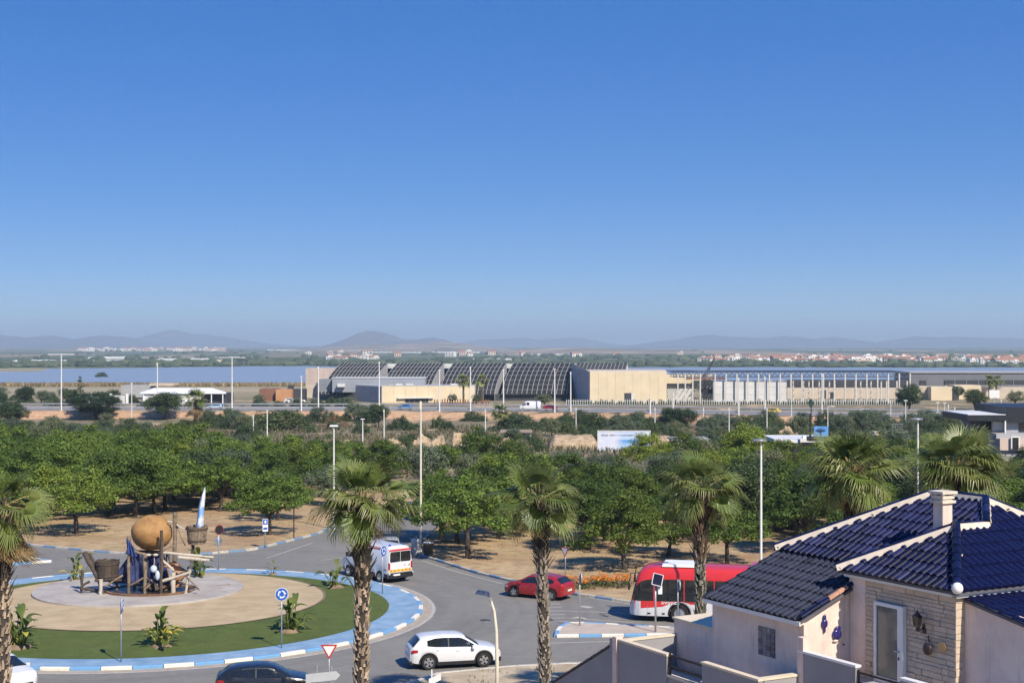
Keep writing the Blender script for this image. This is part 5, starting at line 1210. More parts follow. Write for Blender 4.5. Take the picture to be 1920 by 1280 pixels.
def tile_field(poly, zf, ax, mt, pr):          # ax: 'x' -> tiles climb along +x, 'y' -> along +y
    if ax == 'x': o3 = Vector((0, 1, 0)); sl = zf(1, 0) - zf(0, 0); up = Vector((1, 0, sl)).normalized(); u0 = max(p[1] for p in poly); v0 = min(p[0] for p in poly); vs_ = math.sqrt(1 + sl * sl); ud = Vector((0, -1, 0))
    else: sl = zf(0, 1) - zf(0, 0); up = Vector((0, 1, sl)).normalized(); ud = Vector((1, 0, 0)); u0 = min(p[0] for p in poly); v0 = min(p[1] for p in poly); vs_ = math.sqrt(1 + sl * sl)
    nn = ud.cross(up).normalized(); M3 = Matrix((ud, up, nn)).transposed()
    def uv(p): return ((u0 - p[1]) if ax == 'x' else (p[0] - u0), ((p[0] if ax == 'x' else p[1]) - v0) * vs_)
    q = [uv(p) for p in poly]; ar = sum(q[i][0] * q[(i + 1) % len(q)][1] - q[(i + 1) % len(q)][0] * q[i][1] for i in range(len(q)))
    if ar < 0: q = q[::-1]
    um = max(p[0] for p in q); vm = max(p[1] for p in q)
    def dist(p):
        return [((q[(i + 1) % len(q)][0] - q[i][0]) * (p[1] - q[i][1]) - (q[(i + 1) % len(q)][1] - q[i][1]) * (p[0] - q[i][0])) / max(1e-6, math.hypot(q[(i + 1) % len(q)][0] - q[i][0], q[(i + 1) % len(q)][1] - q[i][1])) for i in range(len(q))]
    for j in range(int(vm / TL) + 1):
        for i in range(int(um / TW) + 1):
            cu, cv = (i + .5) * TW, j * TL - .04
            cor = [(cu - TW / 2, cv + .05), (cu + TW / 2, cv + .05), (cu + TW / 2, cv + TL), (cu - TW / 2, cv + TL)]; ds = [dist(c) for c in cor]
            if any(all(d[k] < .02 for d in ds) for k in range(len(q))): continue
            bad = [k for k in range(len(q)) if any(d[k] < -.01 for d in ds)]
            wob = R.uniform(-.01, .01); P0 = (Vector((v0, u0, zf(v0, u0))) if ax == 'x' else Vector((u0, v0, zf(u0, v0)))) + ud * cu + up * cv + nn * (-.012 + wob)
            if not bad: me = TME[mt]
            else:
                bm = bmesh.new(); bm.from_mesh(TME[mt])
                for k in bad:
                    a, b_ = q[k], q[(k + 1) % len(q)]
                    if abs(b_[1] - a[1]) < 1e-5 and a[1] < .01: continue
                    n2 = Vector((-(b_[1] - a[1]), b_[0] - a[0], 0)).normalized(); co = Vector((a[0] - cu, a[1] - cv, 0))
                    bmesh.ops.bisect_plane(bm, geom=bm.verts[:] + bm.edges[:] + bm.faces[:], plane_co=co, plane_no=n2, clear_inner=True)
                if not bm.faces: bm.free(); continue
                me = bpy.data.meshes.new('tile'); bm.to_mesh(me); bm.free(); me.materials.append(mt) if not me.materials else None
            tiles.append((pr + j * .1, me, M3.to_4x4(), P0, mt, i))
tile_field(F2, z2f, 'x', NAVY, 0); tile_field(F1, z1f, 'x', NAVY, 1); tile_field(F4, z4f, 'x', NAVYM, 2); tile_field(F3a, z3f, 'y', NAVY, 3); tile_field(F5, z5f, 'y', NAVY, 8); tile_field(F3b, z3f, 'y', NAVY, 5)
tiles.sort(key=lambda q: q[0]); rest = {}
for n_, (pr, me, M4, P0, mt, i) in enumerate(tiles):
    M4 = Matrix.Translation(P0) @ M4 @ Matrix.Rotation(R.uniform(-.025, .025), 4, 'Z') @ Matrix.Rotation(R.uniform(-.015, .015), 4, 'Y')
    if n_ < 300: o = put('roof_tile', me, roof); o.matrix_local = M4
    else:
        mb = rest.setdefault(mt, MB()); mb.add([M4 @ vv.co for vv in me.vertices], [tuple(p.vertices) for p in me.polygons])
for mt, mb in rest.items(): tag(mb.obj('roof_tiles', mt, roof, smooth=30), kind='stuff')
# ridges and hips: mortar bed with cap tiles
def ridge(a, b_, zf, mortar=.16, r=.10, cream=(0, 0), capm=None, seg=.42, base=.02, bed=True):
    A = Vector((a[0], a[1], zf(*a) + base)); B_ = Vector((b_[0], b_[1], zf(*b_) + base)); d = (B_ - A); L = d.length; d.normalize(); s_ = Vector((-d.y, d.x, 0)).normalized(); u = s_.cross(d).normalized()
    u = u if u.z > 0 else -u
    if bed: MB().add([A - s_ * mortar - u * .06, A + s_ * mortar - u * .06, A + s_ * mortar * .62 + u * .09, A - s_ * mortar * .62 + u * .09, B_ - s_ * mortar - u * .06, B_ + s_ * mortar - u * .06, B_ + s_ * mortar * .62 + u * .09, B_ - s_ * mortar * .62 + u * .09], [(0, 1, 2, 3), (7, 6, 5, 4), (0, 4, 5, 1), (1, 5, 6, 2), (2, 6, 7, 3), (3, 7, 4, 0)]).obj('mortar_bed', MORT, roof)
    n = max(1, int(L / seg)); off = Vector((cream[0], cream[1], 0))
    for k in range(n):
        p0 = A + d * (L * k / n - .03) + off; p1 = A + d * (L * (k + 1) / n) + off; rws = []
        for p, rr_ in ((p0, r), (p1, r * .88)): rws.append([p + u * .055 + s_ * math.cos(math.pi * q / 8) * rr_ + u * math.sin(math.pi * q / 8) * rr_ for q in range(9)])
        mb = MB().rows(rws); mb.poly(list(reversed(rws[0]))); mb.rows([[p - u * .0 for p in rws[0]], [p + d * 0 - u * .02 for p in rws[0]]]); mb.obj('ridge_tile', capm or NAVY, roof, smooth=40)
    return A, B_, d, u, s_
ridge((1.15, 8.6), (4.4, 5.32), z1f, .20, .085, (.06, .09)); ridge((0, 4.5), (2.25, 2.25), z2f, .20, .085, (.06, .09))
A, B_, d, u, s_ = ridge((0, 0), (2.25, 2.25), z2f, .10, .125, base=.05)
MB().ball(A + u * .06 - d * .03, .15, 12, 8, (1, 1, 1)).obj('hip_end', WHT, roof, smooth=True)
for k in range(7):
    sg = 1 if R.random() < .75 else -1; MB().ball(A.lerp(B_, (k + .5) / 7 + R.uniform(-.03, .03)) + s_ * sg * .11 + u * .03, R.uniform(.02, .045), 8, 5, (1.4, 1, .7), .2, k).obj('mortar_dab', MORT, roof)
ridge((2.25, 2.25), (3.4, 2.25), z2b, .17, .085, (.0, .1)); ridge((3.4, 2.25), (4.4, 3.23), z1f, .14, .11, base=.04); ridge((4.4, 3.23), (4.4, 5.32), z1f, .15, .1); ridge((4.4, 3.23), (7.63, 0), z3f, .17, .09, (.05, .06))
for k in range(6):                              # verge tiles along the gable
    q0, q1 = -1.62 + k * .33, -1.62 + (k + 1) * .33 + .03; rws = []
    for bq, rr_ in ((q0, .10), (q1, .088)): rws.append([Vector((bq, 4.16 + math.cos(math.pi * q / 8) * rr_, zr(bq) + .05 + math.sin(math.pi * q / 8) * rr_)) for q in range(9)])
    mb = MB().rows(rws); mb.poly(list(reversed(rws[0]))); mb.obj('verge_tile', NAVY if k not in (3, 4) else mat('terracotta_tile', (.42, .22, .15), .8), roof, smooth=40)
# chimney
ch = MB().box((2.45, 2.95, 10.7), (.36, .36, 1.1)).obj('chimney', PLA, roof)
for z_, w_, h_ in ((11.14, .50, .07), (11.27, .44, .09), (11.395, .56, .07)): MB().box((2.45, 2.95, z_), (w_, w_, h_)).obj('chimney_cap', MORT, ch)
for dx, dy in ((-.2, -.2), (.2, -.2), (-.2, .2), (.2, .2)): MB().box((2.45 + dx, 2.95 + dy, 11.335), (.08, .08, .06)).obj('cap_block', MORT, ch)
# door
dr = slab_('door', .10, .16, DL0 + .06, DL1 - .06, 6.44, DZ - .06, mat('door_glass', (.13, .145, .14), .12, .1, spec=.6))
for l0, l1, z0, z1_ in ((DL0, DL0 + .09, 6.4, DZ), (DL1 - .09, DL1, 6.4, DZ)): slab_('door_frame', .06, .2, l0, l1, z0, z1_, WHT, dr)
slab_('door_frame', .06, .2, DL0 + .09, DL1 - .09, DZ - .09, DZ, WHT, dr); slab_('door_frame', .06, .2, DL0 + .09, DL1 - .09, 6.4, 6.56, WHT, dr); slab_('door_frame', .065, .19, DL0 + .09, DL0 + .21, 6.56, DZ - .09, WHT, dr)
slab_('door_handle', .02, .06, DL0 + .12, DL0 + .28, 7.32, 7.36, MT['steel'], dr); slab_('lock', .045, .06, DL0 + .13, DL0 + .17, 7.12, 7.2, IRON, dr); slab_('reflection_sheet', .165, .175, DL0 + .1, DL0 + .62, 6.5, DZ - .1, WHT, dr)  # white sheet stands for the reflection in the right half of the glass
# lantern and ornaments
ln_ = MB().tube([(.2, 1.35, 8.12), (.05, 1.35, 8.05), (-.02, 1.35, 8.2), (-.05, 1.35, 8.32)], .018, 6).obj('wall_lantern', IRON, hs_)
MB().lathe([(.03, 0), (.09, .05), (.12, .28)], 6, (-.05, 1.35, 8.12), cap=False).obj('lantern_glass', mat('amber_glass', (.12, .09, .06), .2), ln_); MB().lathe([(.15, .28), (.10, .34), (.03, .42), (.01, .48)], 6, (-.05, 1.35, 8.12)).obj('lantern_roof', IRON, ln_); MB().ball((-.05, 1.35, 8.08), .045, 8, 6).obj('lantern_knob', IRON, ln_); MB().box((.19, 1.35, 8.08), (.03, .12, .26)).obj('wall_plate', IRON, ln_)
for k in range(6): a = math.pi * k / 3; MB().bar((-.05 + .09 * math.cos(a), 1.35 + .09 * math.sin(a), 8.17), (-.05 + .12 * math.cos(a), 1.35 + .12 * math.sin(a), 8.40), .015).obj('lantern_bar', IRON, ln_)
MB().ball((.08, 1.12, 7.60), .155, 14, 10, (.55, 1, 1), .06).obj('wall_pot', IRON, hs_, smooth=True); MB().lathe([(.05, 0), (.13, .02), (.14, .05)], 16, (.17, .66, 7.72), M=Matrix.Rotation(rad(-90), 3, 'Y')).obj('wall_plate', mat('brass_plate', (.42, .3, .16), .35, .1, metal=.5), hs_)
MB().tube([(.15, 1.12, 7.78), (.13, 1.14, 7.86), (.15, 1.16, 7.94)], .02, 6).obj('pot_hook', IRON, hs_)
CER = mat('cobalt_ceramic', (.025, .02, .14), .15, .2, 5, coat=.6)
o = MB().ball((-.71, 4.20, 7.83), .13, 12, 8, (.8, .5, 1.0)).obj('ceramic_ornament', CER, hs_, smooth=True); MB().ball((-.71, 4.2, 7.99), .07, 10, 6, (.8, .5, 1.4)).obj('ornament_top', CER, o, smooth=True); MB().ball((-.71, 4.2, 7.66), .05, 10, 6, (.8, .5, 1.8)).obj('ornament_drop', CER, o, smooth=True)
o = MB().ball((-.27, 4.20, 7.50), .155, 14, 8, (1, .5, 1)).obj('ceramic_ornament', CER, hs_, smooth=True); MB().ball((-.24, 4.2, 7.66), .09, 10, 6, (1.2, .5, .7)).obj('ornament_top', CER, o, smooth=True); MB().ball((-.32, 4.2, 7.32), .06, 10, 6, (1.6, .5, .6)).obj('ornament_drop', PLA, o, smooth=True)
MB().ball((-.0, 4.24, 7.18), .03, 8, 6).obj('wall_stud', IRON, hs_)
# glass brick window
gw = slab_('glass_brick_window', -1.41, -1.39, 5.47, 6.21, 6.70, 7.52, mat('window_mortar', (.36, .33, .32), .9))
GB = [mat('glass_brick_clear', (.16, .17, .20), .15, .4, 6, .6, 8, spec=.7), mat('glass_brick_blue', (.05, .06, .13), .15, .4, 6, .6, 8, spec=.7)]
for i in range(4):
    for j in range(5): MB().box((-1.415, 5.56 + .187 * i, 6.79 + .162 * j), (.03, .165, .14)).obj('glass_brick', GB[(i * 2 + j * 3 + (i * j) % 2) % 3 == 0], gw)
# terraces
slab_('terrace_floor', -1.45, .22, -3.6, 4.25, 6.2, 6.4, MT['concrete']); slab_('terrace_floor', -2.85, -1.4, 4.35, 10.9, 5.2, 5.45, MT['concrete']); slab_('terrace_base', -1.6, .2, -3.6, 4.24, 0, 6.2, PLA); slab_('terrace_base', -2.85, -1.4, 4.35, 10.9, 0, 5.2, PLA)
def parapet(b0, b1, l0, l1, z1_, mt=GRYW, cope=COPE, z0=0):
    slab_('parapet', b0, b1, l0, l1, z0, z1_ - .06, mt); e = .025; slab_('coping', b0 - e, b1 + e, l0 - e, l1 + e, z1_ - .06, z1_, cope)
parapet(-1.62, -1.47, 1.95, 4.22, 7.2, GRYW, WHT, 6.2); parapet(-1.62, -1.47, -3.6, .3, 7.2, GRYW, WHT, 6.2)
for z_ in (7.02, 6.75): MB().bar((-1.55, 1.95, z_), (-1.55, .3, z_), .05).obj('railing', IRON, hs_)
MB().bar((-1.55, 1.9, 6.4), (-1.55, 1.9, 7.1), .04).obj('railing', IRON, hs_); MB().bar((-1.55, .35, 6.4), (-1.55, .35, 7.1), .04).obj('railing', IRON, hs_)
slab_('pier', -1.64, -1.45, 4.0, 4.24, 0, 7.55, PLA)
parapet(-3.0, -2.84, 4.2, 6.74, 6.55); parapet(-3.0, -2.84, 8.47, 11.03, 6.45); parapet(-2.98, -2.86, 6.77, 8.44, 5.86)
parapet(-2.81, -1.42, 4.2, 4.36, 6.552); parapet(-2.81, -.95, 10.87, 11.03, 6.452)
for z_ in (6.42, 6.1): MB().bar((-2.92, 6.74, z_), (-2.92, 8.47, z_), .06).obj('railing', IRON, hs_)
MB().bar((-2.92, 8.4, 5.8), (-2.92, 8.4, 6.5), .05).obj('railing', IRON, hs_)
slab_('back_block', -.95, 1.4, 8.45, 11.0, 0, 6.9, PLA); slab_('coping', -1.0, 1.45, 8.42, 11.05, 6.9, 6.96, COPE); slab_('terrace_box', -2.5, -1.9, 6.9, 7.5, 5.45, 5.8, WHT)
slab_('pilaster', -3.06, -2.82, 11.08, 11.3, 0, 6.5, PLA); slab_('pilaster', -3.03, -2.85, 11.31, 11.5, 0, 6.42, GRYW)
wallprism('garden_wall', [(11.5, 0), (11.5, 6.12), (14.2, 4.72), (18.5, 2.5), (18.5, 0)], -3.0, -2.86, GRYW)
for k in range(15):
    q0 = 11.5 + k * .42; q1 = q0 + .44; z0, z1_ = [6.16 - .52 * (q - 11.5) for q in (q0, q1)]
    MB().add([(-3.04, q0, z0), (-2.82, q0, z0), (-2.82, q1, z1_), (-3.04, q1, z1_), (-3.04, q0, z0 + .06), (-2.82, q0, z0 + .06), (-2.82, q1, z1_ + .04), (-3.04, q1, z1_ + .04)], [(3, 2, 1, 0), (4, 5, 6, 7), (0, 1, 5, 4), (1, 2, 6, 5), (2, 3, 7, 6), (3, 0, 4, 7)]).obj('wall_tile', DK, hs_)
# ---------------------------------------------------------------- highway
def ribbon(o0, o1, z, x0=-330, x1=330, st=6, xs=None):
    xs = xs or [x0 + st * i for i in range(int((x1 - x0) / st) + 1)]
    return MB().rows([[(x, hwy(x) + o1, z) for x in xs], [(x, hwy(x) + o0, z) for x in xs]])
hw_ = struct(ribbon(-12.6, 12.6, HWZ - .005).obj('highway', mat('highway_asphalt', (.26, .25, .24), .9, .12, .3, world=True)))
for o_ in (-11.8, -1.6, 1.6, 11.8): ribbon(o_ - .1, o_ + .1, HWZ + .004).obj('edge_line', LINE, hw_)
for side in (-6.6, 6.6):
    for k in range(54):
        x = -300 + k * 11; ribbon(side - .09, side + .09, HWZ + .004, xs=[x, x + 3.5]).obj('lane_dash', LINE, hw_)
ribbon(-1.2, 1.2, HWZ + .12).obj('median', mat('median_earth', (.36, .29, .2), .95, .2, .5, world=True), hw_)
def guard(off, label):
    g = thing('guardrail', label, 'guardrail', (0, 0, 0)); xs = [-300 + 5 * i for i in range(121)]; rr = [[], [], [], []]
    for x in xs:
        for k, (dy, dz) in enumerate(((0, .45), (-.06, .55), (-.06, .68), (0, .78))): rr[k].append((x, hwy(x) + off + dy, HWZ + dz))
    MB().rows(rr).obj('rail', MT['steel'], g); mb = MB()
    for x in xs: mb.box((x, hwy(x) + off + .06, HWZ + .35), (.12, .1, .8))
    tag(mb.obj('posts', MT['steel'], g), kind='stuff')
guard(-12.4, 'near steel guardrail along the highway above the sandy bank'); guard(12.4, 'far steel guardrail along the highway before the halls')
# ---------------------------------------------------------------- halls beyond the highway
CRM = mat('hall_cream', (.62, .52, .36), .8, .08, .25); CRM2 = mat('hall_beige', (.52, .44, .35), .85, .1, .25); GRY = mat('hall_grey', (.36, .36, .37), .8, .1, .2); GBL = mat('hall_bluegrey', (.20, .22, .25), .7, .12, .2); DRK = mat('hall_dark', (.045, .048, .055), .6, .2, .3); PNK = mat('hall_pinkish', (.46, .38, .33), .85, .1, .2); PALEW = mat('hall_pale', (.58, .58, .57), .75, .1, .25)
def XY(x, D): return ((x - 960) / F * D, D)
def ZY(y, D): return H - (y - HZ) / F * D
def onwall(p, q, x, y):
    a, b_ = Vector(XY(*p)), Vector(XY(*q)); k = (x - 960) / F; d = b_ - a; den = d.x - k * d.y; s_ = (k * a.y - a.x) / den; pt = a + d * s_
    return Vector((pt.x, pt.y, ZY(y, pt.y)))
def panel(par, name, p, q, x0, x1, y0, y1, mt, th=.15, out_=.12):
    c = [onwall(p, q, x, y) for x, y in ((x0, y1), (x1, y1), (x1, y0), (x0, y0))]; d = (c[1] - c[0]); n = Vector((d.y, -d.x, 0)).normalized()
    if n.y > 0: n = -n
    zt = (c[2].z + c[3].z) / 2; zb_ = (c[0].z + c[1].z) / 2; c[2].z = c[3].z = zt; c[0].z = c[1].z = zb_
    vs = [p_ + n * out_ for p_ in c] + [p_ + n * (out_ - th) for p_ in c]
    return MB().add(vs, [(0, 1, 2, 3), (7, 6, 5, 4), (0, 4, 5, 1), (1, 5, 6, 2), (2, 6, 7, 3), (3, 7, 4, 0)]).obj(name, mt, par)
def block(par, name, foot, ytop, Dt, mt, zb_=-2.4, smooth=False):
    return MB().prism([XY(*f) for f in foot], zb_, ZY(ytop, Dt)).obj(name, mt, par)
def flatbox(par, name, x0, x1, y0, y1, D, dep, mt): return block2(par, name, [(x0, D), (x1, D), (x1, D + dep), (x0, D + dep)], ZY(y1, D), ZY(y0, D), mt)
def block2(par, name, foot, z0, z1, mt): 
    a = [XY(*f) for f in foot]; x0, x1 = a[0][0], a[1][0]; y0, y1 = a[0][1], a[2][1]
    return MB().prism([(x0, y0), (x1, y0), (x1, y1), (x0, y1)], z0, z1).obj(name, mt, par)
# --- hall with the curved ribbed roofs
ha = thing('exhibition_hall', 'long hall with a row of dark curved ribbed roofs beyond the highway', 'hall', (0, 0, 0))
m, t, b, out = nmat('roof_panels_dark'); v = coords(t)
br = nd(t, 'ShaderNodeTexBrick'); br.offset = 0; br.inputs['Scale'].default_value = 1.0; t.links.new(v, br.inputs['Vector'])
t.links.new(ramp(t, noise(t, v, .35, 4, .8), [(.35, (.018, .018, .021)), (.65, (.038, .038, .042))]), b.inputs['Base Color']); b.inputs['Roughness'].default_value = .7; b.inputs['Specular IOR Level'].default_value = .15; RPN = m
RIB = mat('roof_rib_pale', (.30, .30, .30), .6, .1)
def curve(s_, zf, x):                       # from eave (0) to ridge (1)
    a = rad(46) * s_; u = math.sin(a) / math.sin(rad(46)); w_ = .45 * s_ + .55 * (1 - math.cos(a)) / (1 - math.cos(rad(46)))
    D = lerp(455, 478, w_); X = (x - 960) / F * 478 - lerp(3.6, 0, w_); return Vector((X, D, lerp(.2, 9.35, u)))
for k, (x0, x1, s0) in enumerate(((641, 727, .0), (746, 833, .0), (851, 950, .0), (963, 1078, .0), (1082, 1177, .5))):
    N = 10; rws = [[curve(lerp(s0, 1, i / N), 0, lerp(x0, x1, j / 6)) for j in range(7)] for i in range(N + 1)]
    sh_ = MB().rows(rws).obj('curved_roof', RPN, ha, smooth=True)
    nr = 13
    for j in range(nr + 1):
        x = lerp(x0, x1, j / nr); mb = MB(); pp = [curve(lerp(s0, 1, i / N), 0, x) + Vector((0, -.12, .1)) for i in range(N + 1)]
        mb.rows([[p + Vector((-.08, 0, 0)) for p in pp], [p + Vector((-.08, -.15, .15)) for p in pp], [p + Vector((.08, -.15, .15)) for p in pp], [p + Vector((.08, 0, 0)) for p in pp]]); mb.obj('rib', RIB, sh_)
    for i in range(1, 7):
        s_ = lerp(s0, 1, i / 7); a, b_ = curve(s_, 0, x0), curve(s_, 0, x1); MB().bar(a + Vector((0, -.06, .06)), b_ + Vector((0, -.06, .06)), .12).obj('purlin', GBL, sh_)
    pts = [curve(lerp(s0, 1, i / N), 0, x1) for i in range(N + 1)]; lo_ = [(p.x, p.y, -2) for p in pts]
    mb = MB(); mb.rows([[Vector(q) for q in lo_], pts]); mb.obj('gable_wall', GRY if k < 4 else PALEW, ha)
    xr = (x1 - 960) / F * 478; nx = [746, 851, 963, 1082, 1240][k]; xn = (nx - 960) / F * 478
    if k < 4:
        MB().add([(xr, 478, 9.3), (xn, 478, 7.6), (xn, 478, 9.2), (xr, 478, 9.34)], [(0, 1, 2, 3)]).obj('gable_glazing', PALEW, ha)
        MB().box(((xr + xn) / 2, 481, 3.2), (xn - xr + 4, .4, 9)).obj('link_wall', GBL, ha); MB().box(((xr + xn) / 2, 479.5, 8.5), (xn - xr + 3, .3, 1.5)).obj('link_glazing', mat('pale_glazing', (.55, .58, .56), .5), ha)
flatbox(ha, 'base_wall', 925, 1066, 738.5, 760, 456, 1, DRK); flatbox(ha, 'back_wall', 640, 1170, 686, 760, 484, 12, GBL)
# --- low cream building, the shade of its left side painted grey
lb = thing('low_building', 'low cream building with a wide glass entrance beside the highway', 'building', (0, 0, 0))
c0, cL, cR = (716, 438), (593, 478), (890, 446)
bx = [XY(*c0), XY(*cR), XY(895, 470), XY(600, 500), XY(*cL)]
MB().prism(bx, -2.4, ZY(724, 438)).obj('core', GRY, lb)
for k in range(8): panel(lb, 'wall_panel', c0, cR, 716 + k * 21.75 + .12, 716 + (k + 1) * 21.75 - .12, 723.5, 762, CRM) if k not in (2, 3) else panel(lb, 'wall_panel', c0, cR, 716 + k * 21.75 + .12, 716 + (k + 1) * 21.75 - .12, 723.5, 745, CRM)
for k in range(6): panel(lb, 'shaded_side_panel', cL, c0, 593 + k * 20.5 + .1, 593 + (k + 1) * 20.5 - .1, 724.5, 760, GRY) if k > 2 else panel(lb, 'shaded_side_panel', cL, c0, 593 + k * 20.5 + .1, 593 + (k + 1) * 20.5 - .1, 724.5, 735, GRY)
panel(lb, 'recess_shade', cL, c0, 594, 654, 735, 757, DRK, .1, .02); en = panel(lb, 'glass_entrance', c0, cR, 745, 811, 746, 762, DRK, .1, .05)  # dark panel on the wall face paints the shade of a recess
for k in range(7): panel(lb, 'mullion', c0, cR, 747 + k * 10, 747.6 + k * 10, 747, 761, GRY, .05, .12)
panel(lb, 'entrance_canopy', c0, cR, 744, 812, 744.5, 746.5, PALEW, 1.2, 1.0)
for x in (640, 735, 748, 768, 852): MB().box((XY(x, 452)[0], 452, ZY(722, 452)), (2.2, 1.6, 1.0)).obj('roof_unit', PALEW if x != 735 else GRY, lb)
ub = thing('grey_upper_block', 'long blue-grey block below the curved roofs', 'building', (0, 0, 0)); flatbox(ub, 'wall', 623, 797, 708.5, 735, 453, 10, mat('metal_cladding_blue', (.27, .29, .33), .55, .1, .2)); flatbox(ub, 'side_wall', 597, 623, 711, 735, 456, 8, GBL); flatbox(ub, 'roof_edge', 622, 798, 707.6, 708.5, 452.8, 10.4, PALEW)
pb = thing('pinkish_block', 'plain pinkish concrete block at the left end of the halls, before the lagoon', 'building', (0, 0, 0)); flatbox(pb, 'wall', 573, 632, 690.5, 760, 490, 14, PNK); flatbox(pb, 'lower_wall', 573, 597, 722, 760, 480, 6, CRM2)
for k in range(4): flatbox(pb, 'seam', 583 + 12 * k, 583.5 + 12 * k, 691, 725, 489.9, .2, CRM2)
# --- big cream hall
bh = thing('cream_hall', 'tall windowless cream hall with one open door, right of the curved roofs', 'hall', (0, 0, 0))
k0, kL, kR = (1106, 431), (1070, 468), (1250, 434); zt = ZY(697, 431)
MB().prism([XY(*k0), XY(*kR), XY(1247, 474), XY(1078, 486), XY(*kL)], -2.4, zt).obj('core', CRM2, bh)
for k in range(9):
    a, b_ = 1106 + 16 * k, 1106 + 16 * (k + 1)
    if k == 4: panel(bh, 'wall_panel', k0, kR, a + .1, b_ - .1, 696.5, 736.5, CRM)
    else: panel(bh, 'wall_panel', k0, kR, a + .1, b_ - .1, 696.5, 760, CRM)
for k in range(3): panel(bh, 'shaded_side_panel', kL, k0, 1070 + 12 * k + .1, 1082 + 12 * k - .1, 697, 760, GRY)  # grey instead of cream paints the shade of this side
panel(bh, 'doorway_shade', k0, kR, 1170.5, 1185.5, 737, 757, DRK, .05, .04); panel(bh, 'door_leaf', k0, kR, 1183.5, 1189.5, 737, 755, PALEW, .1, .2)  # dark sheet on the wall stands for the shade inside the doorway
MB().add([Vector((*XY(1070, 474), zt)), Vector((*XY(1107, 432), zt)), Vector((*XY(1073, 464), zt + 2.1))], [(0, 1, 2)]).obj('gable_wall', PALEW, bh)
flatbox(bh, 'parapet', 1106.5, 1249.5, 695.6, 696.5, 435.5, 2, PALEW)
# --- steel frame under construction
fr_ = thing('building_frame', 'unfinished hall of pale columns and blue-grey roof trusses', 'building frame', (0, 0, 0)); TRS = mat('truss_steel', (.10, .13, .18), .5, .2, metal=.3); COLM = mat('column_pale', (.56, .54, .50), .8, .08)
cols = [1271, 1285, 1299, 1313] + [1341 + 20.3 * k for k in range(19)]; Df = 436
for x in cols: MB().box((XY(x, Df)[0], Df, (ZY(700, Df) - 2.2) / 2), (.36, .36, ZY(700, Df) + 2.2)).obj('column', COLM, fr_)
for k in range(15):
    x = 1468 + 16.2 * k + (k % 3) * 3; MB().box((XY(x, 458)[0], 458, (ZY(714, 458) - 2.2) / 2), (.38, .38, ZY(714, 458) + 2.2)).obj('column', COLM, fr_)
zt_, zl = ZY(697.5, Df), ZY(707, Df)
for a, b_ in zip([1262] + cols, cols):
    mb = MB(); xa, xb = XY(a, Df)[0], XY(b_, Df)[0]
    for dD in (0, 9):
        mb.bar((xa, Df + dD, zt_), (xb, Df + dD, zt_), .22); mb.bar((xa, Df + dD, zl), (xb, Df + dD, zl), .16); n = 4
        for i in range(n): q0, q1 = lerp(xa, xb, i / n), lerp(xa, xb, (i + 1) / n); mb.bar((q0, Df + dD, zl if i % 2 else zt_), (q1, Df + dD, zt_ if i % 2 else zl), .11)
    for i in range(3): q = lerp(xa, xb, i / 3); mb.bar((q, Df, zt_ + .1), (q, Df + 22, zt_ + .1), .14)
    mb.obj('truss', TRS, fr_)
w0, w1 = (1336, 437.0), (1476, 437.2)
for i in range(7):
    for j in range(3): panel(fr_, 'wall_panel', w0, w1, 1336 + 20 * i + .15, 1356 + 20 * i - .15, 712.5 + 13.5 * j + .25, 726 + 13.5 * j - .25, PALEW, .15, .02)
flatbox(fr_, 'dark_wall', 1322, 1336, 712, 757, 444, 4, DRK); flatbox(fr_, 'back_wall', 1476, 1705, 727, 757, 472, 3, CRM2); flatbox(fr_, 'back_band', 1476, 1705, 712, 727, 476, 3, DRK); flatbox(fr_, 'beige_parapet', 1250, 1336, 702, 719, 470, 3, CRM)
flatbox(fr_, 'broken_wall', 1251, 1298, 721, 757, 460, 2, PALEW); flatbox(fr_, 'dark_band', 1251, 1320, 719, 722, 459, 2, DRK); flatbox(fr_, 'red_beam', 1287, 1360, 708, 711, 440, 1, mat('rusty_beam', (.22, .10, .07), .8))
rb = random.Random(8); mb = MB()
for k in range(26):
    p = PX(rb.uniform(1292, 1330), rb.uniform(722, 752), 440); q = p + Vector((rb.uniform(-1.4, 1.4), rb.uniform(-.5, .5), rb.uniform(-1.2, 1.6))); mb.bar(p, q, rb.uniform(.12, .4))
tag(mb.obj('debris', mat('debris_grey', (.24, .22, .20), .9, .4, .5), fr_), kind='stuff')
for k in range(4): flatbox(fr_, 'hole_shade', 1541 + 16 * k, 1549 + 16 * k, 731 + (k % 2) * 4, 750, 471.6, .2, DRK) if k < 2 else None  # dark sheets on the wall stand for the shade in its holes
cr = thing('crane', 'dark lattice crane boom rising behind the building frame', 'crane', (0, 0, 0)); A, B_ = PX(1318, 712, 468), PX(1340, 670.5, 468); mb = MB(); d = (B_ - A).normalized(); s_ = Vector((0, 1, 0)); n_ = d.cross(s_)
mb.bar(A + n_ * .5, B_, .28); mb.bar(A - n_ * .5, B_, .28)
for k in range(9): mb.bar(A.lerp(B_, k / 9) + n_ * .5 * (1 - k / 9), A.lerp(B_, (k + 1) / 9) - n_ * .5 * (1 - (k + 1) / 9), .14)
mb.obj('boom', DRK, cr); MB().box(A + Vector((-1, 0, -1.5)), (4, 3, 2.6)).obj('cab', DRK, cr); MB().box((A.x, A.y, (A.z - 5) / 2), (1.2, 1.2, max(1, A.z + 1))).obj('mast', DRK, cr)
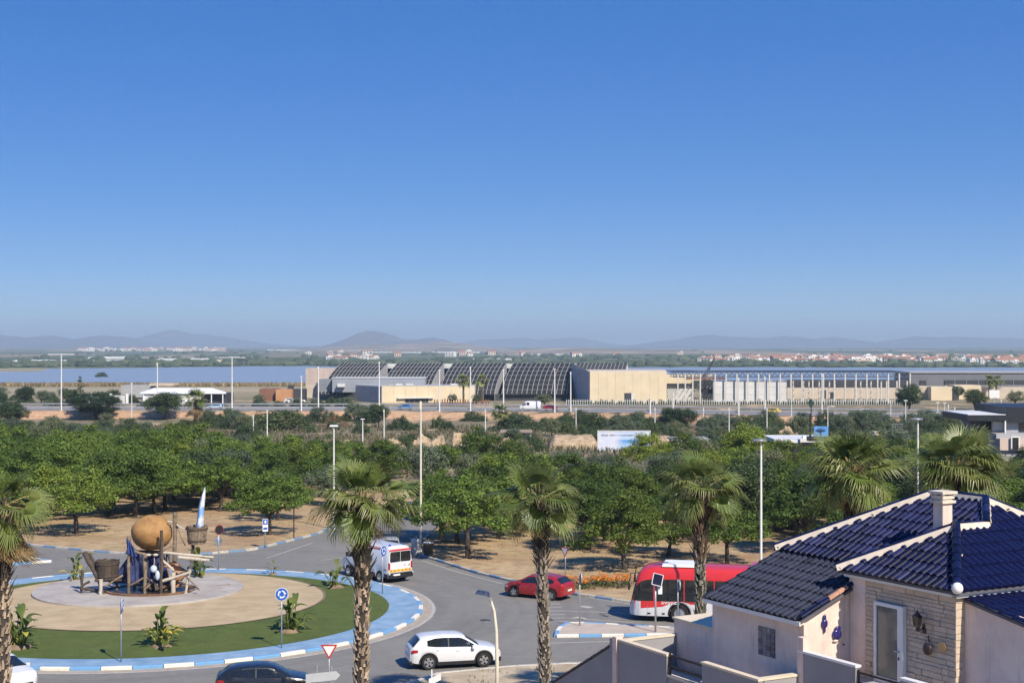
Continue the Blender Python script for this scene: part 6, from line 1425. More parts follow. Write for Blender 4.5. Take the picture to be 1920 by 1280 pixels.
# --- dark hall and cream annexes on the right
dh = thing('dark_hall', 'long dark grey hall at the right beyond the building frame', 'hall', (0, 0, 0)); flatbox(dh, 'wall', 1706, 2020, 699, 757, 490, 20, mat('dark_cladding', (.15, .155, .17), .6, .1, .1)); flatbox(dh, 'roof_edge', 1704, 2022, 697.5, 699, 489.6, 21, GRY); flatbox(dh, 'window', 1725, 1737, 713, 723, 489.7, .4, DRK); flatbox(dh, 'window_band', 1771, 2000, 712.5, 722, 489.7, .4, DRK); flatbox(dh, 'sill', 1771, 2000, 722, 723.5, 489.5, .5, GRY)
for k in range(9): flatbox(dh, 'mullion', 1790 + 22 * k, 1790.6 + 22 * k, 712.5, 722, 489.5, .3, GRY)
ax = thing('cream_annex', 'row of low cream and beige walls before the dark hall', 'building', (0, 0, 0)); flatbox(ax, 'wall', 1712, 1746, 724, 757, 462, 8, CRM2); flatbox(ax, 'wall', 1746, 1790, 725, 757, 458, 8, CRM); flatbox(ax, 'wall', 1790, 1839, 722, 757, 468, 8, CRM); flatbox(ax, 'wall', 1839, 1990, 726, 757, 472, 8, CRM2); flatbox(ax, 'gate', 1788, 1797, 724, 750, 457.5, .5, DRK)
# --- white marquee and rust-coloured building on the left
mq = thing('white_marquee', 'long white marquee with a hipped roof beyond the highway at the left', 'marquee', (0, 0, 0)); D = 428; MW = mat('marquee_white', (.80, .80, .79), .5, .04, .3)
e = [PX(x, 738, d_) for x, d_ in ((262, D), (424, D), (424, D + 16), (262, D + 16))]; e = [Vector((p.x, p.y, e[0].z)) for p in e]; r0, r1 = PX(289, 727, D + 8), PX(398, 727, D + 8); r1.z = r0.z
MB().add(e + [r0, r1], [(0, 1, 5, 4), (1, 2, 5), (2, 3, 4, 5), (3, 0, 4)]).obj('roof', MW, mq); MB().prism([(e[0].x + .6, D + .6), (e[1].x - 8, D + .6), (e[1].x - 8, D + 15), (e[0].x + .6, D + 15)], -2.4, e[0].z).obj('wall', MW, mq); MB().box((e[1].x - 4, D + 8, (e[0].z - 2) / 2), (7, 12, e[0].z + 2)).obj('open_end_shade', DRK, mq)  # solid dark box stands for the shade under the open end
for k in range(8): MB().box((lerp(e[0].x + 1, e[1].x - 1, k / 7), D + .3, (e[0].z - 2.2) / 2), (.25, .25, e[0].z + 2.2)).obj('post', MW, mq)
lw = thing('low_white_wall', 'low white garden wall with openings left of the marquee', 'wall', (0, 0, 0)); flatbox(lw, 'wall', 160, 240, 741, 760, 432, .4, PALEW); flatbox(lw, 'pier', 205, 209, 738, 760, 431.5, .8, MW); flatbox(lw, 'pier', 236, 240, 738, 760, 431.5, .8, MW)
gb = thing('grey_shed', 'flat grey shed behind the marquee', 'shed', (0, 0, 0)); flatbox(gb, 'wall', 227, 285, 722, 745, 470, 8, GRY); flatbox(gb, 'roof', 280, 325, 719, 723, 466, 8, CRM2)
ru = thing('rust_building', 'low rust-coloured building left of the pinkish block', 'building', (0, 0, 0)); RST = mat('rust_panel', (.22, .105, .07), .85, .15, .3); flatbox(ru, 'wall', 486, 517, 729, 757, 452, 10, RST); flatbox(ru, 'lit_wall', 517, 547, 730, 757, 450, 8, mat('rust_panel_lit', (.46, .24, .12), .85, .12, .3)); flatbox(ru, 'dark_gate', 547, 572, 729, 757, 453, 4, DRK); flatbox(ru, 'frame', 539, 549, 722, 745, 456, 2, DRK)  # lighter panel colour paints the sunlit stretch of the rust wall
for x, lab in ((546, 'white car parked before the rust-coloured building'), (560, 'white car parked left of the pinkish block')): p = XY(x, 436); make_car(lab, 'cars parked by the halls', (p[0], p[1], -1.6), .1, paint=WP, **HATCH)
# --- fence and hedge in front of the halls
fn = thing('hall_fence', 'fence of white posts along the hedge before the halls', 'fence', (0, 0, 0)); mb = MB()
for k in range(150): x = 1062 + 4.4 * k; mb.box((*XY(x, 424), -1.0), (.16, .16, 1.9))
tag(mb.obj('posts', PALEW, fn), kind='stuff'); MB().bar((*XY(1062, 424), -.5), (*XY(1718, 424), -.5), .08).obj('rail', PALEW, fn)
hb_ = []
for k in range(62):
    x = 1066 + 10.6 * k + R.uniform(-3, 3); X, D = XY(x, 426.5); o = plant('bush', X, D, 'clipped dark hedge bush behind the white-post fence', 'hedge bushes before the halls', cat='bush'); s_ = R.uniform(.26, .36); o.scale = (s_, s_, s_ * 1.5 * R.uniform(.8, 1.2)); o.location.z = -1.7; hb_.append(o)
number(hb_, 'clipped dark hedge bush behind the white-post fence')
rp = thing('rusty_stakes', 'row of rusty brown stakes at the foot of the cream front', 'fence', (0, 0, 0))
for k in range(22): x = 815 + 4.8 * k; MB().box((*XY(x, 424), -.8), (.35, .2, R.uniform(1.2, 2.0))).obj('stake', RST, rp)
# ---------------------------------------------------------------- far shore: houses, greenhouses, trees
HM = []
WALLS = [mat('far_wall_white', (.74, .70, .65), .8), mat('far_wall_cream', (.62, .50, .40), .8), mat('far_wall_pink', (.55, .40, .33), .8)]; ROOF = mat('far_roof_terracotta', (.34, .17, .11), .85); WIN = mat('far_window', (.06, .065, .08), .3)
for wi in range(3):
    for rt in range(2):
        mb = MB(); mb.box((0, 0, 3.2), (11, 9, 6.4)); 
        if rt: mb.k = 1; mb.add([(-6, -5, 6.4), (6, -5, 6.4), (6, 5, 6.4), (-6, 5, 6.4), (-6, 0, 8.6), (6, 0, 8.6)], [(0, 1, 5, 4), (2, 3, 4, 5), (1, 2, 5), (3, 0, 4)])
        else: mb.box((2, 0, 7.2), (5, 6, 1.7))
        mb.k = 2
        for x in (-3.5, 0, 3.5):
            for z in (1.7, 4.7): mb.box((x, -4.53, z), (1.3, .1, 1.5))
        HM.append(mb.mesh('house', [WALLS[wi], ROOF, WIN]))
def town(n, xa, xb, ya, yb, label, group, s0=.8, s1=1.4, seed=1, white=.6):
    rr = random.Random(seed); done = []
    for _ in range(n):
        y = rr.uniform(ya, yb); D = 27.0 * F / (y - HZ); x = (rr.uniform(xa, xb) - 960) / F * D
        k = rr.choice((0, 1)) if rr.random() < white else rr.choice((2, 3, 4, 5)); o = put('house', HM[k]); s_ = rr.uniform(s0, s1); o.scale = (s_ * rr.uniform(.8, 1.5), s_, s_); o.location = (x, D, -11.8); o.rotation_euler = (0, 0, rr.uniform(-.5, .5)); done.append(tag(o, label, 'house', group))
    number(done, label)
town(90, 1435, 1690, 672.5, 684, 'small pale house in the town across the lagoon', 'houses across the lagoon right', .8, 1.3, 1, .7)
town(70, 1690, 1960, 673, 685, 'small house at the far right end of the lagoon town', 'houses across the lagoon far right', .8, 1.25, 2, .55)
town(26, 1290, 1440, 671, 682, 'scattered pale house across the lagoon behind the crane', 'houses behind the crane', .8, 1.2, 3, .6)
town(85, 150, 420, 654.6, 658.6, 'tiny white house in the hill town at the far left', 'houses of the left hill town', 1.0, 1.9, 4, .9)
town(14, 600, 720, 671, 677, 'small white house above the curved roofs', 'houses above the curved roofs', .9, 1.4, 5, .9)
town(20, 480, 1300, 662, 670, 'lone pale farmhouse on the plain behind the halls', 'farmhouses on the plain', 1.0, 1.6, 6, .6)
GH = mat('greenhouse_white', (.66, .66, .63), .5, .06, .01)
for k, (x0, x1, y) in enumerate(((20, 125, 679.5), (125, 240, 680), (165, 235, 672), (290, 330, 676.5), (350, 388, 676), (402, 428, 679), (500, 640, 656.5), (1270, 1345, 663.5), (860, 960, 676), (1005, 1075, 666), (700, 790, 662), (810, 900, 661.5))):
    D = 26.5 * F / (y - HZ); g = thing('greenhouse', ['long', 'flat', 'low', 'pale'][k % 4] + ' white greenhouse strip on the far plain, ' + ['at the left edge', 'left of the marquee', 'above the first lamp', 'above the marquee', 'right of the marquee top', 'before the pinkish block', 'under the left mountain gap', 'behind the crane boom', 'above the third curved roof', 'above the last curved roof', 'above the first curved roof', 'above the second curved roof'][k], 'greenhouse', (0, 0, 0), 0, 'greenhouses on the plain')
    X0, X1 = [(x - 960) / F * D for x in (x0, x1)]; mb = MB(); n = max(2, int((X1 - X0) / 14))
    for i in range(n):
        a, b_ = lerp(X0, X1, i / n), lerp(X0, X1, (i + .96) / n); c = (a + b_) / 2; mb.add([(a, D, -12), (b_, D, -12), (b_, D, -8.6), (c, D, -7.2), (a, D, -8.6)] + [(a, D + 40, -12), (b_, D + 40, -12), (b_, D + 40, -8.6), (c, D + 40, -7.2), (a, D + 40, -8.6)], [(0, 1, 2, 3, 4), (9, 8, 7, 6, 5), (2, 7, 8, 3), (3, 8, 9, 4), (1, 6, 7, 2), (4, 9, 5, 0)])
    tag(mb.obj('bays', GH if k not in (5,) else CRM, g), kind='stuff')
rr = random.Random(21); vs = MB()
for _ in range(1700):
    y = rr.choice((rr.uniform(656.5, 690), rr.uniform(668, 690), rr.uniform(684, 690))); D = 27.2 * F / (y - HZ); x = (rr.uniform(-80, 2000) - 960) / F * D
    if tz(x, D) < -12.2: continue
    if mnoise.noise((x * .002, D * .0016, 4)) < -.12: continue
    r = rr.uniform(2.5, 6); vs.ball((x, D, -11.5 + r * .35), r, 6, 4, (rr.uniform(1, 2.2), 1, rr.uniform(.6, 1.1)), .25, rr.randrange(9999))
m, t, b, out = nmat('far_foliage'); gg = nd(t, 'ShaderNodeNewGeometry'); t.links.new(ramp(t, gg.outputs['Random Per Island'], [(0, (.03, .05, .025)), (.6, (.055, .08, .04)), (1, (.09, .11, .06))]), b.inputs['Base Color']); b.inputs['Roughness'].default_value = .95
tag(vs.obj('far_trees', m), 'dark belts of trees on the far plain', 'trees', kind='stuff')
# marsh reeds between halls and lagoon
def reg_marsh(rr):
    y = rr.uniform(620, 1150); x = (rr.uniform(-60, 640) - 960) / F * y
    if tz(x, y) < -12.2: return None
    return (x, y)
grass('marsh_reeds', 9000, reg_marsh, 1.0, 2.2, [(.20, .17, .10), (.27, .23, .15), (.15, .15, .08), (.33, .28, .19)], 'beige reeds of the marsh before the lagoon', 9)
# ---------------------------------------------------------------- lamps
LPW = mat('lamp_pole_white', (.66, .66, .64), .5, .06); LPC = mat('lamp_pole_cream', (.66, .61, .50), .55, .06); LHD = mat('lamp_head_grey', (.17, .18, .20), .4, .1); LHB = mat('lamp_head_blue', (.10, .13, .20), .35, .1)
def lamp(x, yt, yb, D, style, label, group, r=.09, mt=None, zb_=None):
    mt = mt or LPW; p = PX(x, yb, D); zg = tz(p.x, D) if zb_ is None else zb_
    zt = ZY(yt, D); root = thing('street_lamp', label, 'street lamp', (p.x, D, zg), 0, group); h = zt - zg
    MB().tube([(0, 0, 0), (0, 0, .4), (0, 0, h)], [r * 1.35, r * 1.1, r * .7], 8).obj('pole', mt, root, smooth=50)
    if style == 'double':
        MB().tube([(-2.6, 0, h - .05), (0, 0, h + .02), (2.6, 0, h - .05)], r * .5, 6).obj('arm', mt, root)
        for s_ in (-1, 1): MB().box((s_ * 2.9, 0, h - .02), (.95, .32, .14), taper=.8).obj('lamp_head', mt, root)
    elif style == 'single': MB().box((0, 0, h + .05), (.75, .4, .13), taper=.75).obj('lamp_head', mt, root)
    elif style == 'flat': MB().lathe([(.2, 0), (.42, .05), (.36, .13), (.05, .17)], 14, (-.1, -.05, h - .02), 1, .7).obj('lamp_head', LHD, root, smooth=40)
    elif style == 'mast': MB().box((0, 0, h - .3), (r * 1.8, r * 1.8, .6)).obj('lamp_head', mt, root)
    elif style == 'arm': MB().tube([(0, 0, h - .3), (.15, 0, h), (.9, 0, h + .05)], r * .6, 6).obj('arm', mt, root); MB().box((1.05, 0, h + .05), (.8, .3, .13), taper=.8).obj('lamp_head', LPW, root)
    return root
HL = 'tall highway lamps'
for (x, yt, st, lab) in ((115, 664, 'double', 'tall double-armed highway lamp nearest the left edge'), (295, 680, 'mast', 'tall thin mast in front of the left end of the marquee roof'), (435, 670, 'double', 'tall double-armed highway lamp at the right end of the marquee'), (565, 706, 'single', 'shorter highway lamp before the rust-coloured building'), (597, 687, 'mast', 'tall white mast before the pinkish block'), (711, 678, 'mast', 'tall white mast at the corner of the low cream building'),
                        (824, 694, 'single', 'tall lamp before the right half of the cream front'), (882, 687, 'mast', 'tall mast at the right end of the cream front'), (944, 692, 'mast', 'tall mast under the third curved roof'), (1040, 692, 'single', 'tall lamp beside the small red highway car'), (1070, 697, 'mast', 'mast at the left corner of the tall cream hall'), (1219, 742, 'mast', 'short mast at the right end of the tall cream hall'), (1262, 735, 'mast', 'mast before the broken white wall'), (1385, 708, 'mast', 'mast before the pale wall of the building frame'), (1434, 706, 'mast', 'mast at the middle of the pale wall'), (1541, 700, 'mast', 'mast among the columns left of the wall holes')):
    D = 385
    for _ in range(5): X = (x - 960) / F * D; D = hwy(X) - 13
    lamp(x, yt, 770, D, st, lab, HL, .17, zb_=-1.3)
SLM = 'slim lamps among the scrub'
for (x, yt, yb, st, lab) in ((247, 717, 798, 'mast', 'slim white post below the left end of the marquee, rising from the canopy'), (475, 778, 818, 'mast', 'short white post left of the dark thicket'), (501, 768, 833, 'mast', 'white post before the long dark thicket'), (680, 786, 836, 'single', 'short white lamp below the red-brown shrub'), (720, 767, 828, 'mast', 'white post before the round dark bush'), (910, 767, 815, 'mast', 'white post left of the mound of green bushes'), (1080, 764, 809, 'mast', 'white post right of the mound of green bushes'), (1228, 764, 809, 'mast', 'white post right above the corner of the billboard'), (1319, 764, 806, 'mast', 'white post right of the large thicket above the billboard'), (1367, 764, 818, 'mast', 'white post below the left columns'), (1438, 765, 813, 'mast', 'white post under the yellow and white car'), (1484, 750, 812, 'mast', 'tall white post left of the green cross sign'),
                            (1552, 762, 812, 'arm', 'grey lamp in front of the rounded bush by the columns'), (1670, 752, 800, 'mast', 'thin post left of the lone pine'), (1698, 751, 812, 'single', 'white lamp right below the lone pine'), (1758, 755, 800, 'single', 'first white lamp right of the lone pine'), (1771, 756, 800, 'single', 'second white lamp right of the lone pine'), (1778, 758, 800, 'mast', 'third post right of the lone pine'), (1790, 763, 800, 'mast', 'fourth and lowest post right of the lone pine'), (1847, 757, 808, 'single', 'white lamp in front of the flat black roof'), (1877, 748, 790, 'mast', 'thin post beneath the small white billboard'), (1885, 757, 790, 'single', 'white lamp at the left edge of the tall black block')):
    D = (H + 2.3) * F / (yb - HZ); lamp(x, yt, yb, min(D, 325), st, lab, SLM, .11)
lamp(626, 799, 960, 126, 'single', 'white lamp post above the second palm, standing in the grove', 'park lamps', .085, zb_=0)
lamp(789, 752, 1036, 112, 'mast', 'tall cream lamp post beside the kerb of the north road', 'park lamps', .085, LPC, 0)
lamp(1427, 827, 1160, 78, 'flat', 'white lamp post with a dark flat head, left of the blue roof', 'park lamps', .075, zb_=0)
lamp(1721, 787, 1100, 92, 'flat', 'white lamp post with a dark flat head between the two right palms', 'park lamps', .07, zb_=0)
cl_ = thing('street_lamp', 'low cream lamp with a bent neck and blue-grey head beside the white car', 'street lamp', (*XY(932, 62), .12), 0, 'park lamps')
ht = ZY(1112, 62) - .12
MB().tube([(0, 0, 0), (0, 0, ht * .45), (-.03, 0, ht * .7), (-.12, 0, ht * .86), (-.30, 0, ht * .97), (-.42, 0, ht)], [.085, .075, .065, .06, .05, .045], 10).obj('pole', LPC, cl_, smooth=True)
MB().box((0, 0, 0), (.62, .36, .15), taper=.72).obj('lamp_head', LHB, cl_, loc=(-.58, 0, ht + .02)).rotation_euler = (0, rad(12), 0)
# ---------------------------------------------------------------- signs
BLUE = mat('sign_blue', (.02, .10, .45), .4, .05); SWH = mat('sign_white', (.72, .72, .70), .45, .04); SRD = mat('sign_red', (.42, .03, .03), .45, .06); SBK = mat('sign_back', (.36, .37, .38), .5, .06, metal=.3)
def sign_post(x, yb, h, label, group, face, cat='traffic sign', z0=.0, D=None, r=.035):
    p = G(x, yb, z0) if D is None else Vector((*XY(x, D), z0)); root = thing('traffic_sign', label, cat, p, face, group); MB().tube([(0, 0, 0), (0, 0, h)], r, 8).obj('post', MT['steel'], root, smooth=True); return root
# face: rotation so that the plate (local -Y) looks that way
def disc(root, z, r, mt, y=-.06, th=.02, name='plate', sx=1.0): return MB().lathe([(.001, 0), (r, 0), (r, th), (.001, th)], 28, (0, y, z), M=Matrix.Rotation(rad(90), 3, 'X')).obj(name, mt, root)
def roundabout_sign(x, yb, h, face, label):
    s_ = sign_post(x, yb, h, label, 'roundabout signs on the blue ring', face, z0=.15); disc(s_, h - .32, .33, SWH); disc(s_, h - .32, .305, BLUE, -.075, .02, 'blue_field')
    for k in range(3):
        a0 = rad(90 + 120 * k); mb = MB(); pts = []
        for i in range(7): a = a0 - rad(75) * i / 6; pts += [(math.cos(a) * .13, math.sin(a) * .13, math.cos(a) * .195, math.sin(a) * .195)]
        q = [(p[0], p[1]) for p in pts] + [(p[2], p[3]) for p in reversed(pts)]; al = a0 - rad(75)
        tip = (math.cos(al - .5) * .165, math.sin(al - .5) * .165); w0, w1 = (math.cos(al) * .09, math.sin(al) * .09), (math.cos(al) * .24, math.sin(al) * .24)
        mb.prism(q, 0, .01, M=Matrix(((1, 0, 0), (0, 0, -1), (0, 1, 0)))); mb.prism([w0, w1, tip], 0, .01, M=Matrix(((1, 0, 0), (0, 0, -1), (0, 1, 0)))); mb.obj('arrow', SWH, s_, loc=(0, -.097, h - .32))
    return s_
roundabout_sign(528, 1214, 3.05, rad(12), 'blue roundabout sign with white arrows facing the camera on the front kerb'); roundabout_sign(717, 1112, 2.95, rad(62), 'blue roundabout sign seen at an angle beside the ambulance'); roundabout_sign(227, 1240, 3.05, rad(97), 'roundabout sign seen edge-on at the front left of the lawn')
def tri(root, z, w_, name, mt, y, inv=True):
    h = w_ * .866; q = [(-w_ / 2, h / 3), (0, -2 * h / 3), (w_ / 2, h / 3)]; return MB().prism(q, 0, .015, M=Matrix(((1, 0, 0), (0, 0, -1), (0, 1, 0)))).obj(name, mt, root, loc=(0, y, z))
def yield_sign(x, yb, h, face, label, D=None, z0=0.0, w_=.8):
    s_ = sign_post(x, yb, h, label, 'give-way signs', face, D=D, z0=z0); tri(s_, h - .28, w_, 'plate', SRD, -.05); tri(s_, h - .28, w_ * .70, 'white_field', SWH, -.068); tri(s_, h - .28, w_ * .96, 'back', SBK, -.03); return s_
yield_sign(617, 0, ZY(1204, 64) - .1, rad(4), 'red and white give-way sign above the arrow boards', D=64, z0=.1, w_=.72); yield_sign(1060, 1088, 2.25, rad(-48), 'give-way sign between the red car and the flower bed')
for x, yb, h, lab in ((1087, 1172, 2.9, 'edge-on sign post at the left end of the splitter island'), (1271, 1184, 2.8, 'edge-on round sign post before the front wheel of the bus')):
    s_ = sign_post(x, yb, h, lab, 'edge-on signs', rad(95), z0=.14); disc(s_, h - .3, .3, SBK, -.05, .03); disc(s_, h - .3, .29, SWH, -.072, .02, 'face')
s_ = sign_post(1229, 1184, 2.75, 'post with a tilted solar panel and a white box before the bus', 'edge-on signs', rad(8), 'solar sign', z0=.14, r=.05)
pn = MB().box((0, 0, 0), (.5, .72, .04)).obj('solar_panel', mat('solar_cell', (.012, .014, .025), .15, .2), s_, loc=(.1, -.05, 2.78)); pn.rotation_euler = (rad(48), rad(14), rad(-12))
for c, sz in (((0, .36, 0), (.54, .04, .06)), ((0, -.36, 0), (.54, .04, .06)), ((.26, 0, 0), (.04, .7, .06)), ((-.26, 0, 0), (.04, .7, .06))): MB().box(c, sz).obj('panel_frame', MT['steel'], pn)
MB().box((.22, -.1, 2.25), (.22, .14, .42)).obj('control_box', MT['white'], s_)
s_ = sign_post(410, 1067, 2.9, 'post with a dark round mirror and a second disc behind the island', 'signs behind the island', rad(40), z0=.15); disc(s_, 2.72, .33, SRD); disc(s_, 2.72, .3, MT['black'], -.075, .02, 'face'); MB().lathe([(.001, .06), (.2, .04), (.3, 0), (.3, -.03), (.001, -.03)], 24, (0, .07, 1.9), M=Matrix.Rotation(rad(90), 3, 'X')).obj('convex_mirror', mat('mirror_face', (.5, .53, .55), .12, .05, metal=.8), s_)
s_ = sign_post(497, 1027, 2.2, 'blue and white information sign behind the island', 'signs behind the island', rad(25), 'information sign'); MB().box((0, -.06, 1.75), (.42, .03, .95)).obj('plate', SWH, s_); MB().box((0, -.08, 2.0), (.36, .02, .4)).obj('blue_field', BLUE, s_); MB().box((0, -.08, 1.5), (.32, .02, .16)).obj('blue_field', BLUE, s_); MB().box((0, -.092, 2.0), (.14, .01, .22)).obj('symbol', SWH, s_)
ab = thing('arrow_boards', 'pair of grey direction boards seen from behind at the bottom edge', 'direction sign', (*XY(604, 62), .1), 0)
for xo in (-.22, .38): MB().tube([(xo, .04, 0), (xo, .04, ZY(1252, 62))], .035, 8).obj('post', MT['steel'], ab)
for z_ in (ZY(1268, 62), ZY(1293, 62)):
    mb = MB(); mb.prism([(-.68, -.18), (.58, -.18), (.76, 0), (.58, .18), (-.68, .18)], 0, .03, M=Matrix(((.98, 0, 0), (.05, 0, -1), (.09, 1, 0)))); mb.obj('board', mat('board_back', (.52, .53, .53), .45, .05, metal=.2), ab, loc=(0, 0, z_ - .1))
wb = thing('white_board', 'white direction board seen from behind beside the kerb below the white car', 'direction sign', (*XY(815, 64), .1), rad(-10)); MB().prism([(-.25, -.3), (.28, -.02), (.28, .26), (-.25, 0)], 0, .03, M=Matrix(((1, 0, 0), (0, 0, -1), (0, 1, 0)))).obj('board', MT['white'], wb, loc=(0, 0, ZY(1272, 64) - .1)); MB().tube([(-.14, .05, 0), (-.14, .05, ZY(1255, 64) - .1)], .03, 8).obj('post', MT['white'], wb)
for x, yb, h, lab in ((551, 1010, 2.6, 'thin dark post on the sand right of the leaning tree'), (502, 975, 1.0, 'short dark stake beside the information sign')):
    p = G(x, yb); o = thing('dark_post', lab, 'post', p); MB().tube([(0, 0, 0), (0, 0, h)], .05, 6).obj('shaft', IRON, o); MB().box((0, 0, h), (.14, .14, .06)).obj('cap', IRON, o)
for x, yb, mt, lab in ((780, 1037, MT['white'], 'pale round litter bin at the foot of the tall cream lamp'), (803, 1043, mat('bin_brown', (.10, .09, .06), .8), 'dark litter bin right of the tall cream lamp')):
    o = thing('litter_bin', lab, 'bin', G(x, yb)); MB().lathe([(.28, 0), (.34, .1), (.36, .9), (.38, .95), (.33, .95), (.31, .5)], 16).obj('drum', mt, o, smooth=40); MB().lathe([(.40, 0), (.40, .06), (.36, .1)], 16, (0, 0, .98), cap=False).obj('rim', MT['white'], o); MB().tube([(0, .4, 0), (0, .4, 1.25)], .03, 6).obj('stand', MT['steel'], o)
# ---------------------------------------------------------------- billboard and small structures
bb = thing('billboard', 'wide blue and white billboard with a seascape below the tall cream hall', 'billboard', (0, 0, 0)); D = 232; X0, X1 = XY(1122, D)[0], XY(1218, D)[0]; Z1, Z0 = ZY(808, D), ZY(853, D)
m, t, b, out = nmat('billboard_print'); v = coords(t, 'Generated'); sp_ = nd(t, 'ShaderNodeSeparateXYZ'); t.links.new(v, sp_.inputs[0])
c_ = ramp(t, sp_.outputs[2], [(0, (.25, .40, .66)), (.25, (.42, .54, .75)), (.44, (.30, .48, .74)), (.58, (.10, .30, .66)), (.63, (.11, .31, .67)), (.66, (.42, .56, .76)), (.8, (.46, .57, .76)), (1, (.52, .62, .78))])
lf = mixc(t, ramp(t, noise(t, coords(t, 'Generated', (3, 1, 6)), 2.5, 4), [(.45, 0), (.6, 1)]), (.55, .62, .78), (.70, .68, .70)); c_ = mixc(t, ramp(t, sp_.outputs[0], [(.3, 1), (.5, 0)]), c_, lf)
t.links.new(c_, b.inputs['Base Color']); b.inputs['Roughness'].default_value = .5
MB().box(((X0 + X1) / 2, D, (Z0 + Z1) / 2), (X1 - X0, .12, Z1 - Z0)).obj('print', m, bb)
for c, sz in ((((X0 + X1) / 2, D - .03, Z1 + .05), (X1 - X0 + .3, .2, .1)), ((X0 - .08, D - .03, (Z0 + Z1) / 2), (.12, .2, Z1 - Z0)), ((X1 + .08, D - .03, (Z0 + Z1) / 2), (.12, .2, Z1 - Z0))): MB().box(c, sz).obj('frame', SWH, bb)
for k in range(5): MB().box((lerp(X0 + .4, X1 - .4, k / 4), D + .3, (Z1 - 4) / 2), (.18, .18, Z1 + 4)).obj('post', MT['steel'], bb)
INK = mat('print_ink', (.05, .07, .13), .6); LS = (X1 - X0) / 1540
for a, e_ in ((255, 470), (510, 690), (720, 750), (790, 832), (868, 1010), (1040, 1212)):
    x = a
    while x < e_: wl = min(22, e_ - x); MB().box((X0 + (x - 175 + wl / 2) * LS, D - .075, Z1 - .62 + R.uniform(-.02, .02)), (wl * LS * .72, .02, R.uniform(.16, .26))).obj('ink_mark', INK, bb); x += 30
MB().box((X0 + (1605 - 175) * LS, D - .075, Z1 - .75), (1.0, .02, 1.05)).obj('logo_field', SWH, bb); MB().lathe([(.2, 0), (.28, 0), (.28, .02), (.2, .02)], 20, (X0 + (1590 - 175) * LS, D - .09, Z1 - .62), M=Matrix.Rotation(rad(90), 3, 'X'), cap=False).obj('logo_ring', mat('logo_green', (.10, .28, .14), .5), bb)
def mound(x0, x1, yt, yb, D, dep, label, seed, rough=.5, mt=None, grp='sandy mounds in the scrub'):
    X0, X1 = XY(x0, D)[0], XY(x1, D)[0]; zt = ZY(yt, D); rr = []; n, k_ = max(24, int((X1 - X0) * 5)), 18; g0 = tz((X0 + X1) / 2, D)
    for j in range(k_ + 1):
        v_ = j / k_ * 2 - 1; row = []
        for i in range(n + 1):
            u = i / n; X = lerp(X0, X1, u); ed = min(1, 7 * min(u, 1 - u)) ** .6; pr = max(0, 1 - v_ * v_) ** .6; nz = 1 + rough * mnoise.noise((X * .55, v_ * 2 + seed, seed)) + min(1, rough) * (.35 * mnoise.noise((X * 1.9, v_ * 6, seed)) + .25 * mnoise.noise((X * 4.3, v_ * 11, seed))); row.append((X, D + v_ * dep, g0 - .25 + max(0, (zt - g0 + .25) * ed * pr * nz)))
        rr.append(row)
    return tag(MB().rows(rr).obj('sandy_mound', mt or MND, None, smooth=40), label, 'mound', grp)
MND = mat('mound_earth', (.30, .21, .13), .95, .2, 1.3, .9, 5, world=True, bdist=.12, col2=(.52, .40, .26))
mound(1026, 1124, 815, 838, 246, 4, 'long bare sandy bank left of the billboard', 1, .12); mound(1216, 1262, 817, 838, 244, 4, 'bare sandy bank right of the billboard', 2, .12)
for k, (x0, x1, yt, yb, D, lab) in enumerate(((700, 765, 823, 838, 236, 'pale rubble mound before the two white posts'), (770, 812, 820, 832, 243, 'low pale rubble heap left of the tall cream lamp'), (806, 836, 818, 832, 250, 'pale rubble heap right of the tall cream lamp'), (845, 882, 813, 828, 256, 'pale rock heap at the middle of the scrub'), (908, 962, 816, 838, 240, 'rough rock heap below the small shelter'), (880, 915, 820, 840, 236, 'small rock heap left of the shelter'), (505, 535, 842, 856, 200, 'small sandy heap in the grove left of the second palm'), (1455, 1512, 812, 826, 232, 'rubble heap left of the blue poster'), (965, 1000, 823, 838, 240, 'low sandy heap right of the shelter'))): mound(x0, x1, lerp(yt, yb, .5), yb, D, 3.0, lab, 10 + k, 1.1)
sh_ = thing('small_shelter', 'small white-walled shelter with a flat brown roof on the sandy mounds', 'shelter', (0, 0, 0)); flatbox(sh_, 'roof', 938, 998, 807.5, 811, 262, 4, mat('shelter_roof', (.32, .25, .2), .9)); flatbox(sh_, 'wall', 944, 996, 811, 824, 263, 2.5, PALEW); flatbox(sh_, 'opening_shade', 952, 984, 812, 822, 262.9, .1, DRK)  # dark sheet on the wall stands for the shade inside the shelter
dk = thing('dark_shelter', 'low black open shelter right of the billboard', 'shelter', (0, 0, 0)); flatbox(dk, 'wall', 1260, 1300, 826, 838, 222, 4, DRK); flatbox(dk, 'roof', 1259, 1330, 822.5, 825.8, 221.6, 6, GRY); flatbox(dk, 'post', 1325, 1327, 826, 840, 222, .3, GRY)
ks = thing('white_kiosk', 'flat white canopy roof left of the fifth palm top', 'canopy', (0, 0, 0)); flatbox(ks, 'roof', 1452, 1556, 823, 830, 170, 8, SWH); flatbox(ks, 'wall', 1466, 1545, 830, 870, 172, 5, CRM2)
for x in (1456, 1490, 1524, 1552): flatbox(ks, 'post', x, x + 2.5, 830, 880, 170.5, .15, SWH)
flatbox(ks, 'roof_unit', 1506, 1515, 817, 823, 172, .8, SWH)
ps_ = thing('blue_poster', 'blue poster with a palm motif on a black frame above the white canopy', 'billboard', (0, 0, 0)); m = mat('poster_blue', (.10, .27, .62), .5, .15, .6, col2=(.16, .38, .75)); flatbox(ps_, 'print', 1526.5, 1553, 799, 818.5, 168, .2, m); flatbox(ps_, 'base', 1517, 1556, 818.5, 827, 167.8, 1.5, MT['black']); flatbox(ps_, 'post', 1518, 1521, 775, 818, 168.4, .2, MT['black'])
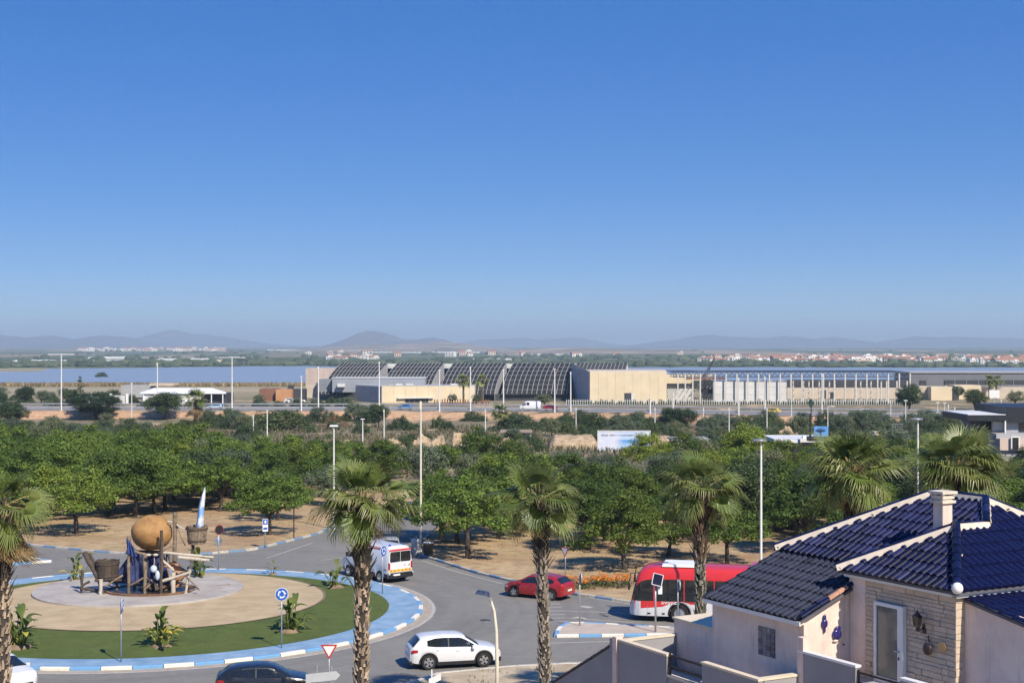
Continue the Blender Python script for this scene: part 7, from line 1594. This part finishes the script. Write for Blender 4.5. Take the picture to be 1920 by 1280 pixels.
mb = MB()
for k in range(7): a = rad(20 + 22 * k); c = PX(1539, 808, 167.9); mb.bar(c, c + Vector((math.cos(a) * .6, 0, math.sin(a) * .35)), .05)
mb.bar(PX(1539, 808, 167.9), PX(1540, 818, 167.9), .05); tag(mb.obj('palm_print', mat('print_dark_blue', (.03, .07, .16), .6), ps_), kind='stuff')
cx = thing('green_cross_sign', 'dark green cross sign on a black pole beside the highway', 'sign', (0, 0, 0)); GC = mat('cross_green', (.012, .05, .035), .5)
flatbox(cx, 'cross_bar', 1516, 1526, 752, 759, 330, .5, GC); flatbox(cx, 'cross_upright', 1518.6, 1523.4, 748, 763, 329.9, .7, GC); flatbox(cx, 'pole', 1520.2, 1521.8, 763, 812, 330.2, .2, MT['black'])
wbd = thing('white_billboard', 'small white billboard on a post before the dark hall', 'billboard', (0, 0, 0)); flatbox(wbd, 'panel', 1855, 1874, 731, 746, 400, .3, SWH); flatbox(wbd, 'post', 1863, 1865, 746, 775, 400.2, .3, MT['steel'])
gr = thing('wire_rack', 'small wire fence panel on a pale concrete ledge above the fifth palm', 'fence', (0, 0, 0))
for k in range(7): flatbox(gr, 'bar', 1672.5 + 3.3 * k, 1673.1 + 3.3 * k, 794, 809, 236, .06, MT['steel'])
flatbox(gr, 'rail', 1672, 1694, 794, 794.8, 235.9, .08, MT['steel']); flatbox(gr, 'ledge', 1640, 1702, 809, 816, 236, 2, CRM2)
# black modern building on the right
kb = thing('black_building', 'modern black and white building at the right edge, with a projecting flat roof', 'building', (0, 0, 0)); BLKC = mat('black_cladding', (.018, .02, .028), .45, .15, .3)
flatbox(kb, 'tall_block', 1887, 2040, 763, 792, 205, 14, BLKC); flatbox(kb, 'flat_roof', 1814, 1887, 778, 789, 204, 12, BLKC); flatbox(kb, 'roof_top', 1815, 1886, 776.6, 778, 204.5, 11, SWH); flatbox(kb, 'wall', 1887, 2040, 792, 815, 206, 12, mat('bluish_wall', (.34, .35, .39), .8)); flatbox(kb, 'side_wall', 1818, 1860, 790, 806, 212, 4, GRY); flatbox(kb, 'window', 1912, 1930, 793, 808, 205.8, .3, MT['glass']); flatbox(kb, 'white_panel', 1861, 1885, 790, 808, 207, .5, SWH); flatbox(kb, 'post', 1884, 1886.5, 789, 812, 204.6, .3, SWH); flatbox(kb, 'dark_glass', 1850, 1861, 790, 806, 209, .5, DRK)
flatbox(kb, 'terrace', 1868, 2040, 813, 822, 203, 5, GRY); flatbox(kb, 'lower_wall', 1875, 2040, 822, 844, 202.5, 6, mat('pink_wall', (.55, .44, .37), .85, .08, .3)); flatbox(kb, 'lower_window', 1898, 1910, 820, 840, 202.2, .2, MT['glass']); flatbox(kb, 'window_frame', 1896, 1898, 818, 841, 202.1, .3, SWH); flatbox(kb, 'window_frame', 1910, 1912, 818, 841, 202.1, .3, SWH); flatbox(kb, 'window_frame', 1898, 1910, 817.5, 820, 202.1, .3, SWH); flatbox(kb, 'base', 1870, 2040, 844, 870, 203, 6, GRY)
# ---------------------------------------------------------------- the air
hz = MB().box((0, 17000, 127), (44000, 34600, 290))
m = bpy.data.materials.new('haze_air'); m.use_nodes = True; t = m.node_tree; t.nodes.clear()
out = t.nodes.new('ShaderNodeOutputMaterial'); pv = t.nodes.new('ShaderNodeVolumePrincipled')
pv.inputs['Color'].default_value = (.63, .80, .96, 1); pv.inputs['Density'].default_value = 1.2e-4; pv.inputs['Anisotropy'].default_value = 0.0
t.links.new(pv.outputs[0], out.inputs['Volume'])
tag(hz.obj('haze', m), kind='stuff')
